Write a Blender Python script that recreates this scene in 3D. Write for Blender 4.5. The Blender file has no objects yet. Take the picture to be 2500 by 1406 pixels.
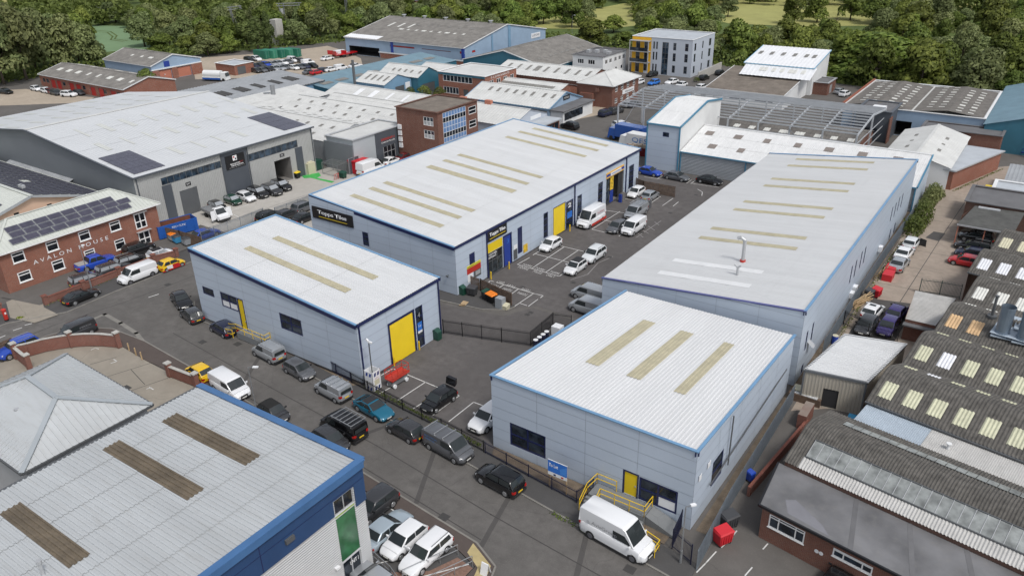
import bpy, math, random
from mathutils import Vector, Matrix
random.seed(7)
S = bpy.context.scene
COL = S.collection
R = math.radians
# ------------------------------------------------------------------ camera
cam_d = bpy.data.cameras.new('camera'); cam = bpy.data.objects.new('camera', cam_d); COL.objects.link(cam)
cam_d.sensor_width = 36; cam_d.lens = 27.53; cam_d.clip_start = 1; cam_d.clip_end = 6000
cam.matrix_world = Matrix.Translation((0, 0, 44)) @ Matrix(((0.820951,-0.234541,0.520606),(0.570632,0.369673,-0.733295),(-0.020466,0.899073,0.437320))).to_4x4()
S.camera = cam
# ------------------------------------------------------------------ sky, sun, exposure (bright overcast)
W = bpy.data.worlds.new('World'); S.world = W; W.use_nodes = True
nt = W.node_tree; bgn = nt.nodes['Background']
sky = nt.nodes.new('ShaderNodeTexSky'); sky.sky_type = 'NISHITA'; sky.sun_disc = False
SUN_EL, SUN_AZ = 56, 112          # azimuth clockwise from +Y
sky.sun_elevation = R(SUN_EL); sky.sun_rotation = R(SUN_AZ); sky.air_density = 1.0; sky.dust_density = 2.5; sky.ozone_density = 1.0
hsv = nt.nodes.new('ShaderNodeHueSaturation'); hsv.inputs['Saturation'].default_value = .38
nt.links.new(sky.outputs[0], hsv.inputs['Color']); nt.links.new(hsv.outputs[0], bgn.inputs[0]); bgn.inputs[1].default_value = .15
sun_d = bpy.data.lights.new('sun', 'SUN'); sun_o = bpy.data.objects.new('sun', sun_d); COL.objects.link(sun_o)
sun_d.energy = 1.7; sun_d.angle = R(11); sun_d.color = (1, .965, .92)
_d = Vector((math.sin(R(SUN_AZ))*math.cos(R(SUN_EL)), math.cos(R(SUN_AZ))*math.cos(R(SUN_EL)), math.sin(R(SUN_EL))))
sun_o.rotation_euler = _d.to_track_quat('Z', 'Y').to_euler(); sun_o.location = (0, 0, 120)
S.view_settings.view_transform = 'Standard'; S.view_settings.look = 'None'; S.view_settings.gamma = 1
S.view_settings.exposure = 0.12
S.render.engine = 'CYCLES'
try:
    S.cycles.max_bounces = 5; S.cycles.diffuse_bounces = 3; S.cycles.glossy_bounces = 2; S.cycles.transmission_bounces = 2; S.cycles.transparent_max_bounces = 4
except Exception: pass
# ------------------------------------------------------------------ materials
MATS = {}
def _new(name):
    m = bpy.data.materials.new(name); m.use_nodes = True
    b = m.node_tree.nodes['Principled BSDF']; MATS[name] = m
    return m, m.node_tree, b
def _mix(t, fac, a, b, mode='MIX'):
    n = t.nodes.new('ShaderNodeMix'); n.data_type = 'RGBA'; n.blend_type = mode
    for s, v in ((n.inputs[0], fac), (n.inputs[6], a), (n.inputs[7], b)):
        if hasattr(v, 'is_output'): t.links.new(v, s)
        elif isinstance(v, (int, float)): s.default_value = v
        else: s.default_value = (*v[:3], 1)
    return n.outputs[2]
def _pos(t, scale=(1, 1, 1), rot=0, local=False):
    if local: o = t.nodes.new('ShaderNodeTexCoord').outputs['Object']
    else: o = t.nodes.new('ShaderNodeNewGeometry').outputs['Position']
    mp = t.nodes.new('ShaderNodeMapping'); mp.inputs['Scale'].default_value = scale; mp.inputs['Rotation'].default_value[2] = rot
    t.links.new(o, mp.inputs[0]); return mp.outputs[0]
def _noise(t, vec, scale, detail=4, rough=.55):
    n = t.nodes.new('ShaderNodeTexNoise'); n.inputs['Scale'].default_value = scale; n.inputs['Detail'].default_value = detail; n.inputs['Roughness'].default_value = rough
    t.links.new(vec, n.inputs['Vector']); return n.outputs[0]
def _ramp(t, v, a, b):
    n = t.nodes.new('ShaderNodeMapRange'); n.inputs[1].default_value = a; n.inputs[2].default_value = b
    t.links.new(v, n.inputs[0]); return n.outputs[0]
def _bump(t, b, v, strength, dist=.02):
    n = t.nodes.new('ShaderNodeBump'); n.inputs['Strength'].default_value = strength; n.inputs['Distance'].default_value = dist
    t.links.new(v, n.inputs['Height']); t.links.new(n.outputs[0], b.inputs['Normal'])
def sc(c, k): return tuple(min(1, x*k) for x in c)
def PAINT(name, col, rough=.5, metal=0, var=.06, scale=.6, stretch=(1, 1, 1), coat=0, spec=.5, dirt=0, dirtcol=(.12, .1, .08)):
    """painted or coated surface with soft mottling and optional dirt"""
    if name in MATS: return MATS[name]
    m, t, b = _new(name)
    b.inputs['Roughness'].default_value = rough; b.inputs['Metallic'].default_value = metal; b.inputs['Coat Weight'].default_value = coat
    b.inputs['Specular IOR Level'].default_value = spec; b.inputs['Coat Roughness'].default_value = .05
    if var or dirt:
        p = _pos(t, stretch)
        c = _mix(t, _ramp(t, _noise(t, p, scale), .3, .7), sc(col, 1-var), sc(col, 1+var))
        if dirt:
            d = _ramp(t, _noise(t, p, scale*5, 6, .7), .5, .78)
            mm = t.nodes.new('ShaderNodeMath'); mm.operation = 'MULTIPLY'; mm.inputs[1].default_value = dirt; t.links.new(d, mm.inputs[0])
            c = _mix(t, mm.outputs[0], c, dirtcol)
        t.links.new(c, b.inputs['Base Color'])
    else: b.inputs['Base Color'].default_value = (*col, 1)
    return m
def ASPHALT(name, col, var=.22, patch=.12, speck=.25, rough=.9, stain=0, crack=.4):
    m, t, b = _new(name); p = _pos(t); b.inputs['Roughness'].default_value = rough; b.inputs['Specular IOR Level'].default_value = .25
    c = _mix(t, _ramp(t, _noise(t, p, .13, 5), .3, .7), sc(col, 1-var), sc(col, 1+var))
    c = _mix(t, _ramp(t, _noise(t, p, .9, 6, .65), .35, .7), c, sc(col, 1-patch))
    f = _ramp(t, _noise(t, p, 9, 2, .8), .55, .8)
    mm = t.nodes.new('ShaderNodeMath'); mm.operation = 'MULTIPLY'; mm.inputs[1].default_value = speck; t.links.new(f, mm.inputs[0])
    c = _mix(t, mm.outputs[0], c, sc(col, 1.9))
    v = t.nodes.new('ShaderNodeTexVoronoi'); v.feature = 'DISTANCE_TO_EDGE'; v.inputs['Scale'].default_value = .085
    wn = t.nodes.new('ShaderNodeVectorMath'); wn.operation = 'ADD'
    nn = t.nodes.new('ShaderNodeTexNoise'); nn.inputs['Scale'].default_value = .5; nn.inputs['Detail'].default_value = 5; t.links.new(p, nn.inputs['Vector'])
    sm = t.nodes.new('ShaderNodeVectorMath'); sm.operation = 'SCALE'; sm.inputs['Scale'].default_value = 1.3; t.links.new(nn.outputs['Color'], sm.inputs[0])
    t.links.new(p, wn.inputs[0]); t.links.new(sm.outputs[0], wn.inputs[1]); t.links.new(wn.outputs[0], v.inputs['Vector'])
    cr = _ramp(t, v.outputs['Distance'], .0035, .0)
    cm = t.nodes.new('ShaderNodeMath'); cm.operation = 'MULTIPLY'; cm.inputs[1].default_value = crack; t.links.new(cr, cm.inputs[0])
    c = _mix(t, cm.outputs[0], c, sc(col, .6))
    if stain:
        s = _ramp(t, _noise(t, _pos(t, (1, 1, 1), .4), .35, 3, .6), .6, .75); mm = t.nodes.new('ShaderNodeMath'); mm.operation = 'MULTIPLY'; mm.inputs[1].default_value = stain; t.links.new(s, mm.inputs[0])
        c = _mix(t, mm.outputs[0], c, sc(col, .55))
    t.links.new(c, b.inputs['Base Color']); _bump(t, b, _noise(t, p, 14, 3), .25, .01)
    return m
def BRICK(name, c1, c2, mortar, var=.35):
    m, t, b = _new(name); b.inputs['Roughness'].default_value = .85; b.inputs['Specular IOR Level'].default_value = .2
    g = t.nodes.new('ShaderNodeNewGeometry'); s = t.nodes.new('ShaderNodeSeparateXYZ'); t.links.new(g.outputs['Position'], s.inputs[0])
    a = t.nodes.new('ShaderNodeMath'); a.operation = 'ADD'; t.links.new(s.outputs[0], a.inputs[0]); t.links.new(s.outputs[1], a.inputs[1])
    cb = t.nodes.new('ShaderNodeCombineXYZ'); t.links.new(a.outputs[0], cb.inputs[0]); t.links.new(s.outputs[2], cb.inputs[1])
    br = t.nodes.new('ShaderNodeTexBrick'); t.links.new(cb.outputs[0], br.inputs['Vector'])
    for k, v in (('Color1', c1), ('Color2', c2), ('Mortar', mortar)): br.inputs[k].default_value = (*v, 1)
    br.inputs['Scale'].default_value = 1; br.inputs['Brick Width'].default_value = .225; br.inputs['Row Height'].default_value = .075; br.inputs['Mortar Size'].default_value = .008; br.inputs['Bias'].default_value = -.1
    p = _pos(t)
    c = _mix(t, _ramp(t, _noise(t, p, .5, 5, .65), .35, .7), br.outputs['Color'], sc(c1, 1-var), 'MIX')
    c = _mix(t, .45, br.outputs['Color'], c)
    t.links.new(c, b.inputs['Base Color']); _bump(t, b, br.outputs['Fac'], -.4, .01)
    return m
def GLASS(name, col=(.012, .016, .022), rough=.06, var=.5):
    m, t, b = _new(name); b.inputs['Roughness'].default_value = rough; b.inputs['Specular IOR Level'].default_value = .55
    if var:
        p = _pos(t, (1, 1, 1)); c = _mix(t, _ramp(t, _noise(t, p, .9, 2), .4, .65), col, sc(col, 1+4*var)); t.links.new(c, b.inputs['Base Color'])
    else: b.inputs['Base Color'].default_value = (*col, 1)
    return m
def LEAF(name, dark, light, yellow=0):
    m, t, b = _new(name); b.inputs['Roughness'].default_value = .6; b.inputs['Specular IOR Level'].default_value = .25
    oi = t.nodes.new('ShaderNodeObjectInfo')
    g = t.nodes.new('ShaderNodeNewGeometry')
    c = _mix(t, g.outputs['Random Per Island'], dark, light)
    h = t.nodes.new('ShaderNodeHueSaturation'); t.links.new(c, h.inputs['Color'])
    t.links.new(_ramp2(t, oi.outputs['Random'], .478, .512), h.inputs['Hue']); 
    mu = t.nodes.new('ShaderNodeMath'); mu.operation = 'MULTIPLY'; mu.inputs[1].default_value = 7.13; t.links.new(oi.outputs['Random'], mu.inputs[0])
    fr = t.nodes.new('ShaderNodeMath'); fr.operation = 'FRACT'; t.links.new(mu.outputs[0], fr.inputs[0])
    t.links.new(_ramp2(t, fr.outputs[0], .7, 1.25), h.inputs['Value'])
    t.links.new(h.outputs[0], b.inputs['Base Color'])
    tr = t.nodes.new('ShaderNodeBsdfTranslucent'); t.links.new(h.outputs[0], tr.inputs[0])
    mx = t.nodes.new('ShaderNodeMixShader'); mx.inputs[0].default_value = .4
    t.links.new(b.outputs[0], mx.inputs[1]); t.links.new(tr.outputs[0], mx.inputs[2]); t.links.new(mx.outputs[0], t.nodes['Material Output'].inputs[0])
    return m
def _ramp2(t, v, a, b):
    n = t.nodes.new('ShaderNodeMapRange'); n.inputs[3].default_value = a; n.inputs[4].default_value = b
    t.links.new(v, n.inputs[0]); return n.outputs[0]
# ------------------------------------------------------------------ mesh helper
ORG = {}
def V(*a): return Vector(a)
class MB:
    def __init__(s): s.v = []; s.f = []; s.mi = []
    def poly(s, pts, m=0):
        i = len(s.v); s.v += [tuple(p) for p in pts]; s.f.append(tuple(range(i, i+len(pts)))); s.mi.append(m); return s
    def hexa(s, a, m=0, skip=()):
        """8 corners: bottom 0-3 counter-clockwise, top 4-7"""
        i = len(s.v); s.v += [tuple(p) for p in a]
        for k, q in enumerate(((3, 2, 1, 0), (4, 5, 6, 7), (0, 1, 5, 4), (1, 2, 6, 5), (2, 3, 7, 6), (3, 0, 4, 7))):
            if k in skip: continue
            s.f.append(tuple(i+j for j in q)); s.mi.append(m)
        return s
    def box(s, x0, x1, y0, y1, z0, z1, m=0, skip=()):
        return s.hexa([(x0, y0, z0), (x1, y0, z0), (x1, y1, z0), (x0, y1, z0), (x0, y0, z1), (x1, y0, z1), (x1, y1, z1), (x0, y1, z1)], m, skip)
    def bar(s, p0, p1, w, h=None, m=0, up=(0, 0, 1)):
        """rectangular bar from p0 to p1, w wide across, h along up"""
        h = w if h is None else h
        p0, p1, up = Vector(p0), Vector(p1), Vector(up); d = (p1-p0).normalized()
        if abs(d.dot(up)) > .98: up = Vector((0, 1, 0)) if abs(d.y) < .9 else Vector((1, 0, 0))
        sd = d.cross(up).normalized(); u = sd.cross(d); a = sd*w/2; b = u*h/2
        return s.hexa([p0-a-b, p0+a-b, p1+a-b, p1-a-b, p0-a+b, p0+a+b, p1+a+b, p1-a+b], m)
    def cyl(s, p0, p1, r0, r1=None, n=10, m=0, caps=True):
        r1 = r0 if r1 is None else r1
        p0, p1 = Vector(p0), Vector(p1); d = (p1-p0).normalized(); up = Vector((0, 0, 1)) if abs(d.z) < .95 else Vector((1, 0, 0))
        a = d.cross(up).normalized(); b = d.cross(a); i = len(s.v)
        for p, r in ((p0, r0), (p1, r1)):
            for k in range(n):
                q = 2*math.pi*k/n; s.v.append(tuple(p+a*r*math.cos(q)+b*r*math.sin(q)))
        for k in range(n):
            j = (k+1) % n; s.f.append((i+j, i+k, i+n+k, i+n+j)); s.mi.append(m)
        if caps:
            s.f.append(tuple(i+k for k in range(n))); s.mi.append(m); s.f.append(tuple(i+n+k for k in reversed(range(n)))); s.mi.append(m)
        return s
    def grid(s, rows, m=0, flip=False):
        """rows: list of equal-length point lists"""
        i = len(s.v); n = len(rows[0])
        for r in rows: s.v += [tuple(p) for p in r]
        for a in range(len(rows)-1):
            for b in range(n-1):
                q = (i+a*n+b, i+a*n+b+1, i+(a+1)*n+b+1, i+(a+1)*n+b)
                s.f.append(tuple(reversed(q)) if flip else q); s.mi.append(m)
        return s
    def mesh(s, name, mats, smooth=False, org=(0, 0, 0)):
        me = bpy.data.meshes.new(name)
        o = Vector(org); me.from_pydata([tuple(Vector(p)-o) for p in s.v], [], s.f)
        if not isinstance(mats, (list, tuple)): mats = [mats]
        for m in mats: me.materials.append(m)
        if len(mats) > 1: me.polygons.foreach_set('material_index', s.mi)
        if smooth: me.polygons.foreach_set('use_smooth', [True]*len(s.f))
        me.update(); return me
    def build(s, name, mats, parent=None, smooth=False, label=None):
        org = ORG.get(parent.name, (0, 0, 0)) if parent else (0, 0, 0)
        return link(name, s.mesh(name, mats, smooth, org), parent, label)
def link(name, me, parent=None, label=None):
    o = bpy.data.objects.new(name, me); COL.objects.link(o)
    if parent: o.parent = parent; ORG[o.name] = ORG.get(parent.name, (0, 0, 0))
    if label: o['label'] = label
    return o
def thing(name, label, cat, loc=(0, 0, 0), rz=0, group=None, kind=None):
    o = bpy.data.objects.new(name, None); COL.objects.link(o); o.empty_display_size = .5
    o.location = loc; o.rotation_euler = (0, 0, R(rz)); ORG[o.name] = tuple(loc)
    return tag(o, label, cat, group, kind)
def tag(o, label=None, cat=None, group=None, kind=None):
    if label: o['label'] = label
    if cat: o['category'] = cat
    if group: o['group'] = group
    if kind: o['kind'] = kind
    return o
def solo(name, mb, mats, label, cat, group=None, smooth=False, org=None):
    """a thing that is one mesh, origin at its base"""
    xs = [p[0] for p in mb.v]; ys = [p[1] for p in mb.v]; zs = [p[2] for p in mb.v]
    c = org or ((min(xs)+max(xs))/2, (min(ys)+max(ys))/2, min(zs))
    o = bpy.data.objects.new(name, mb.mesh(name, mats, smooth, c)); COL.objects.link(o); o.location = c
    return tag(o, label, cat, group)
def copy_tree(o, parent=None):
    c = o.copy(); COL.objects.link(c)
    if parent: c.parent = parent
    for ch in o.children: copy_tree(ch, c)
    return c
# ------------------------------------------------------------------ lettering (built-in font turned into flat mesh)
def lettering(text, width, height, mat, parent, origin, right, up, name='lettering', depth=.02, spacing=1.0, label=None, bold=0):
    """text fitted in a width x height rectangle; origin = lower left corner, right/up unit vectors (world)"""
    c = bpy.data.curves.new('t', 'FONT'); c.body = text; c.size = 1; c.space_character = spacing; c.resolution_u = 2
    if bold: c.offset = bold
    to = bpy.data.objects.new('t', c); COL.objects.link(to)
    bpy.context.view_layer.update()
    me = bpy.data.meshes.new_from_object(to.evaluated_get(bpy.context.evaluated_depsgraph_get()))
    bpy.data.objects.remove(to); bpy.data.curves.remove(c)
    xs = [v.co.x for v in me.vertices]; ys = [v.co.y for v in me.vertices]
    x0, x1, y0, y1 = min(xs), max(xs), min(ys), max(ys)
    right, up = Vector(right), Vector(up); n = right.cross(up)
    po = Vector(ORG.get(parent.name, (0, 0, 0))) if parent else Vector((0, 0, 0)); og = Vector(origin)-po
    for v in me.vertices:
        v.co = og+right*((v.co.x-x0)/(x1-x0)*width)+up*((v.co.y-y0)/(y1-y0)*height)+n*depth
    me.materials.clear(); me.materials.append(mat); me.update(); me.name = name
    return link(name, me, parent, label)
# ------------------------------------------------------------------ walls, openings, roofs
def topfn(top):
    if not isinstance(top, (list, tuple)): return (lambda s: top), []
    def f(s):
        for (a, za), (b, zb) in zip(top, top[1:]):
            if a-1e-6 <= s <= b+1e-6: return za+(zb-za)*(s-a)/max(b-a, 1e-9)
        return top[-1][1] if s > top[-1][0] else top[0][1]
    return f, [p[0] for p in top[1:-1]]
def wallcells(mb, P, s0, s1, z0, z1, tf, brk, ops, off=0, m=0):
    ss = sorted({round(q, 4) for q in [s0, s1]+[b for b in brk if s0 < b < s1]+[o[k] for o in ops for k in (0, 1) if s0 < o[k] < s1]})
    for a, b in zip(ss, ss[1:]):
        mid = (a+b)/2; ta, tb = (min(z1, tf(a)), min(z1, tf(b))) if z1 is not None else (tf(a), tf(b))
        if max(ta, tb) <= z0+1e-4: continue
        cov = sorted([o for o in ops if o[0] < mid < o[1] and o[3] > z0 and o[2] < max(ta, tb)], key=lambda o: o[2])
        z = z0
        for o in cov:
            if o[2] > z+1e-4: mb.poly([P(a, z, off), P(b, z, off), P(b, min(o[2], tb), off), P(a, min(o[2], ta), off)], m)
            z = max(z, o[3])
        if z < max(ta, tb)-1e-4: mb.poly([P(a, z, off), P(b, z, off), P(b, max(tb, z), off), P(a, max(ta, z), off)], m)
def wall(parent, p0, p1, z0, top, mat, ops=(), name='wall', reveal=.14, panel=None, back=None, label=None, rib=None):
    """vertical wall, outside on the right of p0->p1; ops: (s0,s1,z0,z1,fill)"""
    p0, p1 = Vector((*p0[:2], 0)), Vector((*p1[:2], 0)); L = (p1-p0).length; d = (p1-p0)/L; n = Vector((d.y, -d.x, 0))
    P = lambda s, z, o=0: p0+d*s+n*o+Vector((0, 0, z))
    tf, brk = topfn(top); ops = [o for o in ops]
    mb = MB()
    if panel:
        wallcells(mb, P, 0, L, z0, None, tf, brk, ops, -.03)
    elif rib:
        rib_wall(mb, P, L, z0, tf, brk, ops, rib)
    else: wallcells(mb, P, 0, L, z0, None, tf, brk, ops, 0)
    for o in ops:
        a, b, c, e = o[:4]; r = -reveal
        for q in ((P(a, c), P(a, c, r), P(a, e, r), P(a, e)), (P(b, c, r), P(b, c), P(b, e), P(b, e, r)), (P(a, c, r), P(a, c), P(b, c), P(b, c, r)), (P(a, e), P(a, e, r), P(b, e, r), P(b, e))): mb.poly(q)
    w = mb.build(name, back or mat, parent, label=label)
    if panel:
        pw, ph = panel; zt = max(tf(0), tf(L), *[tf(b) for b in brk]); ns = max(1, round(L/pw)); nz = max(1, math.ceil((zt-z0)/ph)); gp = .014
        for i in range(ns):
            for k in range(nz):
                a, b = L*i/ns+gp, L*(i+1)/ns-gp; c = z0+k*ph+gp; e = z0+(k+1)*ph-gp
                cuts = sorted((o[0], o[1]) for o in ops if o[2] <= c and o[3] >= min(e, zt-.3) and o[0] < b and o[1] > a); iv = []; cur = a
                for o0, o1 in cuts:
                    if o0 > cur+.02: iv.append((cur, o0))
                    cur = max(cur, o1)
                if cur < b-.02: iv.append((cur, b))
                for a, b in iv:
                    q = MB(); wallcells(q, P, a, b, c, e, tf, brk, [o for o in ops if o[0] < b and o[1] > a and o[2] < e and o[3] > c])
                    if q.f: q.build('cladding_panel', mat, w)
    for o in ops:
        if len(o) > 4 and o[4]: o[4](parent, P, d, n, *o[:4])
    return w, P
def rib_wall(mb, P, L, z0, tf, brk, ops, rib):
    pitch, h, vertical = rib
    if vertical:
        k = max(1, int(L/pitch)); st = L/k; ss = []
        for i in range(k):
            s = i*st; ss += [(s, 0), (s+.55*st, 0), (s+.63*st, h), (s+.92*st, h)]
        ss.append((L, 0))
        allb = sorted(set([q[0] for q in ss]+[o[j] for o in ops for j in (0, 1)]+brk))
        def off(s):
            for (a, oa), (b, ob) in zip(ss, ss[1:]):
                if a-1e-6 <= s <= b+1e-6: return oa+(ob-oa)*(s-a)/max(b-a, 1e-9)
            return 0
        for a, b in zip(allb, allb[1:]):
            if b-a < 1e-5: continue
            mid = (a+b)/2; z = z0; cov = sorted([o for o in ops if o[0] < mid < o[1]], key=lambda o: o[2])
            oa, ob = off(a), off(b)
            for o in cov:
                if o[2] > z+1e-4: mb.poly([P(a, z, oa), P(b, z, ob), P(b, o[2], ob), P(a, o[2], oa)])
                z = o[3]
            mb.poly([P(a, z, oa), P(b, z, ob), P(b, tf(b), ob), P(a, tf(a), oa)])
    else:
        zt = tf(0); k = max(1, int((zt-z0)/pitch)); st = (zt-z0)/k
        ssb = sorted(set([0, L]+[o[j] for o in ops for j in (0, 1)]+brk))
        for i in range(k):
            z = z0+i*st
            for za, zb, oa, ob in ((z, z+.5*st, 0, 0), (z+.5*st, z+.6*st, 0, h), (z+.6*st, z+.9*st, h, h), (z+.9*st, z+st, h, 0)):
                for a, b in zip(ssb, ssb[1:]):
                    mid, zm = (a+b)/2, (za+zb)/2
                    if any(o[0] < mid < o[1] and o[2] < zm < o[3] for o in ops): continue
                    mb.poly([P(a, za, oa), P(b, za, oa), P(b, zb, ob), P(a, zb, ob)])
def pbox(mb, P, a, b, c, e, o0, o1, m=0):
    return mb.hexa([P(a, c, o1), P(b, c, o1), P(b, c, o0), P(a, c, o0), P(a, e, o1), P(b, e, o1), P(b, e, o0), P(a, e, o0)], m)
def WIN(frame, glass, nx=1, nz=1, fw=.07, out=-.03, xs=None, zs=None, special=None, sill=None, name='window', paneless=False):
    """window filling: frame bars with panes; xs/zs are relative mullion positions"""
    def f(parent, P, d, n, a, b, c, e):
        X = [0]+(xs if xs is not None else [k/nx for k in range(1, nx)])+[1]; Z = [0]+(zs if zs is not None else [k/nz for k in range(1, nz)])+[1]
        w, h = b-a, e-c; mb = MB()
        for x in X:
            q = a+w*x; lo, hi = (q, q+fw) if x == 0 else (q-fw, q) if x == 1 else (q-fw/2, q+fw/2)
            pbox(mb, P, lo, hi, c, e, out-.06, out)
        for z in Z:
            q = c+h*z; lo, hi = (q, q+fw) if z == 0 else (q-fw, q) if z == 1 else (q-fw/2, q+fw/2)
            pbox(mb, P, a+fw, b-fw, lo, hi, out-.06, out-.003)
        if sill: pbox(mb, P, a-.06, b+.06, c-.07, c-.003, -.05, .08)
        wo = mb.build(name, frame, parent)
        for i in range(len(X)-1):
            for k in range(len(Z)-1):
                q = MB(); x0, x1, z0, z1 = a+w*X[i], a+w*X[i+1], c+h*Z[k], c+h*Z[k+1]
                pbox(q, P, x0+.01, x1-.01, z0+.01, z1-.01, out-.055, out-.035)
                g = (special or {}).get((i, k), glass); q.build('pane', g, wo)
        return wo
    return f
def SLAB(mat, name='door', out=-.06, handle=None, ribs=None, frame=None, fw=.1):
    def f(parent, P, d, n, a, b, c, e):
        mb = MB()
        if frame:
            q = MB(); pbox(q, P, a, a+fw, c, e, -.13, .01); pbox(q, P, b-fw, b, c, e, -.13, .01); pbox(q, P, a+fw, b-fw, e-fw, e, -.13, .008); a, b, e = a+fw, b-fw, e-fw
        if ribs:
            k = max(2, int((e-c)/ribs)); st = (e-c)/k
            for i in range(k):
                z = c+i*st
                mb.poly([P(a, z, out), P(b, z, out), P(b, z+st*.45, out+.03), P(a, z+st*.45, out+.03)])
                mb.poly([P(a, z+st*.45, out+.03), P(b, z+st*.45, out+.03), P(b, z+st, out), P(a, z+st, out)])
        else: pbox(mb, P, a, b, c, e, out-.05, out)
        o = mb.build(name, mat, parent)
        if frame: q.build('door_frame', frame, o)
        if handle:
            q = MB(); pbox(q, P, b-.2, b-.1, c+1, c+1.12, out, out+.06); q.build('handle', handle, o)
        return o
    return f
def VOID(mat, depth=4, name='interior', floor=None):
    def f(parent, P, d, n, a, b, c, e):
        mb = MB(); o = -depth
        mb.poly([P(a, c, o), P(b, c, o), P(b, e, o), P(a, e, o)])
        mb.poly([P(a, c, -.14), P(a, c, o), P(a, e, o), P(a, e, -.14)]); mb.poly([P(b, c, o), P(b, c, -.14), P(b, e, -.14), P(b, e, o)])
        mb.poly([P(a, e, -.14), P(a, e, o), P(b, e, o), P(b, e, -.14)]); mb.poly([P(a, c+.01, o), P(a, c+.01, -.14), P(b, c+.01, -.14), P(b, c+.01, o)], 1)
        return mb.build(name, [mat, floor or mat], parent)
    return f
class Roof:
    """ribbed sheet roof on the quad a,b,c,d; ribs spaced along a->b, running a->d"""
    def __init__(s, parent, q, mat, pitch=.33, h=.035, laps=4, wave=False, name='roof_sheet', build=True, over=.012):
        s.q = [Vector(p) for p in q]; s.parent = parent; s.h = h; s.wave = wave
        a, b, c, d = s.q; s.n = max(2, round((b-a).length/pitch)); s.N = ((b-a).cross(d-a)).normalized()
        if s.N.z < 0: s.N = -s.N
        s.flip = ((b-a).cross(d-a)).z < 0
        if build:
            for k in range(laps):
                v0, v1 = k/laps, (k+1)/laps
                s.piece(0, 1, v0, min(1, v1+.004), over*2, over*0).build(name, mat, parent)
    def P(s, u, v, o=0):
        a, b, c, d = s.q; return a*((1-u)*(1-v))+b*(u*(1-v))+c*(u*v)+d*((1-u)*v)+s.N*o
    def prof(s, i0, i1):
        out = []
        for i in range(i0, i1):
            if s.wave:
                out += [(i+k/6, s.h*(.5+.5*math.cos(2*math.pi*(k/6+.5)))) for k in range(6)]
            else: out += [(i, 0), (i+.5, 0), (i+.6, s.h), (i+.9, s.h)]
        return out+[(i1, 0)]
    def piece(s, u0, u1, v0, v1, l0=0, l1=0, nv=1, mb=None, m=0):
        i0, i1 = round(u0*s.n), max(round(u0*s.n)+1, round(u1*s.n)); pr = s.prof(i0, i1); mb = mb or MB()
        rows = []
        for k in range(nv+1):
            v = v0+(v1-v0)*k/nv; l = l0+(l1-l0)*k/nv; rows.append([s.P(i/s.n, v, o+l) for i, o in pr])
        return mb.grid(rows, m, flip=s.flip)
    def light(s, u0, u1, v0, v1, mat, parts=1, lift=.055, name='rooflight'):
        o = None
        for k in range(parts):
            p = s.piece(u0, u1, v0+(v1-v0)*k/parts, v0+(v1-v0)*(k+1)/parts, lift, lift-.008).build(name, mat, s.parent); o = o or p
        return o
def edge_trim(parent, p0, p1, w, h, mat, name, dz=0, out=0, up=(0, 0, 1)):
    p0, p1 = Vector(p0), Vector(p1); d = (p1-p0).normalized(); n = Vector((d.y, -d.x, 0)).normalized()
    o = n*out+Vector((0, 0, dz)); return MB().bar(p0+o, p1+o, w, h).build(name, mat, parent)
def ops_at(a0, lst): return [(o[0]-a0, o[1]-a0, *o[2:]) for o in lst]
def pipe(parent, pts, r, mat, name='downpipe', n=7):
    mb = MB()
    for a, b in zip(pts, pts[1:]): mb.cyl(a, b, r, n=n)
    return mb.build(name, mat, parent)
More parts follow.
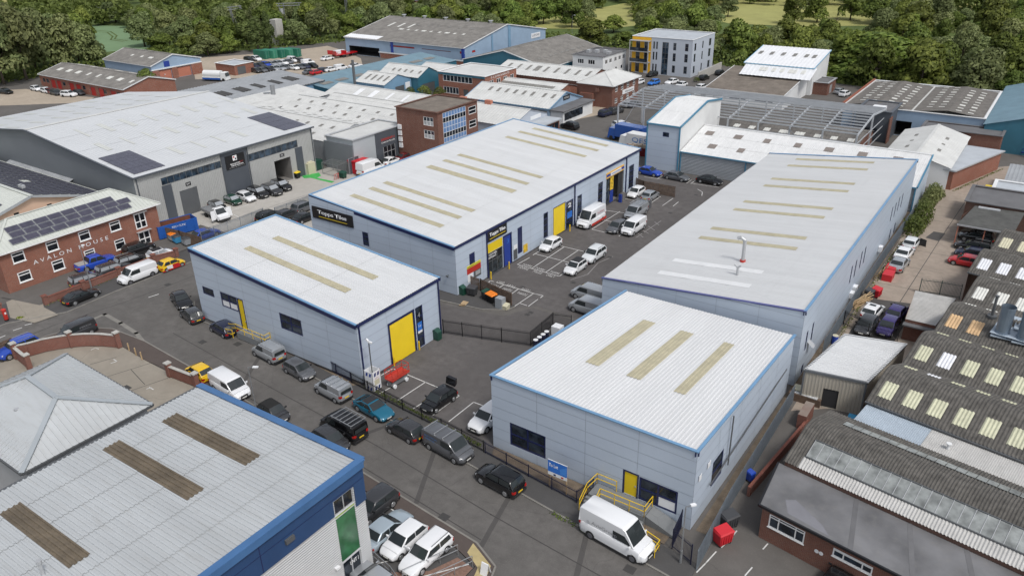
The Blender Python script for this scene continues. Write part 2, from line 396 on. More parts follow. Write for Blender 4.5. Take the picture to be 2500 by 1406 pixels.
def shed(name, label, cat, x0, x1, y0, y1, ze, roof, mats, zr=None, ridge='x', opsE=(), opsS=(), pitch=.6, h=.04, laps=2, wave=False, lights=None, over=.25, group=None, brickbase=None, fascia=None, ribw=None, zbase=0, peak=.5, gable_mat=None, zeW=None):
    """generic building on the estate grid: E and S sides carry the openings. mats = (wall, roof)"""
    wm, rm = mats; t = thing(name, label, cat, ((x0+x1)/2, (y0+y1)/2, 0), group=group)
    LX, LY = x1-x0, y1-y0
    if roof == 'gable': zr = zr or ze+min(LX, LY)*.16
    tE = tS = tW = tN = ze
    if roof == 'gable':
        if ridge == 'x': tE = [(0, ze), (LY*peak, zr), (LY, ze)]; tW = [(0, ze), (LY*(1-peak), zr), (LY, ze)]
        else: tS = [(0, ze), (LX*peak, zr), (LX, ze)]; tN = [(0, ze), (LX*(1-peak), zr), (LX, ze)]
    if roof == 'monoX': tS = [(0, zr), (LX, ze)]; tN = [(0, ze), (LX, zr)]; tW = zr       # falls to the east
    if roof == 'monoY': tE = [(0, ze), (LY, zr)]; tW = [(0, zr), (LY, ze)]; tN = zr       # falls to the south
    flatz = 0
    if roof == 'flat': flatz = .0
    wall(t, (x0, y0), (x1, y0), zbase, tS, gable_mat if gable_mat and ridge == 'y' else wm, ops_at(x0, opsS), rib=ribw)
    wall(t, (x1, y0), (x1, y1), zbase, tE, gable_mat if gable_mat and ridge == 'x' else wm, ops_at(y0, opsE), rib=ribw)
    wall(t, (x1, y1), (x0, y1), zbase, tN, wm); wall(t, (x0, y1), (x0, y0), zbase, tW, wm)
    if brickbase:
        hb, bm = brickbase
        MB().box(x0-.05, x1+.05, y0-.05, y0+.02, 0, hb).box(x1-.02, x1+.05, y0+.02, y1+.05, 0, hb).build('plinth', bm, t)
    o = over; rf = []
    k = dict(pitch=pitch, h=h, laps=laps, wave=wave); e = .04
    if roof == 'gable' and ridge == 'x':
        ym = y0+LY*peak; sl = (zr-ze)/(LY*peak); sl2 = (zr-ze)/(LY*(1-peak))
        rf = [Roof(t, [(x0-o, y0-o, ze-sl*o+e), (x1+o, y0-o, ze-sl*o+e), (x1+o, ym, zr+e), (x0-o, ym, zr+e)], rm, **k),
              Roof(t, [(x1+o, y1+o, ze-sl2*o+e), (x0-o, y1+o, ze-sl2*o+e), (x0-o, ym, zr+e), (x1+o, ym, zr+e)], rm, **k)]
        MB().bar((x0-o, ym, zr+e+.03), (x1+o, ym, zr+e+.03), .5, .06).build('ridge_cap', rm, t)
    elif roof == 'gable':
        xm = x0+LX*peak; sl = (zr-ze)/(LX*peak); sl2 = (zr-ze)/(LX*(1-peak))
        rf = [Roof(t, [(x1+o, y0-o, ze-sl2*o+e), (x1+o, y1+o, ze-sl2*o+e), (xm, y1+o, zr+e), (xm, y0-o, zr+e)], rm, **k),
              Roof(t, [(x0-o, y1+o, ze-sl*o+e), (x0-o, y0-o, ze-sl*o+e), (xm, y0-o, zr+e), (xm, y1+o, zr+e)], rm, **k)]
        MB().bar((xm, y0-o, zr+e+.03), (xm, y1+o, zr+e+.03), .5, .06).build('ridge_cap', rm, t)
    elif roof == 'monoX': rf = [Roof(t, [(x1+o, y0-o, ze+e), (x1+o, y1+o, ze+e), (x0-o, y1+o, zr+e), (x0-o, y0-o, zr+e)], rm, **k)]
    elif roof == 'monoY': rf = [Roof(t, [(x0-o, y0-o, ze+e), (x1+o, y0-o, ze+e), (x1+o, y1+o, zr+e), (x0-o, y1+o, zr+e)], rm, **k)]
    elif roof == 'flat':
        MB().box(x0+.2, x1-.2, y0+.2, y1-.2, ze-.3, ze-.12).build('roof', rm, t)
        q = MB(); o2 = max(o, .06)
        for a in ((x0-o2, x1+o2, y0-o2, y0+.25), (x0-o2, x1+o2, y1-.25, y1+o2), (x0-o2, x0+.25, y0+.25, y1-.25), (x1-.25, x1+o2, y0+.25, y1-.25)): q.box(*a, ze-.02, ze+.1)
        q.build('parapet_cap', fascia or rm, t)
    elif roof == 'hip':
        m = min(LX, LY)/2; z = ze
        if LX > LY: A, B = (x0+m, (y0+y1)/2, zr), (x1-m, (y0+y1)/2, zr)
        else: A, B = ((x0+x1)/2, y0+m, zr), ((x0+x1)/2, y1-m, zr)
        c = [(x0-o, y0-o, z), (x1+o, y0-o, z), (x1+o, y1+o, z), (x0-o, y1+o, z)]
        if LX > LY: F = [[c[0], c[1], B, A], [c[1], c[2], B], [c[2], c[3], A, B], [c[3], c[0], A]]
        else: F = [[c[0], c[1], A], [c[1], c[2], B, A], [c[2], c[3], B], [c[3], c[0], A, B]]
        for q in F: MB().poly(q).build('roof_slope', rm, t)
        q = MB()
        for p, r_ in ((c[0], A), (c[1], A if LX <= LY else B), (c[2], B), (c[3], B if LX <= LY else A)): q.bar(Vector(p)+V(0, 0, .04), Vector(r_)+V(0, 0, .04), .3, .06)
        q.bar(Vector(A)+V(0, 0, .05), Vector(B)+V(0, 0, .05), .3, .06); q.build('hip_cap', rm, t)
        q = MB()
        for p, r_ in zip(c, c[1:]+c[:1]): q.bar(Vector(p)+V(0, 0, -.08), Vector(r_)+V(0, 0, -.08), .14, .16)
        q.build('gutter', fascia or rm, t)
    if fascia and roof != 'flat' and roof != 'hip':
        q = MB()
        for r_ in rf:
            a, b, c, d = r_.q; q.bar(a+V(0, 0, -.08), b+V(0, 0, -.08), .12, .18); q.bar(b+V(0, 0, -.03), c+V(0, 0, -.03), .12, .24); q.bar(a+V(0, 0, -.03), d+V(0, 0, -.03), .12, .24)
        q.build('barge_board', fascia, t)
    if lights:
        for (ri, n, v0, v1, wf, lm, u0, u1) in lights:
            for i in range(n):
                u = u0+(u1-u0)*(i+.5)/n; rf[ri].light(u-wf/2, u+wf/2, v0, v1, lm)
    return t, rf
# ------------------------------------------------------------------ palette
m_grass = ASPHALT('grass', (.10, .14, .04), var=.35, patch=.3, speck=.1, crack=0)
m_field = ASPHALT('field_pale', (.34, .335, .12), var=.18, patch=.14, speck=.12, crack=0)
m_crop = ASPHALT('field_crop', (.17, .26, .14), var=.12, patch=.1, speck=.05, crack=0)
m_estate = ASPHALT('estate_asphalt', (.125, .117, .109), var=.2, stain=.3)
m_road = ASPHALT('road_asphalt', (.130, .123, .116), var=.2, patch=.24, speck=.3, stain=.2)
m_patch = ASPHALT('road_patch', (.082, .078, .075), var=.1, patch=.1, speck=.2)
m_yard = ASPHALT('yard_asphalt', (.115, .107, .104), var=.2, patch=.2, speck=.18, stain=.3)
m_pave = ASPHALT('pavement_asphalt', (.085, .083, .082), var=.14, patch=.15)
m_redpave = ASPHALT('pavement_brown', (.098, .08, .072), var=.1, patch=.14)
m_conc = ASPHALT('yard_concrete', (.43, .41, .375), var=.08, patch=.12, speck=.05, stain=.25)
m_beige = ASPHALT('beige_concrete', (.30, .27, .225), var=.1, patch=.16, speck=.08, stain=.35, crack=.8)
m_tan = ASPHALT('alley_concrete', (.34, .285, .235), var=.14, patch=.22, speck=.06, stain=.4)
m_dirt = ASPHALT('dirt_yard', (.40, .34, .27), var=.14, patch=.16, speck=.06, stain=.2)
m_gravel = ASPHALT('gravel', (.19, .15, .11), var=.2, patch=.4, speck=.6)
m_kerb = ASPHALT('kerb_stone', (.23, .22, .20), var=.12, patch=.2, speck=.05)
m_line = PAINT('road_paint', (.62, .62, .60), rough=.7, var=.12, scale=3, dirt=.55, dirtcol=(.12, .11, .11))
m_linew = PAINT('worn_road_paint', (.30, .29, .285), rough=.8, var=.2, scale=4, dirt=.8, dirtcol=(.1, .095, .092))
m_greenp = PAINT('green_floor_paint', (.05, .38, .08), rough=.6, var=.12, scale=1.5, dirt=.3)
m_tactile = PAINT('buff_paving', (.42, .34, .17), rough=.85, var=.1, scale=2)
m_iron = PAINT('cast_iron', (.05, .048, .046), rough=.7)
m_joint = PAINT('joint_tar', (.05, .047, .045), rough=.9)
def slab(name, pts, z, mat, parent=None, kind='structure', thick=0, kerb=None):
    mb = MB(); mb.poly([(p[0], p[1], z) for p in pts])
    if thick:
        for a, b in zip(pts, pts[1:]+pts[:1]): mb.poly([(a[0], a[1], z-thick), (b[0], b[1], z-thick), (b[0], b[1], z), (a[0], a[1], z)])
    ar = sum(a[0]*b[1]-b[0]*a[1] for a, b in zip(pts, pts[1:]+pts[:1]))
    if ar < 0: mb.f = [tuple(reversed(f)) for f in mb.f]
    o = mb.build(name, mat, parent)
    if kind and not parent: o['kind'] = kind
    return o
def strip(parent, pts, w, z, mat, name='painted_line'):
    """painted line or seam following pts"""
    for a, b in zip(pts, pts[1:]):
        a, b = Vector((*a, 0)), Vector((*b, 0)); d = (b-a).normalized(); n = Vector((-d.y, d.x, 0))*w/2; a = a-d*w*.45; b = b+d*w*.45
        MB().poly([(*(a+n).xy, z), (*(a-n).xy, z), (*(b-n).xy, z), (*(b+n).xy, z)]).build(name, mat, parent)
def kerbline(parent, pts, z0=0, h=.12, w=.16, mat=None, step=None):
    for a, b in zip(pts, pts[1:]):
        L = (Vector(b)-Vector(a)).length; n = max(1, round(L/(step or 3.2)))
        for k in range(n):
            p = Vector((*a, 0)).lerp(Vector((*b, 0)), k/n); q = Vector((*a, 0)).lerp(Vector((*b, 0)), (k+1)/n); d = (q-p).normalized()*.012
            MB().bar((p.x+d.x, p.y+d.y, z0+h/2), (q.x-d.x, q.y-d.y, z0+h/2), w, h).build('kerb_stone', mat or m_kerb, parent)
# ------------------------------------------------------------------ ground
mb = MB(); mb.poly([(-2500, -1500, -.03), (1500, -1500, -.03), (1500, 2500, -.03), (-2500, 2500, -.03)])
o = mb.build('ground', m_grass); o['kind'] = 'structure'
estate = slab('estate_ground', [(-268, 88), (-200, -60), (60, -60), (60, 160), (-2, 214), (-60, 224), (-84, 232), (-118, 246), (-160, 250), (-215, 236), (-250, 168)], 0, m_estate)
slab('crop_field', [(-369.7,192.4),(-335.62,203.12),(-277.2,169.19),(-287.4,153.77),(-309.99,158.62)], .01, m_crop)
cf = bpy.data.objects['crop_field']; [strip(cf, q, .7, .03, m_grass, 'tramline') for q in ([(-344.6,182.11),(-335.85,183.8),(-321.96,178),(-313.93,172.42),(-305.08,172.28)], [(-349.21,185.25),(-336.96,185.9),(-322.62,180.15),(-314.52,174.48),(-305.61,174.31)])]
slab('crop_field', [(-677.72,297.35),(-653.42,306.6),(-503.81,234.7),(-479.18,214.97),(-493.14,212.87)], .012, m_field)
slab('hay_field', [(-192.46,278.28),(-192.3,316.99),(-187.67,381.04),(-163.23,340.25),(-147.32,300.16),(-153.54,284.15),(-181.01,273.22)], .01, m_field)
slab('hay_field', [(-167.18,389.92),(-156.31,411.32),(-118.34,423.25),(-81.28,412.03),(-66.88,387.73),(-58.97,342.97),(-88.95,323.33),(-117.22,320.06),(-137.94,336.06)], .012, m_field)
slab('hay_field', [(-430.65,348.25),(-349.82,375.07),(-307.58,329.11),(-361.81,296.79)], .014, m_field)
slab('scrub_field', [(-61.4,428.16),(-38.15,445.81),(-33.25,400.02),(-51.32,385.55)], .016, m_field)
# far car park and dirt yards
dirt = slab('car_park', [(-245.7,161.28),(-228.14,184.76),(-223.44,202.51),(-211.61,198.33),(-193.26,189.07),(-181.71,178.29),(-184.29,161.54),(-211.95,139.16)], .006, m_dirt)
slab('parking_yard', [(-235.45,89.64),(-249.6,99.7),(-244.08,106.02),(-230.27,105.82),(-215.02,109.88),(-210.67,105.12),(-227.59,91.33)], .006, m_dirt)
slab('service_yard', [(-99.07,153.47),(-97.59,172),(-91.54,173.42),(-87.86,159.93),(-92.47,147.12)], .006, m_dirt)
slab('access_lane', [(-91.98,146.33),(-87.16,159.17),(-87.63,177.64),(-84.6,202.73),(-85.54,230.09),(-77.21,230.82),(-76.18,213.86),(-76.66,171.13),(-80.76,142.67)], .008, m_estate)
# concrete yard of the big grey warehouse
cy = slab('concrete_yard', [(-113, 58), (-84.2, 62), (-84.2, 112), (-104, 113), (-112, 98)], .01, m_conc)
for a in ((-106.94,69.09)[0], ): pass
strip(cy, [(-104.03,74.26), (-103.22,85.7)], .07, .016, m_joint, 'joint')
strip(cy, [(-104.88,64.52), (-103.87,75.79)], .07, .016, m_joint, 'joint')
for q in (((-106.06,71.86), (-102.6,71.23)), ((-107.9,72.44), (-107.93,76.26)), ((-108.06,77.7), (-107.62,80.45))): strip(cy, q, .12, .018, m_line)
slab('floor_marking', [(-112.47,91.77),(-111.05,94.86),(-109.26,93.72),(-108.98,92.43),(-104.54,92.64),(-104.45,91.78),(-109.99,91.82),(-110.75,91)], .02, m_greenp, cy, None)
slab('floor_marking', [(-106.33,65.17),(-103.52,65.62),(-103.23,65.03),(-105.83,64.44)], .02, m_greenp, cy, None)
# ------------------------------------------------------------------ street running past the units, and the cross street
def nk(x): return 36.6-.088*(x+42.3)       # near kerb
def fk(x): return 42.0-.106*(x+29.7)       # far kerb
road = slab('street', [(-91, 20), (-90.9, 34), (-89.6, 37.4), (-86, 39.2), (-80, 39.6), (-69, nk(-69)), (-42, nk(-42)), (-29, 35.35), (-26.5, 34.2), (-25.3, 31), (-25, 20), (-12, 20), (-12, fk(-12)), (-30, fk(-30)), (-56, fk(-56)), (-72, 46.3), (-80, 46.2), (-84, 49), (-86, 56), (-86, 64), (-95.2, 64), (-95.4, 45), (-95, 38.5), (-98.3, 33), (-99, 20)], .012, m_road)
# utility trench repairs, seams, covers
for q in (((-30.2, fk(-30.2)), (-28.6, nk(-28.6)+.1)), ((-36, 36.4), (-39.2, 42.6)), ((-44.8, 44.2), (-47.6, 37.4)), ((-22.5, 41), (-20.3, 35)), ((-62, 38.5), (-66.5, 45.3))):
    strip(road, q, .42, .017, m_patch, 'trench_repair')
for q in (((-79, 42.6), (-60, 41.2), (-44, 40.1), (-30, 38.6), (-14, 37.4)), ((-92.5, 24), (-93, 36), (-91.5, 44), (-90.5, 60)), ((-69, nk(-69)+.55), (-42, nk(-42)+.55), (-29, 35.9))):
    strip(road, list(q), .09, .018, m_joint, 'seam')
strip(road, [(-90.49,39.26),(-90.5,40.87),(-86.64,40.62),(-82.71,40.23),(-79.9,39.41)], .5, .0185, m_kerb, 'worn_patch')
for q in ([(-95.83,32.56),(-95.7,33.41)], [(-95.33,30.79),(-95.38,31.35)], [(-96.01,33.99),(-95.77,34.61)], [(-90.11,46.57),(-89.9,47.77)]): strip(road, q, .14, .02, m_line)
for p in ((-18.04,39.58), (-70.42,45.09), (-74.25,43.19), (-32.98,36.28), (-91.41,50.14)):
    MB().box(p[0]-.42, p[0]+.42, p[1]-.36, p[1]+.36, .013, .024).build('drain_cover', m_iron, road)
# pavements
pv = slab('pavement', [(-69.5, 37.3), (-69, nk(-69)), (-42, nk(-42)), (-29, 35.35), (-26.5, 34.2), (-25.3, 31), (-25, 20), (-27.6, 20), (-27.6, 33.4), (-30.3, 34.2), (-40.4, 35), (-60, 36.6)], .12, m_redpave, thick=.12)
kerbline(pv, [(-69.5, nk(-69.5)), (-42, nk(-42)), (-29, 35.4), (-26.4, 34.25), (-25.2, 31), (-24.9, 20)], h=.135)
slab('tactile_paving', [(-29.2, 35.2), (-26.7, 34.1), (-25.7, 31.2), (-26.7, 31.3), (-27.4, 33.4), (-29, 34.2)], .126, m_tactile, pv, None)
pv2 = slab('pavement', [(-80.2, 46.2), (-72, 46.3), (-56, fk(-56)), (-30, fk(-30)), (-14, fk(-14)), (-14, fk(-14)+2.4), (-33, 44.7), (-56, 47), (-68, 48.5), (-79.5, 49)], .1, m_pave, thick=.1)
kerbline(pv2, [(-84, 49), (-80.2, 46.25), (-72, 46.3), (-56, fk(-56)), (-30, fk(-30)), (-15, fk(-15))], h=.115)
pv3 = slab('pavement', [(-95.2, 64), (-95.4, 45), (-95, 38.5), (-98.3, 33), (-99, 20), (-104, 20), (-104, 36), (-99.4, 37.5), (-99.6, 64)], .09, m_pave, thick=.09)
kerbline(pv3, [(-99, 20), (-98.3, 33), (-95, 38.5), (-95.4, 45), (-95.2, 64)], h=.105)
slab('driveway', [(-104.4,35.71),(-104.73,38.34),(-102,39),(-98.73,37.61),(-95.13,37.58),(-95.44,34.82),(-99.4,33.88)], .096, m_beige, pv3, None)
pv4 = slab('pavement', [(-91, 20), (-90.9, 34), (-89.6, 37.4), (-86, 39.2), (-80, 39.6), (-69, nk(-69)), (-69.2, 37.3), (-76, 37.2), (-81, 37.5), (-86.4, 34.4), (-90, 30), (-90.3, 20)], .1, m_redpave, thick=.1)
kerbline(pv4, [(-91, 20), (-90.9, 34), (-89.6, 37.4), (-86, 39.2), (-80, 39.6), (-69, nk(-69))], h=.115, step=1.8)
# small walled car park behind the curved wall
by = slab('walled_car_park', [(-90, 24), (-90, 30), (-86.4, 34.4), (-81, 37.5), (-76, 37.2), (-66, 37.0), (-58, 29.4), (-58, 20), (-80, 20)], .02, m_beige)
for q in ([(-80.42,33.36),(-79.46,35.83)], [(-76.48,32.88),(-74.85,37.74)], [(-71.74,32.86),(-70.69,36.39)], [(-75.58,35.21),(-71.64,34.33)]): strip(by, q, .07, .026, m_joint, 'joint')
for q in ([(-83.44,35.16),(-83.44,35.66),(-82.91,35.73)], [(-78.71,34.77),(-78.55,35.35),(-79.23,35.39)], [(-70.68,33.96),(-70.53,34.34)], [(-70.74,34.3),(-70,34.26)]): strip(by, q, .1, .028, m_line)
p = (-72.66,32.84); MB().box(p[0]-.5, p[0]+.5, p[1]-.4, p[1]+.4, .02, .032).build('drain_cover', m_iron, by)
# avalon house forecourt
slab('forecourt', [(-106.5, 36), (-99.8, 37.6), (-99.8, 60), (-95.4, 64), (-95.4, 66), (-106.5, 66)], .1, m_estate)
# yard between the trade units
yd = slab('trade_yard', [(-56.8, 68.2), (-52, 66.8), (-49.2, 68.3), (-48.6, 69.8), (-47, 71), (-47, 71.2), (-38, 70.9), (-38, 128.5), (-61, 128.5), (-61, 118.6), (-56.8, 118.6)], .014, m_yard)
slab('trade_yard', [(-52.3, 46.9), (-35, 45.2), (-34, 69), (-38, 70.4), (-47, 70.6), (-49, 66.9), (-57.5, 65.2), (-79, 62.6), (-79, 60), (-52.3, 60)], .013, m_yard)
pv5 = slab('pavement', [(-82, 68.3), (-56.9, 68.1), (-55, 72.6), (-49.2, 69.8), (-49.3, 68.4), (-52, 66.8), (-57.5, 66), (-79, 63.6), (-82, 64)], .11, m_pave, thick=.11)
kerbline(pv5, [(-79, 63.6), (-57.5, 66), (-52, 66.8), (-49.3, 68.3), (-49, 69.6)], h=.125, step=1.4)
L = lambda t: t
for q in ([(-52.08,48.45),(-51.91,50.83),(-45.79,50.64),(-42.75,50.68),(-42.8,46.49)], [(-49.79,46.44),(-49.6,47.93)], [(-47.4,46.54),(-47.24,50.69)], [(-45.13,46.4),(-45.03,47.54)], [(-40.85,46.66),(-40.85,50.53),(-38.75,50.56)], [(-40.62,41.31),(-40.99,47.26)][1:], [(-38.62,47.36),(-38.04,49.77)]):
    if len(q) > 1: strip(yd, list(q), .1, .02, m_line)
c3 = [(-55.93,85.97),(-55.89,84.01)]; strip(yd, c3, .1, .022, m_line)
for q in ([(-55.94,80.18),(-49.09,79.99)], [(-55.94,80.18),(-55.82,82.98)], [(-53.54,80.06),(-53.72,88.93)], [(-51.28,80.08),(-51.39,88.81)], [(-55.78,84.52),(-50.19,84.5)], [(-54.4,88.87),(-50.05,88.86)],
          [(-49.09,79.99),(-49.1,82.97)], [(-53.72,96.81),(-51.37,96.78)], [(-53.72,96.81),(-53.69,105.86)], [(-55.9,105.06),(-52.8,105.57)], [(-54.34,101.19),(-52.12,101.14)], [(-51.37,96.78),(-51.42,97.84)], [(-48.98,96.57),(-49.07,97.73)],
          [(-55.78,111.7),(-53.21,111.94)], [(-53.77,111.9),(-53.81,114.32)], [(-51.27,111.07),(-51.3,115.67)], [(-49.12,111.81),(-49.16,115.94)], [(-47.58,112.46),(-47.69,114.74)], [(-55.79,123.94),(-55.82,126.39)], [(-50.44,124.44),(-50.44,126.48)], [(-49.71,124.55),(-49.71,126.38)], [(-58.29,123.82),(-55.11,124)], [(-49.47,124.69),(-44.89,125.16)], [(-47.54,122.38),(-46.29,121.42),(-45.64,119.62)]): strip(yd, q, .1, .022, m_line)
for q in ([(-47.27,79.91),(-46.23,82.49),(-46.88,86.5),(-46.21,89.45)], [(-46.62,97.32),(-46.42,105.46)], [(-47.1,98.95),(-45.8,98.07)], [(-47,100.49),(-45.78,99.77)], [(-47.09,102.45),(-45.54,101.4)], [(-47.04,104.55),(-45.93,103.68)]): strip(yd, q, .09, .0215, m_linew)
z5 = [(-55.55,71.58),(-55.99,74.01),(-55.49,74.03)]; strip(yd, z5, .1, .022, m_line)
z6 = [(-54.96,74.02), (-48.83,73.93), (-47.8,74.04)]
strip(yd, z6, .1, .022, m_line)
for q in (((-53.81,73.88), (-53.76,72.19)), ((-51.51,73.91), (-51.43,72.14)), ((-49.16,73.86), (-49.16,69.58)), ((-47.8,74.04), (-47.75,73.39)), ((-47.8,72.82), (-47.74,70.62)), ((-49.17,70.75), (-48.03,70.69))): strip(yd, q, .1, .022, m_line)
for p in ((-51.36,74.71), (-46.59,69.44), (-46.67,68.76), (-46.54,79.35), (-46.5,89.05), (-46.71,109.43), (-46.66,119.54), (-46.78,99.61)): MB().box(p[0]-.3, p[0]+.3, p[1]-.25, p[1]+.25, .014, .024).build('drain_cover', m_iron, yd)
# painted words on the yard
def ground_text(txt, a, b, h, flip=False):
    a, b = Vector((*a, .026)), Vector((*b, .026)); d = (b-a).normalized(); u = Vector((-d.y, d.x, 0)); lettering(txt, (b-a).length, h, m_line, yd, a, d, u, 'painted_words', depth=.0, spacing=1.35)
for txt, a, b in (('TOPPS', (-55.47,79.37), (-53.75,79.24)), ('TILES', (-53,79.32), (-51.57,79.19)), ('ONLY', (-50.77,79.23), (-49.49,79.2)), ('TOPPS', (-55.35,80.34), (-53.9,80.35)), ('TOPPS', (-53.27,80.35), (-51.8,80.23)), ('TOPPS', (-50.9,80.32), (-49.5,80.35))): ground_text(txt, a, b, .55)
for txt, a, b in (('TOPPS', (-49.9,74.51), (-51.18,74.54)), ('TILES', (-52.1,74.39), (-53.41,74.42)), ('ONLY', (-54.12,74.7), (-55.16,74.48)), ('TOPPS', (-54.07,73.42), (-55.44,73.42)), ('TOPPS', (-51.91,73.37), (-53.25,73.37)), ('TOPPS', (-49.55,73.34), (-50.98,73.4))): ground_text(txt, a, b, .55)
# alley on the east side, gravel strip beside the long unit, office car park
al = slab('alley', [(-14.4, 66), (-14.4, 136), (-12.3, 147), (-6.4, 162), (4, 172), (12, 160), (-2, 140), (-4, 118), (-4, 84), (-7, 72)], .012, m_tan)
strip(al, [(-11.2, 74), (-10.4, 96), (-9.6, 122), (-8.5, 150)], .08, .018, m_joint, 'joint')
for y in (80, 86.5, 93, 100, 107, 113.5, 120, 127, 134): strip(al, [(-14, y), (-7.4, y+.4)], .06, .018, m_joint, 'joint')
slab('patched_asphalt', [(-10.93,122.42),(-9.41,122.41),(-9.67,118.74),(-11.52,119.21)], .02, m_patch, al, None)
slab('patched_asphalt', [(-13.6, 84), (-9, 84.4), (-8.6, 96.2), (-13.4, 95)], .019, m_patch, al, None)
slab('gravel_strip', [(-15.6, 46), (-14.8, 46), (-14.5, 129), (-15.8, 129)], .016, m_gravel)
slab('gravel_strip', [(-78, 46.8), (-52.5, 46.6), (-53, 46.0), (-68, 47.6), (-78, 48.6)], .106, m_gravel)
slab('gravel_strip', [(-34.9, 45.8), (-17, 45.6), (-17, 43.2), (-34.4, 44.8)], .106, m_gravel)
oc = slab('office_car_park', [(-13.8, 42.2), (-13.8, 60), (-11.6, 60), (-11.6, 48.2), (4, 46), (4, 30), (-12, 30), (-12, 40)], .02, m_estate)
for q in ([(-13.85,42.04),(-13.65,43.23),(-13.45,44.71)], [(-13.27,45.39),(-13.13,46.18),(-12.94,47.68)], [(-10.82,43.68),(-10.67,44.68)], [(-10.61,46.95),(-10.5,47.65)]): strip(oc, q, .1, .028, m_line)
# car park beside unit 1, brick-red block paving and bay lines
cp = slab('unit_car_park', [(-34.2, 4), (-34.2, 29.6), (-52, 29.6), (-56, 36.2), (-40.4, 34.9), (-30.3, 34.1), (-27.7, 33.4), (-27.7, 4)], .1, m_pave, thick=.1)
for q in (((-30.3, 34), (-40.4, 34.8), (-54, 36)), ((-33.9, 29.6), (-30.6, 34)), ((-30.9, 29.6), (-28.2, 33.3))): strip(cp, list(q), .1, .108, m_line)
slab('block_paving', [(-34.2, 4), (-34.2, 29.4), (-32.9, 29.2), (-30.2, 31.2), (-29.3, 33.4), (-27.7, 33.2), (-27.7, 4)], .106, PAINT('block_paving', (.20, .12, .09), rough=.9, var=.2, scale=6), cp, None)
# ------------------------------------------------------------------ trade units (pale roofs, navy trim)
m_roofw = PAINT('white_roof_sheet', (.585, .595, .60), rough=.5, var=.05, scale=.5, stretch=(.1, 1.2, 1), dirt=.3, dirtcol=(.42, .41, .39))
m_roofC = PAINT('grey_roof_sheet', (.535, .545, .55), rough=.5, var=.05, scale=.5, stretch=(.1, 1.2, 1), dirt=.3, dirtcol=(.38, .37, .36))
m_roofA = PAINT('weathered_roof_sheet', (.43, .45, .46), rough=.5, var=.08, scale=.5, stretch=(.15, 1, 1), dirt=.4, dirtcol=(.30, .29, .27))
m_clad = PAINT('silver_blue_cladding', (.46, .525, .61), rough=.42, var=.03, scale=.25, dirt=.05, dirtcol=(.25, .27, .3), metal=0)
m_cladback = PAINT('cladding_joint', (.30, .34, .40), rough=.6)
m_navy = PAINT('navy_and_shaded_trim', (.012, .018, .075), rough=.4, var=.1)  # navy of frames and pipes; on fascias it paints the trim blue in shade
m_skycap = PAINT('blue_capping_sky_sheen', (.15, .29, .46), rough=.4, var=.08, scale=.8)  # same trim blue, lightened to paint the sky reflection on its top
m_purp = PAINT('violet_blue_capping', (.09, .10, .27), rough=.4, var=.08)
m_yel = PAINT('yellow_door', (.72, .52, .012), rough=.45, var=.04)
m_yrail = PAINT('yellow_rail', (.70, .46, .012), rough=.45, var=.08, scale=3)
m_grp = PAINT('rooflight_grp', (.42, .385, .27), rough=.55, var=.12, scale=1.2, dirt=.3, dirtcol=(.25, .22, .14))
m_grpd = PAINT('rooflight_dirty', (.135, .108, .075), rough=.6, var=.25, scale=.8, dirt=.5, dirtcol=(.045, .036, .028))
m_glass = GLASS('window_glass'); m_glassb = GLASS('shopfront_glass', (.02, .026, .03), .1)
m_whitep = PAINT('white_panel', (.75, .76, .77), rough=.4, var=.04)
m_black = PAINT('black_panel', (.012, .012, .014), rough=.35)
m_whitel = PAINT('white_letter', (.80, .80, .80), rough=.5, var=0)
m_dgrey = PAINT('dark_grey_metal', (.09, .095, .10), rough=.5)
m_lgrey = PAINT('light_grey_metal', (.45, .46, .47), rough=.4, metal=.3)
m_galv = PAINT('galvanised_steel', (.30, .31, .32), rough=.45, metal=.5, var=.12, scale=2)
m_plinth = PAINT('plinth_dark', (.06, .06, .065), rough=.8)
m_inside = PAINT('interior_grey', (.20, .19, .18), rough=.9, var=.2)
m_insided = PAINT('interior_dark', (.03, .03, .032), rough=.9)
m_poster = PAINT('poster_yellow', (.65, .42, .03), rough=.5, var=.5, scale=2.2)
m_red = PAINT('sign_red', (.45, .03, .02), rough=.45); m_blue = PAINT('sign_blue', (.03, .16, .55), rough=.45); m_tblue = PAINT('sign_navy', (.02, .05, .28), rough=.45); m_tyel = PAINT('sign_amber', (.72, .40, .06), rough=.5)
Rgt = {'E': (0, 1, 0), 'S': (1, 0, 0)}; UP = (0, 0, 1)
def plate(parent, side, c, r, mat, name='sign', out=.06, th=.05, label=None):
    """flat board on an E (x=c) or S (y=c) wall; r=(a0,a1,z0,z1)"""
    a0, a1, z0, z1 = r
    mb = MB().box(c, c+out, a0, a1, z0, z1) if side == 'E' else MB().box(a0, a1, c-out, c, z0, z1)
    return mb.build(name, mat, parent, label=label)
def words(parent, side, c, r, txt, mat, out=.065, **k):
    a0, a1, z0, z1 = r
    if side == 'E': return lettering(txt, a1-a0, z1-z0, mat, parent, (c, a0, z0), (0, 1, 0), UP, depth=out, **k)
    return lettering(txt, a1-a0, z1-z0, mat, parent, (a0, c, z0), (1, 0, 0), UP, depth=out, **k)
def sub(r, a, b, c, d):
    w, h = r[1]-r[0], r[3]-r[2]; return (r[0]+w*a, r[0]+w*b, r[2]+h*c, r[2]+h*d)
def navywin(nx=1, nz=1, **k): return WIN(m_navy, m_glass, nx, nz, fw=.14, out=-.02, **k)
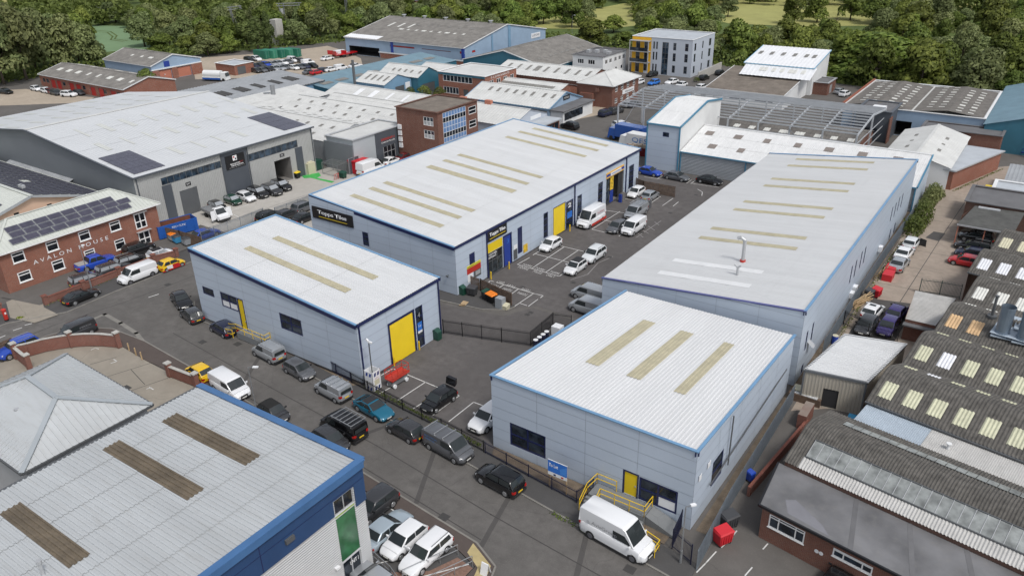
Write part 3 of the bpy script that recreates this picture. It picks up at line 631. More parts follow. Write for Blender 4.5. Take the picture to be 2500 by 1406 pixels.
def unit_roof(t, q, mat, lights, laps, pitch, low, lm, lparts=3, cap=m_skycap, fas=m_navy, cap_front=None):
    """sheet roof on q with gutter along q0-q1 (low edge) and flashings on the other three edges"""
    e = .12; qq = [Vector(p)+V(0, 0, .05) for p in q]; rf = Roof(t, qq, mat, pitch=pitch, laps=laps)
    for (u0, u1, v0, v1) in lights: rf.light(u0, u1, v0, v1, lm, parts=lparts)
    a, b, c, d = [Vector(p) for p in q]
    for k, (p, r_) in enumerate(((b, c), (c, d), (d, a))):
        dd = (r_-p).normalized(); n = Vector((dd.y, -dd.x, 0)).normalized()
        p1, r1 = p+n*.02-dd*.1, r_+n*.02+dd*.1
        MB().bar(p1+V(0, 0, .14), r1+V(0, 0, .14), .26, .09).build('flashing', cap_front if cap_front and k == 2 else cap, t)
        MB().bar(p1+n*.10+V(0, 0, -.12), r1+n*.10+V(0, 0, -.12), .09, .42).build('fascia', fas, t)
    dd = (b-a).normalized(); n = Vector((dd.y, -dd.x, 0)).normalized()
    MB().bar(a+n*.1+V(0, 0, -.08), b+n*.1+V(0, 0, -.08), .2, .2).build('gutter', fas, t)
    return rf
def uvr(p, q, w):
    """rooflight rectangle from the two end points (u,v) of its centre line, width w in u"""
    u = (p[0]+q[0])/2; return (u-w/2, u+w/2, min(p[1], q[1]), max(p[1], q[1]))
# --- unit 4 (small unit in the middle of the picture)
q = [(-52.3,46.7,6.97),(-52.35,59.7,6.97),(-78.9,59.4,9.2),(-78.9,46.8,9.2)]
t = thing('trade_unit', 'small blue-grey trade unit with white roof, two rooflights and a yellow shutter door marked 4', 'warehouse', (-65, 53, 0))
b4 = t; xE, yS, xW, yN = -52.3, 46.75, -78.9, 59.5
wE = (51.07,55.27,0.32,5.14); w4 = (55.41,56.59,0.26,5.11)
wE = (wE[0], w4[0]-.15, 0, wE[3]); w4 = (w4[0], w4[1], 0.05, w4[3])
wall(t, (xE, yS), (xE, yN), 0, 6.97, m_clad, ops_at(yS, [(*wE, SLAB(m_yel, 'roller_door', ribs=.12, frame=m_navy, fw=.28)), (*w4, WIN(m_navy, m_glass, 1, 4, fw=.12))]), panel=(4.4, 1.0), back=m_cladback)
plate(t, 'E', xE, sub(w4, .15, .75, .42, .62), m_blue, 'notice', out=.03); words(t, 'E', xE, sub(w4, .2, .62, .51, .57), 'To Let', m_whitel, out=.034); plate(t, 'E', xE, sub(w4, .15, .75, .36, .42), m_whitep, 'notice', out=.03)
words(t, 'E', xE, sub(w4, .28, .58, .74, .86), '4', m_lgrey, out=.02)
s1 = (-64.19,-60.71,3.17,5.1); s2 = (-77.83,-75.72,3.77,4.77); s3 = (-74.45,-70.35,3.05,4.92)
wall(t, (xW, yS), (xE, yS), 0, [(0, 9.2), (xE-xW, 6.97)], m_clad, ops_at(xW, [(*s1, navywin(2, 2)), (*s2, navywin(1, 1)), (s3[0], s3[1]-(s3[1]-s3[0])*.28, s3[2], s3[3], navywin(2, 2, special={(0, 0): m_whitep, (1, 0): m_whitep})), (s3[1]-(s3[1]-s3[0])*.27, s3[1], 1.0, s3[3], SLAB(m_yel, 'door', frame=m_navy, fw=.12, handle=m_lgrey))]), panel=(4.4, 1.0), back=m_cladback)
wall(t, (xE, yN), (xW, yN), 0, [(0, 6.97), (xE-xW, 9.2)], m_clad); wall(t, (xW, yN), (xW, yS), 0, 9.2, m_clad)
MB().box(xW-.02, xE+.02, yS-.03, yS-.001, 0, .3).box(xE+.001, xE+.03, yS, wE[0], 0, .3).build('plinth', m_plinth, t)
r1 = (0.341,0.822), (0.351,0.204); r2 = (0.665,0.811), (0.655,0.196)
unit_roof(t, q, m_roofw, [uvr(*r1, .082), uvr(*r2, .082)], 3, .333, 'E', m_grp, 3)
for y in (yS+.25, yN-.2): pipe(t, [(xE+.12, y, 6.8), (xE+.12, y, .1)], .09, m_navy)
# --- tile showroom unit (long unit, units 1-3)
q = [(-56.85,68,6.65),(-56.75,118.4,6.65),(-82.6,118,8.6),(-82.6,68.4,8.6)]
t = thing('trade_unit', 'long blue-grey trade unit with tile shop signs and six pairs of rooflights', 'warehouse', (-70, 93, 0)); xE, yS, xW, yN = -56.8, 68.1, -82.6, 118.2; main = t
c = xE
o_small = (70.84,71.98,3.09,4.74); o_yel = (74.72,78.07,3.37,4.66); o_ent = (74.75,78.02,0.24,3.47); o_col3 = (78.23,80.22,-0.22,4.65); o_tall = (81.61,82.74,0.78,4.64)
o_sign = (74.65,78.97,4.97,6.48)
o_w2 = (88.17,89.34,0.82,4.64); o_sh2 = (90.75,94.19,-0.18,4.66); o_c2 = (94.26,96.43,-0.09,4.47); o_w3 = (97.64,99,0.7,4.44); o_w4 = (104.08,105.56,0.88,4.6); o_ts = (106.61,112.56,4.63,5.53); o_te = (106.74,112.82,-0.01,4.71); o_w5 = (114.67,116.42,0.62,4.61)
o_ent = (o_yel[0], o_yel[1], 0.04, o_yel[2]-.03); o_col3 = (o_yel[1]+.1, o_col3[1], .04, o_col3[3]); o_sh2 = (o_sh2[0], o_sh2[1], .03, o_sh2[3]); o_c2 = (o_sh2[1]+.12, o_c2[1], .03, o_c2[3]); o_te = (o_te[0], o_te[1], .03, o_ts[2]-.1)
def shopfront(parent, P, d, n, a, b, cc, e):
    g = WIN(m_dgrey, m_glassb, 3, 2, fw=.09, out=-.1, zs=[.62], special={(0, 1): m_black, (1, 1): m_black, (2, 1): m_black}, name='shopfront'); return g(parent, P, d, n, a, b, cc, e)
ops = [(*o_small, SLAB(m_navy, 'blind_window', out=-.05)), (*o_yel, SLAB(m_yel, 'shutter_panel', out=-.03)), (*o_ent, shopfront), (*o_col3, SLAB(m_tblue, 'door', out=-.06, frame=m_navy, fw=.25)), (*o_tall, SLAB(m_navy, 'blind_window', out=-.05)),
       (*o_w2, navywin(1, 4)), (*o_sh2, SLAB(m_yel, 'roller_door', ribs=.12, frame=m_navy, fw=.1)), (*o_c2, WIN(m_navy, m_glass, 1, 4, fw=.2)), (*o_w3, navywin(1, 4)), (*o_w4, navywin(1, 4)), (*o_w5, navywin(1, 4)), (*o_te, VOID(m_inside, 8))]
wall(t, (xE, yS), (xE, yN), .15, 6.65, m_clad, ops_at(yS, ops), panel=(5.6, 1.06), back=m_cladback)
MB().box(xE-.3, xE+.02, yS, yN, 0, .15).build('plinth', m_plinth, t)
plate(t, 'E', c, o_sign, m_black, 'sign_board', out=.12); words(t, 'E', c+.07, sub(o_sign, .1, .92, .36, .78), 'Topps Tiles', m_whitel, spacing=.9, bold=.02); plate(t, 'E', c+.12, sub(o_sign, .1, .92, .2, .25), m_yel, 'sign_line', out=.012)
words(t, 'E', c-.09, sub(o_ent, .06, .6, .86, .95), 'CUSTOMER', m_whitel, bold=.02); words(t, 'E', c-.09, sub(o_ent, .06, .56, .74, .83), 'ENTRANCE', m_whitel, bold=.02)
words(t, 'E', c-.06, sub(o_col3, .45, .7, .7, .84), '3', m_blue, out=.02); words(t, 'E', c-.02, sub(o_c2, .3, .7, .76, .92), '2', m_whitel, out=.02, bold=.03)
plate(t, 'E', c-.03, sub(o_c2, .2, .85, .38, .6), m_blue, 'notice', out=.03)
tr = (70.24,73.09,2.02,3.24)
plate(t, 'E', c, (tr[0], tr[1], tr[2]+.9, tr[3]), PAINT('sign_yellow', (.62, .55, .05), var=.03), 'notice', out=.06); plate(t, 'E', c, (tr[0], tr[1], tr[2]+.1, tr[2]+.88), m_red, 'notice', out=.055); words(t, 'E', c, (tr[0]+(tr[1]-tr[0])*.38, tr[1]-.15, tr[2]+1.1, tr[3]-.2), 'TRADE CA', m_navy, bold=.02); plate(t, 'E', c+.06, (tr[0]+.1, tr[0]+1.3, tr[2]+1.0, tr[3]-.15), m_black, 'notice', out=.01)
plate(t, 'E', c, (70.32,71.4,1,2.12), m_whitep, 'notice', out=.04); plate(t, 'E', c, (71.62,73.08,1.15,2.19), m_dgrey, 'notice', out=.05); plate(t, 'E', c+.05, (71.91,72.92,1.42,1.99), m_lgrey, 'notice', out=.01)
plate(t, 'E', c, (80.55,81.44,0.3,1.8), m_dgrey, 'poster', out=.03); plate(t, 'E', c, (82.94,83.99,0.48,1.67), m_poster, 'poster', out=.03); plate(t, 'E', c, (80.62,81.48,1.58,2.44), m_whitep, 'poster', out=.02)
# tool shop sign and doorway
plate(t, 'E', c, o_ts, m_tyel, 'sign_board', out=.1); plate(t, 'E', c+.1, sub(o_ts, 0, 1, .27, .73), m_tblue, 'sign_band', out=.012); plate(t, 'E', c+.112, sub(o_ts, .22, .82, .2, .8), m_whitep, 'sign_panel', out=.05); words(t, 'E', c+.11, sub(o_ts, .26, .78, .36, .64), 'TOOLSTATION', m_tblue, bold=.02)
plate(t, 'E', c-.12, sub(o_te, 0.0, .2, .05, .95), m_glassb, 'side_light', out=.05); plate(t, 'E', c-.1, sub(o_te, .24, .42, .5, .98), m_poster, 'poster', out=.05); plate(t, 'E', c-.1, sub(o_te, .24, .42, .0, .48), m_tblue, 'poster', out=.05); plate(t, 'E', c-.3, sub(o_te, .74, .98, .02, .99), m_insided, 'door_leaf', out=.06)
for a in (.46, .53, .6): 
    b_ = sub(o_te, a, a+.05, 0, .22); plate(t, 'E', c+.4+a, (b_[0], b_[1], .02, .9+a), m_inside if a > .5 else m_tblue, 'display_stock', out=.5)
# south gable with big sign
s_sign = (-82.04,-74.45,5.65,7.2); s_win = (-72.73,-71.64,3.45,5.41)
wall(t, (xW, yS), (xE, yS), .15, [(0, 8.6), (xE-xW, 6.65)], m_clad, ops_at(xW, [(*s_win, navywin(1, 3))]), panel=(3.7, 1.06), back=m_cladback)
MB().box(xW, xE-.31, yS-.02, yS+.3, 0, .15).build('plinth', m_plinth, t)
sp = (-82.04,7.2); sp2 = (-74.18,7.44); sp3 = (-74.46,5.62)
sg = (sp[0], sp2[0], sp3[1], (sp[1]+sp2[1])/2)
plate(t, 'S', yS, sg, m_black, 'sign_board', out=.14); words(t, 'S', yS-.1, sub(sg, .14, .86, .38, .80), 'Topps Tiles', m_whitel, spacing=.9, bold=.02); plate(t, 'S', yS-.14, sub(sg, .16, .86, .2, .25), m_yel, 'sign_line', out=.012)
cm = (-58.08,2.65); MB().bar((cm[0], yS, cm[1]), (cm[0], yS-.3, cm[1]), .08).bar((cm[0]-.12, yS-.3, cm[1]), (cm[0]+.25, yS-.4, cm[1]-.05), .12).build('security_camera', m_dgrey, t)
wall(t, (xE, yN), (xW, yN), 0, [(0, 6.65), (xE-xW, 8.6)], m_clad); wall(t, (xW, yN), (xW, yS), 0, 8.6, m_clad)
RL = [((0.073,0.831), (0.075,0.194)), ((0.151,0.828), (0.150,0.193)), ((0.210,0.828), (0.208,0.194)), ((0.399,0.816), (0.396,0.189)), ((0.473,0.815), (0.470,0.197)), ((0.548,0.813), (0.544,0.194)), ((0.844,0.800), (0.769,0.190)), ((0.921,0.802), (0.843,0.188)), ((0.753,0.809), (0.686,0.206)), ((0.985,0.770), (0.918,0.190))]
RL = [r for k, r in enumerate(RL) if k not in (8,)]
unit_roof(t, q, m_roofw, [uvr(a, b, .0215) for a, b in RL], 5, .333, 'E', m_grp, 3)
for y in ((74.49,6.46)[0], (96.72,6.44)[0], (113.44,6.36)[0]): pipe(t, [(xE+.12, y, 6.5), (xE+.12, y, .1)], .1, m_navy)
# --- front right unit
q = [(-33.9,68.9,6.4),(-15.75,68.9,6.4),(-16,45.75,7.44),(-35.1,45.95,7.44)]
t = thing('trade_unit', 'front blue-grey trade unit with plain white roof, three rooflights and a yellow door up steps', 'warehouse', (-25.5, 57, 0)); b5 = t
SW, SE, NE, NW = (-35.1, 45.95), (-16.0, 45.75), (-15.75, 68.9), (-33.9, 68.9)
s1 = (-33.18,-29.43,1,3.37); s2 = (-21.98,-17.22,0.97,3.3); d1 = (-21.98,-20.57,1.21,3.3); e1 = (49.45,51.72,1.57,4.13)
wd = s2[1]-d1[1]
wall(t, SW, SE, 0, 7.44, m_clad, ops_at(SW[0], [(*s1, navywin(2, 2)), (d1[0], d1[1], .95, d1[3], SLAB(m_yel, 'door', frame=m_navy, fw=.14, handle=m_lgrey)), (d1[1]+.03, s2[1], s2[2], d1[3]-.1, WIN(m_navy, m_glass, 2, 2, fw=.16, zs=[.5], out=-.02, special={(1, 0): m_whitep}))]), panel=(4.8, 1.1), back=m_cladback)
wall(t, SE, NE, 0, [(0, 7.44), (23.15, 6.4)], m_clad, [(e1[0]-45.75, e1[1]-45.75, e1[2], e1[3], navywin(1, 2))], panel=(4.6, 1.1), back=m_cladback)
wall(t, NE, NW, 0, 6.4, m_clad); wall(t, NW, SW, 0, [(0, 6.4), (23, 7.44)], m_clad, panel=(4.6, 1.1), back=m_cladback)
for r_ in ((48.09,48.65,4.44,4.97), (46.39,46.88,4.35,4.88)): plate(t, 'E', -15.92, r_, m_whitep, 'notice', out=.03)
RLb = [((0.306,0.231), (0.312,0.701)), ((0.527,0.231), (0.530,0.701)), ((0.751,0.226), (0.749,0.701))]
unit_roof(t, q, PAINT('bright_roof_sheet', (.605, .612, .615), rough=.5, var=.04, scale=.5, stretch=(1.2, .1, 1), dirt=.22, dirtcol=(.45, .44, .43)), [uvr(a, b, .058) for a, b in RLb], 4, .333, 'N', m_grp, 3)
pipe(t, [(-15.7, 52.5, 6.9), (-15.7, 52.5, 2.0)], .06, m_dgrey); pipe(t, [(-15.72, 48.6, 2.6), (-15.72, 67.6, 3.4)], .06, m_dgrey, 'cable_tray')
# --- long unit behind it
q = [(-37.6,70.5,6.35),(-37.7,127.8,6.3),(-15.7,128.2,8.5),(-15.5,70.5,8.35)]
t = thing('trade_unit', 'long grey unit with ribbed pale roof, violet-blue front edge and bent white flue', 'warehouse', (-26.5, 99, 0)); cu = t
SW, SE, NE, NW = (-37.6, 70.5), (-15.5, 70.5), (-15.7, 128.2), (-37.7, 127.8); c = -15.6
EO = []
for (y_, z_), w_, h_ in (((112.92,4.81), .62, 2.2), ((115.4,4.65), .62, 2.2), ((117.65,4.81), .62, 2.2), ((120.2,4.59), .62, 2.2), ((115.24,0.82), .8, 2.1), ((118.34,0.73), .8, 2.1), ((95.57,4.44), .62, 2.3), ((97.57,4.33), .62, 2.3), ((90.79,4.35), .62, 2.3), ((92.92,4.28), .62, 2.3), ((72.9,4.07), .6, 2.2), ((74.99,4.12), .6, 2.2), ((73.05,0.14), .7, 2.1)): EO.append((y_-w_/2, y_+w_/2, max(.1, z_-h_/2), min(7.7, z_+h_/2)))
wall(t, SE, NE, 0, [(0, 8.35), (57.7, 8.5)], m_clad, [(a-70.5, b-70.5, c_, d_, navywin(1, 2)) for a, b, c_, d_ in EO], panel=(5.8, 1.1), back=m_cladback)
wall(t, SW, SE, 0, [(0, 6.35), (22.1, 8.35)], m_clad, panel=(4.4, 1.1), back=m_cladback)
wall(t, NW, SW, 0, [(0, 6.3), (57.3, 6.35)], m_clad, panel=(5.8, 1.1), back=m_cladback); wall(t, NE, NW, 0, [(0, 8.5), (22, 6.3)], m_clad)
RLc = [((0.275,0.220), (0.277,0.752)), ((0.340,0.223), (0.345,0.752)), ((0.477,0.221), (0.483,0.749)), ((0.543,0.224), (0.548,0.752)), ((0.678,0.228), (0.683,0.752)), ((0.747,0.223), (0.752,0.750)), ((0.880,0.225), (0.885,0.751)), ((0.945,0.229), (0.951,0.752))]
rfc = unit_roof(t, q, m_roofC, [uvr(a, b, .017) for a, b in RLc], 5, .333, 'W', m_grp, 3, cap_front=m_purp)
m_rl2 = PAINT('faded_rooflight', (.66, .67, .675), rough=.45, var=.05)
for a, b in (((0.067,0.228), (0.072,0.697)), ((0.135,0.226), (0.136,0.696))): u0, u1, v0, v1 = uvr(a, b, .017); rfc.light(u0, u1, v0, v1, m_rl2, parts=4)
for k, (uv0, hh) in enumerate((((0.176,0.558), 2.6), ((0.109,0.593), 1.0))):
    p = rfc.P(*uv0); mb = MB().cyl(p, p+V(0, 0, hh), .2 if k == 0 else .14, n=12)
    if k == 0: mb.cyl(p+V(0, 0, hh), p+V(-.45, -.1, hh+.3), .2, n=12).cyl(p+V(-.45, -.1, hh+.3), p+V(-.8, -.15, hh+.15), .2, n=12)
    else: mb.cyl(p+V(0, 0, hh*.85), p+V(-.4, 0, hh*1.2), .1, n=8).cyl(p+V(0, 0, hh*.85), p+V(.3, 0, hh*1.2), .1, n=8)
    f = mb.build('flue', m_lgrey, t)
    if k == 0: MB().cyl(p+V(0, 0, .02), p+V(0, 0, .25), .32, n=12).build('flue_collar', m_red, f)
for tt in ((107.43,1.69), (93.93,1.31), (92.63,1)): MB().box(c, c+.45, tt[0]-.45, tt[0]+.45, tt[1]-.35, tt[1]+.35).build('air_conditioner', m_whitep, t)
# open top-hung vent in the end window
p = (73.88,3.16); MB().poly([(c+.05, p[0]-.4, p[1]+.5), (c+.05, p[0]+.4, p[1]+.5), (c+.75, p[0]+.4, p[1]-.1), (c+.75, p[0]-.4, p[1]-.1)]).build('open_vent', m_lgrey, t)
# --- unit 1 at the lower left
q = [(-34.25,4,9.6),(-34.2,29.45,9.6),(-52.4,29.4,9.25),(-52.6,4,9.25)]
t = thing('trade_unit', 'unit 1 with weathered ribbed roof, blue fascia and green glass panel over its door', 'warehouse', (-43, 17, 0)); ua = t
m_afas = PAINT('unit_blue_fascia', (.022, .06, .15), rough=.4, var=.1, scale=.5); m_acap = PAINT('unit_blue_capping', (.055, .14, .30), rough=.4, var=.1)
m_awall = PAINT('silver_rib_cladding', (.50, .51, .515), rough=.45, var=.06, scale=.5, metal=.15); m_green = GLASS('green_glass_panel', (.03, .11, .05), .15, var=.15); m_lime = PAINT('lime_strip', (.25, .38, .03), rough=.4)
SW, SE, NE, NW = (-52.6, 4), (-34.25, 4), (-34.2, 29.45), (-52.4, 29.4); c = -34.22
w1 = (26.64,28.43,6.55,8.01); gp = (26.62,28.5,2.51,6.49); dr = (26.62,28.35,0.55,2.46); lw = (18.65,21.64,7.08,9.16); fb = (29.45,6.25)
w1 = (w1[0], w1[1], max(w1[2], gp[3]+.25), w1[3]); gp = (w1[0], w1[1], gp[2], w1[2]-.28); dr = (w1[0], w1[1], .05, gp[2]-.12); lw = (lw[0], lw[1], min(lw[2], lw[3]), lw[3])
wall(t, SE, NE, 0, 9.6, m_awall, [(a-4, b-4, z0, z1, f) for (a, b, z0, z1), f in ((w1, WIN(m_lgrey, m_glass, 2, 1, fw=.08)), (gp, SLAB(m_green, 'glass_panel', out=-.03)), (dr, WIN(m_lgrey, m_glass, 2, 1, fw=.1)), ((lw[0], lw[1], lw[2], lw[3]), WIN(m_lgrey, m_glass, 5, 1, fw=.09, sill=True)))], rib=(.2, .03, False))
plate(t, 'E', c, (w1[0], w1[1], gp[3]+.03, w1[2]-.03), m_lime, 'lime_strip', out=.03)
words(t, 'E', c, (dr[0]+(dr[1]-dr[0])*.4, dr[0]+(dr[1]-dr[0])*.85, dr[3]-.75, dr[3]-.4), 'UNIT 1', m_whitel, out=.0, bold=.02)
fz = fb[1]
mbf = MB().box(c+.035, c+.12, 4, w1[0]-.1, fz+.6, 9.55).box(c+.035, c+.12, w1[1]+.1, 29.5, fz, 9.55).box(c+.035, c+.12, w1[0]-.1, w1[1]+.1, w1[3]+.1, 9.55); mbf.build('fascia_band', m_afas, t)
for y in (8, 14, 20.5): MB().box(c+.12, c+.127, y-.03, y+.03, fz+.6, 9.5).build('fascia_joint', m_navy, t)
MB().box(c+.125, c+.13, 4, 29.4, 8.25, 8.29).build('fascia_joint', m_navy, t)
wall(t, NE, NW, 0, [(0, 9.6), (18.2, 9.25)], m_afas); wall(t, SW, SE, 0, 9.3, m_awall); wall(t, NW, SW, 0, 9.25, m_awall)
RLa = [((0.677,0.919), (0.663,0.362)), ((0.837,0.892), (0.831,0.347)), ((0.387,0.870), (0.366,0.399))]
qq = [Vector(p)+V(0, 0, .05) for p in q]; rfa = Roof(t, qq, m_roofA, pitch=.34, h=.075, laps=6, over=.02)
for a, b in RLa: rfa.light(*uvr(a, b, 1.35/25.4), m_grpd, parts=2, lift=.07)
A_, B_, C_, D_ = [Vector(p) for p in q]
for p, r_, nm in ((A_, B_, 'capping'), (B_, C_, 'capping')):
    dd = (r_-p).normalized(); n = Vector((dd.y, -dd.x, 0)).normalized(); MB().bar(p+n*.05+V(0, 0, .16)-dd*.15, r_+n*.05+V(0, 0, .16)+dd*.15, .55, .1).build(nm, m_acap, t)
    MB().bar(p+n*.28+V(0, 0, -.1), r_+n*.28+V(0, 0, -.1), .1, .55).build('fascia', m_acap, t)
MB().bar(D_+V(-.12, 0, -.03), C_+V(-.12, 0, -.03), .3, .16).build('gutter', m_dgrey, t)
p = rfa.P(*(0.305,0.446)); MB().cyl(p, p+V(0, 0, .9), .11, n=10).cyl(p+V(0, 0, .9), p+V(0, 0, 1.1), .17, n=10).build('vent_pipe', m_lgrey, t)
for pp, w_ in (((22.71,7.89), .35), ((26.05,2.59), .18)): MB().box(c+.03, c+.3, pp[0]-w_, pp[0]+w_, pp[1]-w_*.5, pp[1]+w_*.5).build('wall_lamp', m_dgrey if w_ > .3 else m_whitep, t)
# --- hipped building beside it
t = thing('hipped_building', 'low building with hipped ribbed metal roof beside the walled car park', 'building', (-66, 23, 0)); he = 6.0
c4_ = [(-73.4, 17.2), (-58.4, 17.2), (-58.4, 28.0), (-73.4, 28.6)]
E_, S_, N_, W_ = c4_[1], c4_[0], c4_[2], c4_[3]; z0 = he; A2, B2 = V(-67.6, 22.8, 8.5), V(-62.2, 22.5, 8.5)
cn = {'sw': V(-73.4, 17.2, z0), 'se': V(-58.4, 17.2, z0), 'ne': V(-58.4, 28.2, z0), 'nw': V(-73.4, 28.6, z0)}
def hipface(p, q_, tops, ribs):
    """sheeted slope with standing ribs running up the slope"""
    p, q_ = Vector(p), Vector(q_); mb = MB(); L_ = (q_-p).length; d = (q_-p)/L_
    T = [Vector(x) for x in tops]; up = ((T[0]-p)-d*((T[0]-p).dot(d))); H_ = up.length; up.normalize(); nn = d.cross(up)
    if nn.z < 0: nn = -nn
    sa, sb = (T[0]-p).dot(d), (T[-1]-p).dot(d); mb.poly([p, q_]+list(reversed(T)))
    k = int(L_/ribs)
    for i in range(1, k):
        s_ = i*L_/k; hh = H_*(s_/sa if s_ < sa else 1 if s_ <= sb else (L_-s_)/(L_-sb))
        if hh > .3: a = p+d*s_+nn*.03; mb.bar(a, a+up*(hh-.1), .07, .07, up=tuple(nn))
    return mb.build('roof_slope', m_roofA, t)
for a, b, tp in (('sw', 'se', (A2, B2)), ('se', 'ne', (B2,)), ('ne', 'nw', (B2, A2)), ('nw', 'sw', (A2,))): hipface(cn[a], cn[b], tp, .5)
mb = MB(); 
for a, b in (('sw', A2), ('nw', A2), ('se', B2), ('ne', B2)): mb.bar(cn[a]+V(0, 0, .06), b+V(0, 0, .06), .42, .08)
mb.bar(A2+V(0, 0, .08), B2+V(0, 0, .08), .42, .08); mb.build('hip_cap', PAINT('hip_flashing', (.33, .36, .38), rough=.4), t)
mb = MB()
for a, b in (('sw', 'se'), ('se', 'ne'), ('ne', 'nw'), ('nw', 'sw')): mb.bar(cn[a]+V(0, 0, -.1), cn[b]+V(0, 0, -.1), .25, .16)
mb.build('gutter', m_dgrey, t)
wl_ = [(-73, 17.6), (-58.8, 17.6), (-58.8, 27.8), (-73, 28.2)]
for a, b in zip(wl_, wl_[1:]+wl_[:1]): wall(t, a, b, 0, he-.1, m_awall)
for tt in ((-69.33,22.96), (-65.46,22.66), (-64.98,20.37), (-68.81,20.71)): MB().cyl((*tt, 6.4), (*tt, 7.5), .1, n=8).cyl((*tt, 7.5), (*tt, 7.6), .2, n=8).build('roof_vent', m_lgrey, t)
# ------------------------------------------------------------------ neighbouring buildings
m_brick = BRICK('red_brick', (.30, .10, .06), (.22, .075, .05), (.30, .27, .23)); m_brickd = BRICK('brown_brick', (.20, .075, .05), (.14, .055, .04), (.24, .21, .18)); m_bricko = BRICK('dark_brick', (.15, .07, .05), (.10, .05, .04), (.2, .18, .16))
m_asb = PAINT('asbestos_cement', (.19, .18, .165), rough=.95, var=.22, scale=.5, dirt=.55, dirtcol=(.09, .085, .075)); m_asbd = PAINT('dark_asbestos_cement', (.15, .14, .128), rough=.95, var=.22, scale=.9, dirt=.5, dirtcol=(.05, .047, .042))
m_wroof = PAINT('old_white_sheet', (.55, .555, .54), rough=.7, var=.08, scale=.4, dirt=.3, dirtcol=(.33, .32, .28)); m_gsheet = PAINT('grey_sheet', (.30, .315, .33), rough=.6, var=.1, scale=.3, dirt=.3, dirtcol=(.18, .18, .18))
m_bgroof = PAINT('warehouse_roof_grey', (.53, .545, .555), rough=.45, var=.03, scale=.15, dirt=.05, dirtcol=(.4, .4, .4)); m_bgwall = PAINT('warehouse_grey_wall', (.17, .185, .20), rough=.55, var=.05, scale=.2); m_bgclad = PAINT('pale_rib_cladding', (.40, .405, .395), rough=.5, var=.04, metal=.1); m_anthra = PAINT('anthracite_cladding', (.075, .085, .10), rough=.5, var=.06)
m_bluec = PAINT('pale_blue_cladding', (.28, .38, .50), rough=.55, var=.07, scale=.3); m_teal = PAINT('teal_cladding', (.035, .14, .20), rough=.5, var=.08); m_bluer = PAINT('blue_roof_sheet', (.15, .245, .30), rough=.55, var=.1, scale=.4, dirt=.15); m_midblue = PAINT('mid_blue_cladding', (.17, .30, .43), rough=.5, var=.07)
m_felt = PAINT('roof_felt', (.13, .13, .135), rough=.85, var=.15, scale=.4, dirt=.3, dirtcol=(.07, .07, .07)); m_feltl = PAINT('silver_felt', (.42, .45, .48), rough=.6, var=.1, scale=.5, dirt=.3, dirtcol=(.28, .29, .3)); m_moss = PAINT('mossy_felt', (.17, .145, .12), rough=.95, var=.25, scale=.5, dirt=.6, dirtcol=(.085, .07, .06))
m_white = PAINT('white_render', (.68, .69, .69), rough=.7, var=.06, scale=.3, dirt=.12, dirtcol=(.4, .4, .38)); m_upvc = PAINT('white_frame', (.78, .78, .77), rough=.4, var=.03); m_silv = PAINT('silver_render', (.46, .50, .56), rough=.55, var=.03); m_amber = PAINT('amber_panel', (.70, .38, .015), rough=.5, var=.04)
m_pv = PAINT('solar_cell', (.06, .058, .082), rough=.18, spec=.6, var=.2, scale=1.5); m_pvf = PAINT('solar_frame', (.35, .36, .38), rough=.4, metal=.5, var=0)
m_dlight = PAINT('dull_rooflight', (.20, .195, .18), rough=.6, var=.15); m_wlight = PAINT('white_rooflight', (.62, .62, .58), rough=.5, var=.1, scale=2); m_clight = PAINT('cream_rooflight', (.55, .52, .38), rough=.5, var=.1, scale=2)
m_glassd = GLASS('dark_glass', (.008, .01, .013), .08, .3); m_gblue = GLASS('blue_glass', (.012, .02, .03), .05, .8)
m_bpanel = PAINT('blue_infill', (.14, .25, .46), rough=.35, var=.15, scale=1.5); m_peach = PAINT('peach_render', (.55, .38, .28), rough=.8, var=.06)
m_reddoor = PAINT('red_door', (.38, .02, .015), rough=.5, var=.1); m_salmon = PAINT('salmon_shutter', (.45, .17, .11), rough=.6, var=.06)
w_dark = lambda nx=1, nz=1, fw=.1: WIN(m_dgrey, m_glass, nx, nz, fw=fw)
w_wht = lambda nx=1, nz=1, fw=.1, **k: WIN(m_upvc, m_glassd, nx, nz, fw=fw, **k)
# --- big grey hire warehouse
q = [(-112.2,60.3,8.75),(-112.2,96.2,8.2),(-141.5,94.2,11.6),(-142.5,59.6,11.9)]
t = thing('hire_warehouse', 'huge grey warehouse with shallow pitched roof, solar patches and black company sign', 'warehouse', (-140, 78, 0)); x = -112.2; y0, y1 = 60.0, 95.4
strip1 = (64.35,75.35,5.98,7.17); strip2 = (79.55,91.73,5.52,6.84); d1 = (66.87,70.32,0.75,4.38); d2 = (86,89.73,0.41,4.25); bay = (75.6,80.59,1.42,8.29); sg = (76.19,80.01,5.61,7.69)
sg = (sg[0], sg[1], sg[2]-.35, sg[3]-.1)
wall(t, (x, y0), (x, y1), 0, 8.4, m_bgclad, ops_at(y0, [(*strip1, WIN(m_dgrey, m_gblue, 10, 1, fw=.08)), (*strip2, WIN(m_dgrey, m_gblue, 10, 1, fw=.08)), (d1[0], d1[1], .02, d1[3], SLAB(m_dgrey, 'roller_door', ribs=.15, frame=m_bgclad, fw=.12)), (d2[0], d2[1], .02, d2[3], VOID(m_inside, 9))]), rib=(.32, .05, True))
c1_ = (64.22,65.86,4.24,5.85); c2_ = (90.92,92.58,4.42,5.52)
for r_ in ((c1_[0], c1_[1], 0, strip1[2]-.05), (c2_[0], c2_[1], 0, strip2[2]-.05), (bay[0], bay[1], 0, 8.3)): MB().box(x+.05, x+.09, r_[0], r_[1], r_[2], r_[3]).build('dark_cladding', m_anthra, t)
plate(t, 'E', x+.09, sg, m_black, 'sign_board', out=.08)
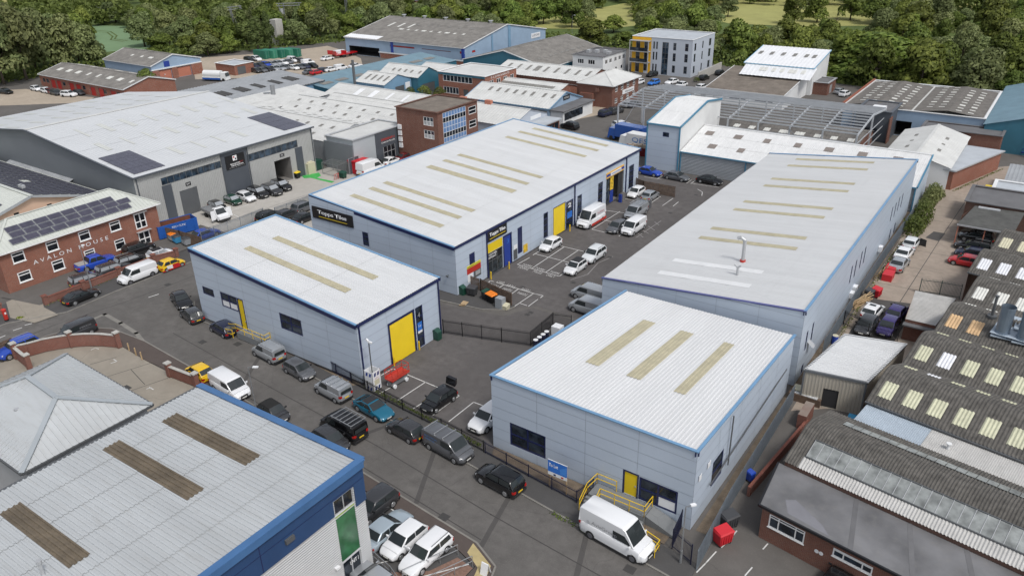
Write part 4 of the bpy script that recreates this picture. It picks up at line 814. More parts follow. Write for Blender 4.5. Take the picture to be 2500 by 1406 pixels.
xx = x+.11; words(t, 'E', xx, sub(sg, .22, .72, .30, .39), 'BROUGHTON', m_whitel, bold=.03); words(t, 'E', xx, sub(sg, .26, .9, .17, .26), 'HIRE & SALES LTD', m_whitel, bold=.03); words(t, 'E', xx, sub(sg, .15, .95, .07, .11), 'www.broughtonhire.co.uk', m_whitel); words(t, 'E', xx, sub(sg, .7, .9, .34, .42), 'PLANT', m_red)
em = sub(sg, .38, .60, .56, .93); plate(t, 'E', x+.17, em, m_whitep, 'emblem', out=.01); plate(t, 'E', x+.18, sub(em, .12, .45, .55, .85), m_red, 'emblem_mark', out=.006); plate(t, 'E', x+.18, sub(em, .5, .85, .15, .48), m_black, 'emblem_mark', out=.006)
for r_ in ((68.29,69.22,4.94,5.38), (87.44,88.39,4.85,5.09)):
    r_ = (r_[0], r_[1], r_[2]-.15, r_[2]+.4); plate(t, 'E', x+.05, r_, m_black, 'sign', out=.04); words(t, 'E', x+.03, sub(r_, .2, .8, .25, .75), 'EXIT', m_whitel)
for yy in (y0+.35, bay[0]-.15, bay[1]+.15, y1-.3): pipe(t, [(x+.14, yy, 8.3), (x+.14, yy, .05)], .09, m_anthra)
wall(t, (-172, y0), (x, y0), 0, [(0, 8.6), (29.5, 11.75), (59.8, 8.4)], m_bgwall); wall(t, (x, y1), (-172, y1), 0, [(0, 8.4), (30, 11.6), (59.8, 8.4)], m_bgwall); wall(t, (-172, y1), (-172, y0), 0, 8.5, m_bgwall)
rb = Roof(t, [(x+.3, y0-.3, 8.5), (x+.3, y1+.3, 8.45), (-142, y1+.3, 11.75), (-142.5, y0-.3, 11.85)], m_bgroof, pitch=.5, h=.02, laps=4)
rw = Roof(t, [(-172, y1+.3, 8.5), (-172, y0-.3, 8.6), (-142.5, y0-.3, 11.85), (-142, y1+.3, 11.75)], m_bgroof, pitch=.5, h=.02, laps=4)
MB().bar((-142.5, y0-.3, 11.92), (-142, y1+.3, 11.82), .7, .08).build('ridge_cap', m_wroof, t)
for a, b in (((x+.35, y0-.35, 8.5), (-142.5, y0-.35, 11.85)), ((-172, y0-.35, 8.55), (-142.5, y0-.35, 11.85)), ((x+.35, y0-.3, 8.42), (x+.35, y1+.3, 8.37))): MB().bar(a, b, .3, .22).build('fascia', m_anthra, t)
m_bgl = PAINT('flush_rooflight', (.52, .53, .50), rough=.4, var=.04)
for k in range(8):
    for j, (v0, v1) in enumerate(((.12, .26), (.42, .56), (.68, .84))):
        u = .08+k*.115+j*.035
        if not (j == 0 and (k < 2 or k > 5)): rb.light(u, u+.022, v0, v1, m_bgl, lift=.05)
        rw.light(u, u+.022, v0, v1, m_bgl, lift=.05)
for cs, nu, nv in (([(0.030,0.034), (0.176,0.037), (0.025,0.349)], 6, 4), ([(0.849,0.050), (0.990,0.041), (0.876,0.386)], 6, 4)):
    u0, u1 = cs[0][0], cs[1][0]; v0, v1 = cs[0][1], cs[2][1]
    for i in range(nu):
        for k in range(nv):
            a = [rb.P(u0+(u1-u0)*(i+p_)/nu, v0+(v1-v0)*(k+r_)/nv, .1) for p_, r_ in ((.012, .012), (.988, .012), (.988, .988), (.012, .988))]; MB().hexa([p_-rb.N*.04 for p_ in a]+a).build('solar_panel', m_pv, t)
# --- avalon house
t = thing('brick_office', 'two-storey red brick office with hipped roof, solar panels and wall lettering', 'building', (-111, 48, 0)); x = -106.6; y0, y1, he = 37.2, 59.5, 5.65
wins = [(38.71,40.31,3.71,5.13), (43.12,44.7,3.69,5.1), (47.56,49.14,3.68,5.05), (52.02,53.61,3.58,4.99), (38.73,40.37,0.96,2.37), (43.15,44.75,0.87,2.34), (47.62,49.16,0.88,2.24), (52.1,53.64,0.71,2.24)]
drs = [(55.76,57.51,2.68,5.05), (55.78,57.59,0.05,2.19)]
drs[1] = (drs[1][0], drs[1][1], .1, drs[1][3])
hw = lambda: WIN(m_upvc, m_glassd, 1, 2, fw=.13, zs=[.68], sill=True, out=0)
fd = lambda: WIN(m_upvc, m_glassd, 2, 2, fw=.16, zs=[.45], out=0, name='french_window')
wall(t, (x, y0), (x, y1), 0, he, m_brick, ops_at(y0, [(*w_, hw()) for w_ in wins]+[(*w_, fd()) for w_ in drs])); wall(t, (-116, y0), (x, y0), 0, he, m_brick, [(3, 4.6, 3.5, 4.6, hw()), (6, 7.6, 3.5, 4.6, hw())]); wall(t, (x, y1), (-116, y1), 0, he, m_brick); wall(t, (-116, y1), (-116, y0), 0, he, m_brick)
ap = [V(-111.2, 41.2, 8.2), V(-111.2, 55.6, 8.2)]; ev = {'se': V(x+.45, y0-.45, he), 'ne': V(x+.45, y1+.45, he), 'nw': V(-116.4, y1+.45, he), 'sw': V(-116.4, y0-.45, he)}
m_avr = PAINT('avalon_roof', (.50, .52, .48), rough=.5, var=.06, scale=.6, dirt=.2, dirtcol=(.34, .35, .3))
def hf(a, b, tops):
    p, q_ = ev[a], ev[b]; mb = MB().poly([p, q_]+list(reversed(tops))); d = (q_-p).normalized(); T = tops[0]; L_ = (q_-p).length; up = (T-p)-d*((T-p).dot(d)); H_ = up.length; up.normalize(); nn = d.cross(up); nn = nn if nn.z > 0 else -nn; sa, sb = (tops[0]-p).dot(d), (tops[-1]-p).dot(d)
    for i in range(1, int(L_/.5)):
        s_ = i*.5; hh = H_*(s_/max(sa, .01) if s_ < sa else 1 if s_ <= sb else (L_-s_)/(L_-sb))
        if hh > .3: mb.bar(p+d*s_+nn*.02, p+d*s_+up*(hh-.1)+nn*.02, .05, .05, up=tuple(nn))
    return mb.build('roof_slope', m_avr, t), p, d, up, nn, H_
_, p, d, up, nn, H_ = hf('se', 'ne', [ap[0], ap[1]]); hf('sw', 'se', [ap[0]]); hf('ne', 'nw', [ap[1]]); hf('nw', 'sw', [ap[1], ap[0]])
mb = MB(); [mb.bar(ev[a]+V(0, 0, .05), b+V(0, 0, .05), .3, .06) for a, b in (('se', ap[0]), ('sw', ap[0]), ('ne', ap[1]), ('nw', ap[1]))]; mb.bar(ap[0]+V(0, 0, .07), ap[1]+V(0, 0, .07), .3, .06); mb.build('hip_cap', m_avr, t)
mb = MB(); [mb.bar(ev[a]+V(0, 0, -.1), ev[b]+V(0, 0, -.1), .16, .18) for a, b in (('sw', 'se'), ('se', 'ne'), ('ne', 'nw'))]; mb.build('gutter', m_upvc, t)
for i in range(9):
    for k in range(3):
        s0 = 3.2+i*1.86-(0 if k else .0); 
        if k == 0: s0 = 1.6+i*1.86+1.0
        if (k == 2 and i > 7): continue
        a = [p+d*(s0+sx)+up*(.75+k*1.12+sy)+nn*.16 for sx, sy in ((0, 0), (1.78, 0), (1.78, 1.04), (0, 1.04))]; so = MB().hexa([v_-nn*.05 for v_ in a]+a).build('solar_panel', m_pvf, t); b = [p+d*(s0+sx)+up*(.75+k*1.12+sy)+nn*.165 for sx, sy in ((.05, .05), (1.73, .05), (1.73, .99), (.05, .99))]; MB().poly(b).build('solar_cells', m_pv, so)
pa, pb = (41.01,2.85), (51.41,2.64)
words(t, 'E', x, (pa[0], (46.12,2.71)[0], 2.75, 3.3), 'AVALON', m_whitel, spacing=1.6, out=.04); words(t, 'E', x, ((47.18,2.8)[0], pb[0], 2.75, 3.3), 'HOUSE', m_whitel, spacing=1.6, out=.04)
for w_ in drs: MB().box(x, x+.5, w_[0]-.2, w_[1]+.2, w_[3]+.05, w_[3]+.12).build('canopy', m_lgrey, t)
# --- workshop with solar roof behind avalon house
t = thing('solar_workshop', 'gabled workshop with a dark solar roof behind the red brick office', 'building', (-135, 52, 0)); xg = -117; ya, yb, yr, ze_, zr_ = 36.5, 57.8, 47.2, 5.6, 8.6
wall(t, (xg, ya), (xg, yb), 0, [(0, ze_), (yr-ya, zr_), (yb-ya, ze_)], m_peach, [(8, 8.7, 6.4, 6.8, SLAB(m_black, 'vent')), (12.6, 13.3, 6.3, 6.7, SLAB(m_black, 'vent'))]); wall(t, (-165, ya), (xg, ya), 0, ze_, m_white); wall(t, (xg, yb), (-165, yb), 0, ze_, m_white)
rs = Roof(t, [(-165, ya-.3, ze_), (xg+.5, ya-.3, ze_), (xg+.5, yr, zr_+.05), (-165, yr, zr_+.05)], m_avr, pitch=.6, h=.03, laps=2); rn = Roof(t, [(xg+.5, yb+.3, ze_), (-165, yb+.3, ze_), (-165, yr, zr_+.05), (xg+.5, yr, zr_+.05)], m_avr, pitch=.6, h=.03, laps=2)
MB().bar((-165, yr, zr_+.12), (xg+.5, yr, zr_+.12), .5, .07).build('ridge_cap', m_avr, t); mb = MB(); mb.bar((xg+.5, ya-.3, ze_-.05), (xg+.5, yr, zr_), .12, .35).bar((xg+.5, yb+.3, ze_-.05), (xg+.5, yr, zr_), .12, .35).build('barge_board', m_gsheet, t)
for i in range(20):
    for k in range(8):
        if (i, k) in ((14, 5), (13, 5), (15, 5), (17, 3), (18, 3), (9, 6), (10, 6), (6, 4)): continue
        a = [rn.P(.012+i*.038+u_, .05+k*.115+v_, .13) for u_, v_ in ((0, 0), (.0335, 0), (.0335, .098), (0, .098))]; MB().hexa([p_-rn.N*.04 for p_ in a]+a).build('solar_panel', m_pv, t)
for i in range(7): a = [rs.P(.80+i*.022+u_, .52+v_, .13) for u_, v_ in ((0, 0), (.021, 0), (.021, .2), (0, .2))]; MB().hexa([p_-rs.N*.04 for p_ in a]+a).build('solar_panel', m_pv, t)
for i in range(6): a = [rs.P(.80+i*.022+u_, .2+v_, .13) for u_, v_ in ((0, 0), (.021, 0), (.021, .2), (0, .2))]; MB().hexa([p_-rs.N*.04 for p_ in a]+a).build('solar_panel', m_pv, t)
p = rn.P(.1, .9); MB().cyl(p, p+V(0, 0, .8), .15, n=8).bar(p+V(-.6, 0, .6), p+V(.6, 0, .6), .5, .4).build('roof_unit', m_lgrey, t)
shed('lean_to', 'rusty open lean-to shed against the side of the huge grey warehouse', 'shed', -152, -131, 57.9, 60, 4.2, 'monoY', (m_dgrey, m_gsheet), zr=5.2, pitch=.5)
# --- tuning showroom
t, rf = shed('car_showroom', 'pale grey car showroom with dark entrance panel under red and white lettering', 'showroom', -112, -105, 98.5, 112.6, 6.1, 'flat', (PAINT('showroom_cladding', (.40, .43, .45), rough=.5, var=.03), m_wroof), fascia=m_lgrey,
    opsE=[(*(97.02,99.55,1.35,2.51)[:2], .05, 3.0, SLAB(m_anthra, 'roller_door', ribs=.15)), ((100.36,1.64)[0], (101.38,1.58)[0], .05, 2.2, SLAB(m_lgrey, 'door'))], opsS=[])
x = -105; dp = (104.21,110.38,5.59,6.05); dp = (dp[0], dp[1], 0, 6.05)
plate(t, 'E', x, dp, m_anthra, 'entrance_panel', out=.15); words(t, 'E', x+.1, sub(dp, .24, .84, .70, .775), 'DESIGN911', m_red, bold=.03); words(t, 'E', x+.1, sub(dp, .24, .84, .62, .675), 'Centre for Porsche', m_whitel, bold=.01)
ge = sub(dp, .3, .82, .02, .5); mb = MB().box(x+.15, x+.16, *ge[:2], *ge[2:]); mb.build('glazing', m_glassd, t); mb = MB(); [mb.box(x+.161, x+.2, a-.05, a+.05, ge[2], ge[3]) for a in (ge[0], ge[0]+(ge[1]-ge[0])*.33, ge[0]+(ge[1]-ge[0])*.66, ge[1])]; mb.box(x+.161, x+.19, ge[0], ge[1], 1.9, 2.0).build('glazing_bar', m_lgrey, t)
MB().box(-112.5, -105, 98.2, 98.45, 0, 5.2).build('side_wall', m_bgwall, t)
for k, (a, b, xs) in enumerate(((99, 113.6, (-146, -112.3)), (113.7, 125.4, (-143, -105.2)), (125.5, 131, (-141, -118)))):
    shed('sawtooth_shed', ('white multi-bay shed roof nearest the grey warehouse, dotted with small rooflights', 'white multi-bay shed roof running up to the brown brick block', 'narrow white shed roof behind the multi-bay sheds')[k], 'shed', xs[0], xs[1], a, b, 4.6, 'gable', (m_gsheet, m_wroof), zr=6.5 if k < 2 else 5.6, pitch=.8, h=.03, laps=2, over=.05,
         lights=[(0, 9, .18, .32, .022, m_dlight, .04, .98), (0, 9, .6, .74, .022, m_dlight, .0, .95), (1, 9, .2, .34, .022, m_dlight, .04, .98), (1, 9, .6, .74, .022, m_dlight, .0, .95)] if k < 2 else None)
# --- three storey brick block with blue panels
x = -94.3; cw = (111.69,118.66,4.34,9.66); w1 = (119.6,122.04,8.18,8.98); w2 = (119.61,121.93,5.5,6.31); sw1 = (-97.83,-95.39,7.52,8.96); sw2 = (-97.86,-95.34,5.03,6.44)
cw = (cw[0], cw[1], cw[2]-.4, cw[3]); sp = {}
for i in range(8):
    for k in range(6): sp[(i, k)] = m_bpanel if k not in (1, 4) else m_glass
fl = lambda r_: (r_[0], r_[1], min(r_[2], r_[3])-.5, max(r_[2], r_[3])+.2)
t, rf = shed('brick_block', 'three-storey brown brick block with gridded blue glass panel front and weathered flat roof', 'building', -104.6, -94.3, 110.2, 122.4, 10, 'flat', (m_brickd, m_moss), fascia=m_bricko,
    opsE=[(*cw, WIN(m_upvc, m_glass, 8, 6, fw=.07, out=0, special=sp, name='window_wall')), (*fl(w1), w_wht(1, 2, .12)), (*fl(w2), w_wht(1, 2, .12))], opsS=[(sw1[0], sw1[1], sw1[2]-.2, sw1[3], WIN(m_upvc, m_glass, 3, 2, fw=.09, special={(i, 0): m_lgrey for i in range(3)})), (sw2[0], sw2[1], sw2[2]-.2, sw2[3], WIN(m_upvc, m_glass, 3, 2, fw=.09, special={(i, 0): m_lgrey for i in range(3)}))])
for k in range(4): MB().box(-104.3, -103.5, 109.9, 110.2, 2.2+k*1.2, 3.1+k*1.2).build('air_conditioner', m_whitep, t)
# --- tower and low shed at the end of the yard
t = thing('tall_block', 'tall pale block with blue trim and cranked white roof at the yard end', 'building', (-57.5, 138, 0)); X0, X1, Y0, Y1 = -60.6, -54.3, 129, 148
m_tb = PAINT('turquoise_trim', (.07, .22, .34), rough=.4); m_streak = PAINT('streaked_roof', (.66, .665, .66), rough=.5, var=.06, scale=.7, dirt=.5, dirtcol=(.36, .36, .35), stretch=(2.2, .25, 1))
sq = (-57.56,-56.34,6.25,7.08)
wall(t, (X0, Y0), (X1, Y0), 0, 8.3, m_clad, [(sq[0]-X0, sq[1]-X0, sq[2], sq[3], navywin(1, 1))], panel=(6.3, 1.2), back=m_cladback)
tp = [(0, 8.3), (11.8, 10.6), (19, 9.6)]
wall(t, (X1, Y0), (X1, Y1), 0, tp, PAINT('white_rib_cladding', (.66, .665, .66), rough=.5, var=.04), rib=(.4, .03, True)); wall(t, (X1, Y1), (X0, Y1), 0, 9.6, m_white); wall(t, (X0, Y1), (X0, Y0), 0, [(0, 9.6), (7.2, 10.6), (19, 8.3)], m_white)
Roof(t, [(X0-.1, Y0-.1, 8.35), (X1+.1, Y0-.1, 8.35), (X1+.1, Y0+11.8, 10.65), (X0-.1, Y0+11.8, 10.65)], m_streak, pitch=.3, laps=2); Roof(t, [(X1+.1, Y1+.1, 9.65), (X0-.1, Y1+.1, 9.65), (X0-.1, Y0+11.8, 10.65), (X1+.1, Y0+11.8, 10.65)], m_streak, pitch=.3, laps=1)
mb = MB()
for xx in (X0-.12, X1+.12): mb.bar((xx, Y0-.1, 8.4), (xx, Y0+11.8, 10.7), .2, .32).bar((xx, Y0+11.8, 10.7), (xx, Y1+.1, 9.7), .2, .32)
mb.bar((X0-.1, Y0-.13, 8.33), (X1+.1, Y0-.13, 8.33), .2, .25)
for xx in (X0, X1): mb.bar((xx, Y0-.03, 0), (xx, Y0-.03, 8.2), .22, .22)
mb.build('trim', m_tb, t)
t = thing('low_shed', 'low wide shed with streaky white roof and ribbed grey front behind the yard', 'shed', (-35, 134, 0)); X0, X1, Y0, Y1 = -54.1, -15.2, 129.4, 140
wall(t, (X0, Y0), (X1, Y0), 0, 3.9, PAINT('ribbed_grey_cladding', (.36, .38, .40), rough=.45, var=.05, metal=.1), rib=(.25, .05, False))
wall(t, (X1, Y0), (X1, Y1), 0, [(0, 3.9), (10.6, 6.3)], m_clad); wall(t, (X1, Y1), (X0, Y1), 0, 6.3, m_white); wall(t, (X0, Y1), (X0, Y0), 0, [(0, 6.3), (10.6, 3.9)], m_white)
rf = Roof(t, [(X0, Y0-.2, 3.95), (X1+.1, Y0-.2, 3.95), (X1+.1, Y1, 6.4), (X0, Y1, 6.4)], m_streak, pitch=.3, laps=3)
MB().bar((X0, Y1+.02, 6.45), (X1+.1, Y1+.02, 6.45), .5, .12).build('ridge_cap', m_streak, t)
for i in range(7):
    rf.light(.04+i*.137, .075+i*.137, .66, .8, PAINT('brown_rooflight', (.22, .19, .17), rough=.6, var=.1), lift=.07)
    if i < 5: rf.light(.1+i*.137, .135+i*.137, .24, .38, MATS['brown_rooflight'], lift=.07)
mb = MB().bar((X0, Y0-.2, 3.9), (X1, Y0-.2, 3.9), .16, .2).bar((X1+.12, Y0-.2, 4.0), (X1+.12, Y1, 6.4), .2, .3)
for xx in (X0+.15, -42, -29, X1-.1): mb.bar((xx, Y0-.1, 0), (xx, Y0-.1, 3.9), .18, .14)
mb.build('trim', m_tb, t)
# ------------------------------------------------------------------ background buildings
lt = lambda *a: list(a)
t, rf = shed('distribution_warehouse', 'large far warehouse with weathered grey roof, pale blue walls and red window strips', 'warehouse', -204.5, -153.6, 193.6, 240, 5.6, 'gable', (m_bluec, m_asb), zr=9.8, pitch=.9, h=.05, laps=4, wave=False, over=.3, fascia=m_white,
    opsS=[(-203, -189, .05, 2.9, VOID(m_insided, 6)), (*(-184.07,-173.51,3.83,4.37), WIN(m_dgrey, m_reddoor, 8, 1, fw=.08)), (*(-170.39,-158.58,3.98,4.22), WIN(m_dgrey, m_reddoor, 9, 1, fw=.08)), (*(-155.08,-153.37,3.76,4.5), WIN(m_dgrey, m_reddoor, 1, 1))], opsE=[(*(197.88,199.55,3.5,4.21), WIN(m_dgrey, m_reddoor, 1, 1))])
MB().box(-188.5, -153.5, 193.3, 193.58, 0, 1.6).box(-153.58, -153.3, 193.3, 240, 0, 1.9).build('brick_plinth', m_brick, t); MB().box(-153.28, -153.2, 193.2, 240.1, 1.9, 2.2).box(-189, -153.3, 193.2, 193.28, 1.6, 2.0).build('plinth_band', m_white, t)
MB().box(-154.3, -153.45, 193.4, 194.0, 1.9, 5.6).box(-183.6, -182.6, 193.4, 193.58, 1.9, 5.6).build('corner_panel', m_tblue, t); MB().box(-153.5, -153.4, 217.3, 218.6, 2.2, 9.4).box(-153.5, -153.42, 208, 208.8, 2.2, 7.6).build('blue_stripe', m_midblue, t)
for k in range(9): rf[0].light(.3+k*.065, .325+k*.065, .45, .5, m_wlight, lift=.09)
for k in range(6): rf[0].light(.36+k*.09, .385+k*.09, .68, .73, m_dlight, lift=.09)
for u in (.15, .24, .33): rf[0].light(u, u+.012, .55, .72, m_wlight, lift=.09)
rf[0].light(0, .29, 0, .14, m_whitep, lift=.1)
for k in range(5): MB().cyl((-198+k*9.5, 216.8, 9.6), (-198+k*9.5, 216.8, 10.4), .5, n=8).cyl((-198+k*9.5, 216.8, 10.4), (-198+k*9.5, 216.8, 10.6), .85, n=8).build('roof_vent', m_lgrey, t)
plate(t, 'E', -153.6, (231, 236.5, 3.4, 5.0), m_whitep, 'sign_board', out=.1); words(t, 'E', -153.55, (231.6, 235.9, 3.9, 4.6), 'SUMITOMO', m_navy)
shed('brick_workshop_row', 'long low red brick workshop row with red doors and grey roof, far left', 'workshop', -245, -201.5, 110.9, 126, 3.3, 'gable', (m_brick, m_asb), zr=5.3, pitch=1.0, h=.05, laps=2, fascia=m_white,
    opsS=[(a, a+2.6, .05, 2.5, SLAB(m_reddoor, 'door', frame=m_dgrey)) for a in (-239, -235.8, -229, -225.4, -218, -214, -208)]+[(a, a+1.5, 1.2, 2.3, w_dark()) for a in (-243.5, -241.5, -232.5, -222, -211.5, -205)], lights=[(0, 8, .45, .65, .035, m_wlight, .05, 1), (1, 6, .4, .6, .04, m_wlight, .1, 1)])
t, rf = shed('blue_gabled_shed', 'pale blue gabled shed on brick base with two salmon roller doors and blue sign', 'warehouse', -244, -219.2, 130.4, 147, 4.6, 'gable', (m_bluec, m_asb), zr=6.9, pitch=1, h=.05, laps=2, fascia=m_white, peak=.45, lights=[(0, 3, .5, .62, .05, m_wlight, .3, .85)],
    opsE=[(132.5, 136.6, .05, 3.0, SLAB(m_salmon, 'roller_door', ribs=.2, frame=m_brick, fw=.2)), (138.6, 143.2, .05, 3.0, SLAB(m_salmon, 'roller_door', ribs=.2, frame=m_brick, fw=.2))])
MB().box(-219.22, -218.9, 130.4, 132.4, 0, 3.2).box(-219.22, -218.9, 136.7, 138.5, 0, 3.2).box(-219.22, -218.9, 143.3, 147, 0, 3.2).build('brick_plinth', m_brick, t); MB().box(-219.3, -218.85, 130.2, 147.1, 3.2, 3.45).build('plinth_band', m_white, t); plate(t, 'E', -219.2, (134.6, 136.4, 3.7, 5.3), m_tblue, 'sign_board', out=.1)
shed('brick_store', 'small flat-roofed brick store beside the far car park', 'shed', -215, -206, 149, 156, 3.0, 'flat', (m_brick, m_feltl), opsE=[(150, 153, .05, 2.4, SLAB(m_dgrey, 'roller_door', ribs=.2))], fascia=m_white)
shed('brick_shed', 'red brick shed at the left edge behind the huge grey warehouse', 'shed', -192, -174.5, 76, 90, 4.0, 'flat', (m_brick, m_asb))
t, rf = shed('ribbed_grey_shed', 'long grey ribbed roof shed with four dark square rooflights', 'shed', -175, -158, 106, 140.5, 4.6, 'monoX', (m_midblue, m_gsheet), zr=5.7, pitch=.9, h=.09, laps=3, fascia=m_dgrey)
for k in range(6): rf[0].light(.08+k*.15, .15+k*.15, .30, .56, PAINT('black_rooflight', (.06, .058, .055), rough=.6), lift=.14)
t, rf = shed('cream_shed', 'pale ribbed shed with round steel chimney between grey and white roofs', 'shed', -157.6, -146.4, 100, 131.5, 4.0, 'monoX', (m_gsheet, m_wroof), zr=5.2, pitch=.7, laps=2, ribw=(.5, .05, True)); p = (-154.75,121.52); MB().cyl((*p, 4.4), (*p, 7.2), .55, n=12).cyl((p[0]-1.7, p[1]-.6, 4.5), (p[0]-1.7, p[1]-.6, 5.3), .8, n=12).build('chimney', m_galv, t)
t, rf = shed('long_blue_shed', 'long blue-roofed shed with rows of grey rooflights', 'shed', -164, -150, 137, 185.5, 3.4, 'monoX', (m_teal, m_bluer), zr=4.7, pitch=.9, laps=2)
for k in range(8): rf[0].light(.03+k*.12, .11+k*.12, .42, .56, m_dlight, lift=.09)
t, rf = shed('pale_blue_shed', 'pale blue gabled shed with brown roof patches, shutter and white sign', 'shed', -151, -141, 145, 155.2, 4.3, 'gable', (m_midblue, m_wroof), zr=6.1, pitch=.7, laps=2, lights=[(0, 4, .3, .75, .06, m_dlight, .1, .95)], opsE=[(149, 152.4, .05, 3.1, SLAB(m_dgrey, 'roller_door', ribs=.2))]); plate(t, 'E', -141, (152.8, 154.6, 2, 3.6), m_whitep, 'sign_board'); p = (-150.5, 144.2); MB().cyl((*p, 3.5), (*p, 9.8), .35, n=10).build('chimney', m_dgrey, t)
shed('teal_shed', 'dark teal gabled shed behind the pale blue one', 'shed', -152.5, -138.8, 155.4, 164, 4.6, 'gable', (m_teal, m_wroof), zr=6.6, pitch=.7, laps=2, lights=[(0, 5, .35, .6, .045, m_dlight, .2, .98)], opsE=[(157, 162, .05, 2.6, SLAB(m_dgrey, 'roller_door', ribs=.2))])
t, rf = shed('long_white_shed', 'long shallow white shed roof in front of the pale blue shed', 'shed', -149, -119, 131.6, 143.5, 3.6, 'gable', (m_gsheet, m_wroof), zr=5.4, pitch=.8, laps=2); [rf[0].light(.3+k*.16, .335+k*.16, .25, .8, m_whitep, lift=.08) for k in range(4)]
t, rf = shed('brick_factory', 'low brick factory range with plain white roof behind the teal shed', 'building', -148.5, -121.5, 164.4, 176.5, 3.6, 'gable', (m_brick, m_wroof), zr=5.4, pitch=1, laps=2, opsS=[(a, a+2.4, 1.2, 2.5, w_wht(3, 2)) for a in (-140, -135, -130.5)])
t, rf = shed('brick_print_works', 'flat-roofed red brick works with white strip windows and roof edge', 'building', -134, -119, 158, 171.8, 6.2, 'flat', (m_brick, m_wroof), fascia=m_white, opsS=[(-132.5, -123, 4, 5.6, WIN(m_upvc, m_glass, 8, 1, fw=.1)), (-132.5, -127.5, .9, 2.6, WIN(m_upvc, m_glass, 5, 1, fw=.1)), (-126, -124.4, .05, 2.4, SLAB(m_dgrey, 'door'))], opsE=[(a, a+1.6, 3.7, 4.9, w_wht(2, 1)) for a in (160, 163, 166, 169)]); words(t, 'E', -119, (160.5, 168.5, 5.2, 5.8), 'D. C. JONES & SON LTD', m_whitel); MB().box(-134.05, -119, 157.85, 157.99, 5.62, 6.1).build('fascia_band', m_teal, t)
t, rf = shed('glazed_front_shed', 'white ribbed shed with pale blue gable, black sign and glazed office front', 'building', -117, -93.4, 147.4, 161.6, 3.4, 'gable', (m_bluec, m_wroof), zr=5.8, pitch=.8, laps=2, lights=[(0, 8, .55, .78, .022, m_dlight, .12, .95)], opsS=[(-116, -94, 1.2, 2.8, WIN(m_dgrey, m_glass, 16, 1, fw=.08))], fascia=m_midblue); plate(t, 'E', -93.4, (153.4, 156.2, 4.0, 5.0), m_black, 'sign_board'); words(t, 'E', -93.38, (153.8, 155.8, 4.3, 4.7), 'STUDIO', m_whitel)
MB().box(-93.3, -90, 147.8, 161, 0, 2.9).build('office_front', m_white, t); MB().box(-93.35, -89.6, 147.4, 161.4, 2.9, 3.15).build('canopy_roof', m_felt, t); mb = MB(); [mb.box(-89.97, -89.9, 148.4+k*1.15, 149.4+k*1.15, .9, 2.5) for k in range(7)]; mb.build('office_glazing', m_glass, t)
t, rf = shed('grey_gabled_shed', 'pale gabled shed with white strip sign in front of the glazed office shed', 'shed', -118, -91.5, 130, 143.6, 3.5, 'gable', (m_silv, m_wroof), zr=5.6, pitch=.8, laps=2); MB().box(-91.4, -88, 131, 143, 0, 2.6).build('front_office', m_brick, t); MB().box(-91.45, -87.6, 130.8, 143.4, 2.6, 2.85).build('front_roof', m_feltl, t); plate(t, 'E', -91.5, (137, 141, 3.2, 4.0), m_whitep, 'sign_board')
mb = MB(); [mb.box(-87.98, -87.92, 132+k*1.8, 133.5+k*1.8, .9, 2.2) for k in range(6)]; mb.build('office_glazing', m_glass, t); [MB().box(-103+k*-7, -101.4+k*-7, 136.4, 137.2, 5.4, 6.4).build('roof_cowl', m_salmon, t) for k in range(2)]
shed('low_link_shed', 'low pale link roof behind the glazed office shed', 'shed', -125, -101, 163, 172.5, 3.2, 'gable', (m_brick, m_wroof), zr=4.4, pitch=.8, laps=1, lights=[(0, 1, .35, .6, .8, m_dlight, .05, .95)])
shed('white_factory', 'white factory roof with a row of grey rooflights beside the hipped brick office', 'building', -128.5, -99.5, 174.5, 189, 3.9, 'gable', (m_brickd, m_wroof), zr=5.9, pitch=.8, laps=2, lights=[(0, 9, .4, .78, .03, m_dlight, .04, .98)])
t, rf = shed('hipped_brick_office', 'two-storey brick office with pale hipped roof and white wall sign', 'building', -97.2, -88.2, 167.2, 181, 5.4, 'hip', (m_brickd, m_wroof), zr=7.6, over=.5, fascia=m_white, opsE=[(a, a+1.3, 3.6, 4.9, w_wht(2, 2)) for a in (168.6, 171.6, 174.6, 177.8)]+[(a, a+1.3, .9, 2.1, w_wht(2, 2)) for a in (168.6, 171.6, 174.6, 177.8)]); plate(t, 'E', -88.2, (172.4, 178.6, 2.35, 3.4), m_whitep, 'sign_board'); words(t, 'E', -88.15, (173.8, 178, 2.65, 3.1), 'Heraeus', m_dgrey); MB().box(-96.5, -93, 166, 167.1, 0, 3.2).box(-92.6, -91.6, 166.8, 167.1, 3.6, 4.6).build('side_store', m_brickd, t)
t, rf = shed('asbestos_shed', 'broad shed with dark corrugated roof and teal gable end', 'shed', -149, -119.4, 187.5, 222, 3.6, 'gable', (m_teal, m_asb), zr=7.2, ridge='y', pitch=1, h=.06, laps=3, fascia=m_white); [rf[0].light(.1+k*.09, .14+k*.09, .35, .4, m_dlight, lift=.1) for k in range(9)]
t, rf = shed('white_office', 'white two-storey flat-roofed office block between the grey roof and the yellow building', 'building', -117.6, -107.8, 198.2, 212, 5.8, 'flat', (m_white, m_felt), fascia=m_felt, opsE=[(a, a+1.4, 3.6, 4.8, w_wht(2, 1)) for a in (199.5, 202, 205, 207.5, 210)]+[(a, a+1.2, .9, 2, w_wht(1, 1)) for a in (201, 205.5, 209)], opsS=[(-116, -114, 3.5, 4.8, w_wht(3, 1)), (-112.6, -110.4, 3.5, 4.8, w_wht(3, 1))]); [MB().box(-116+k*2.2, -115+k*2.2, 203+k%3, 204.4+k%3, 5.7, 6.5).build('roof_plant', m_lgrey, t) for k in range(4)]
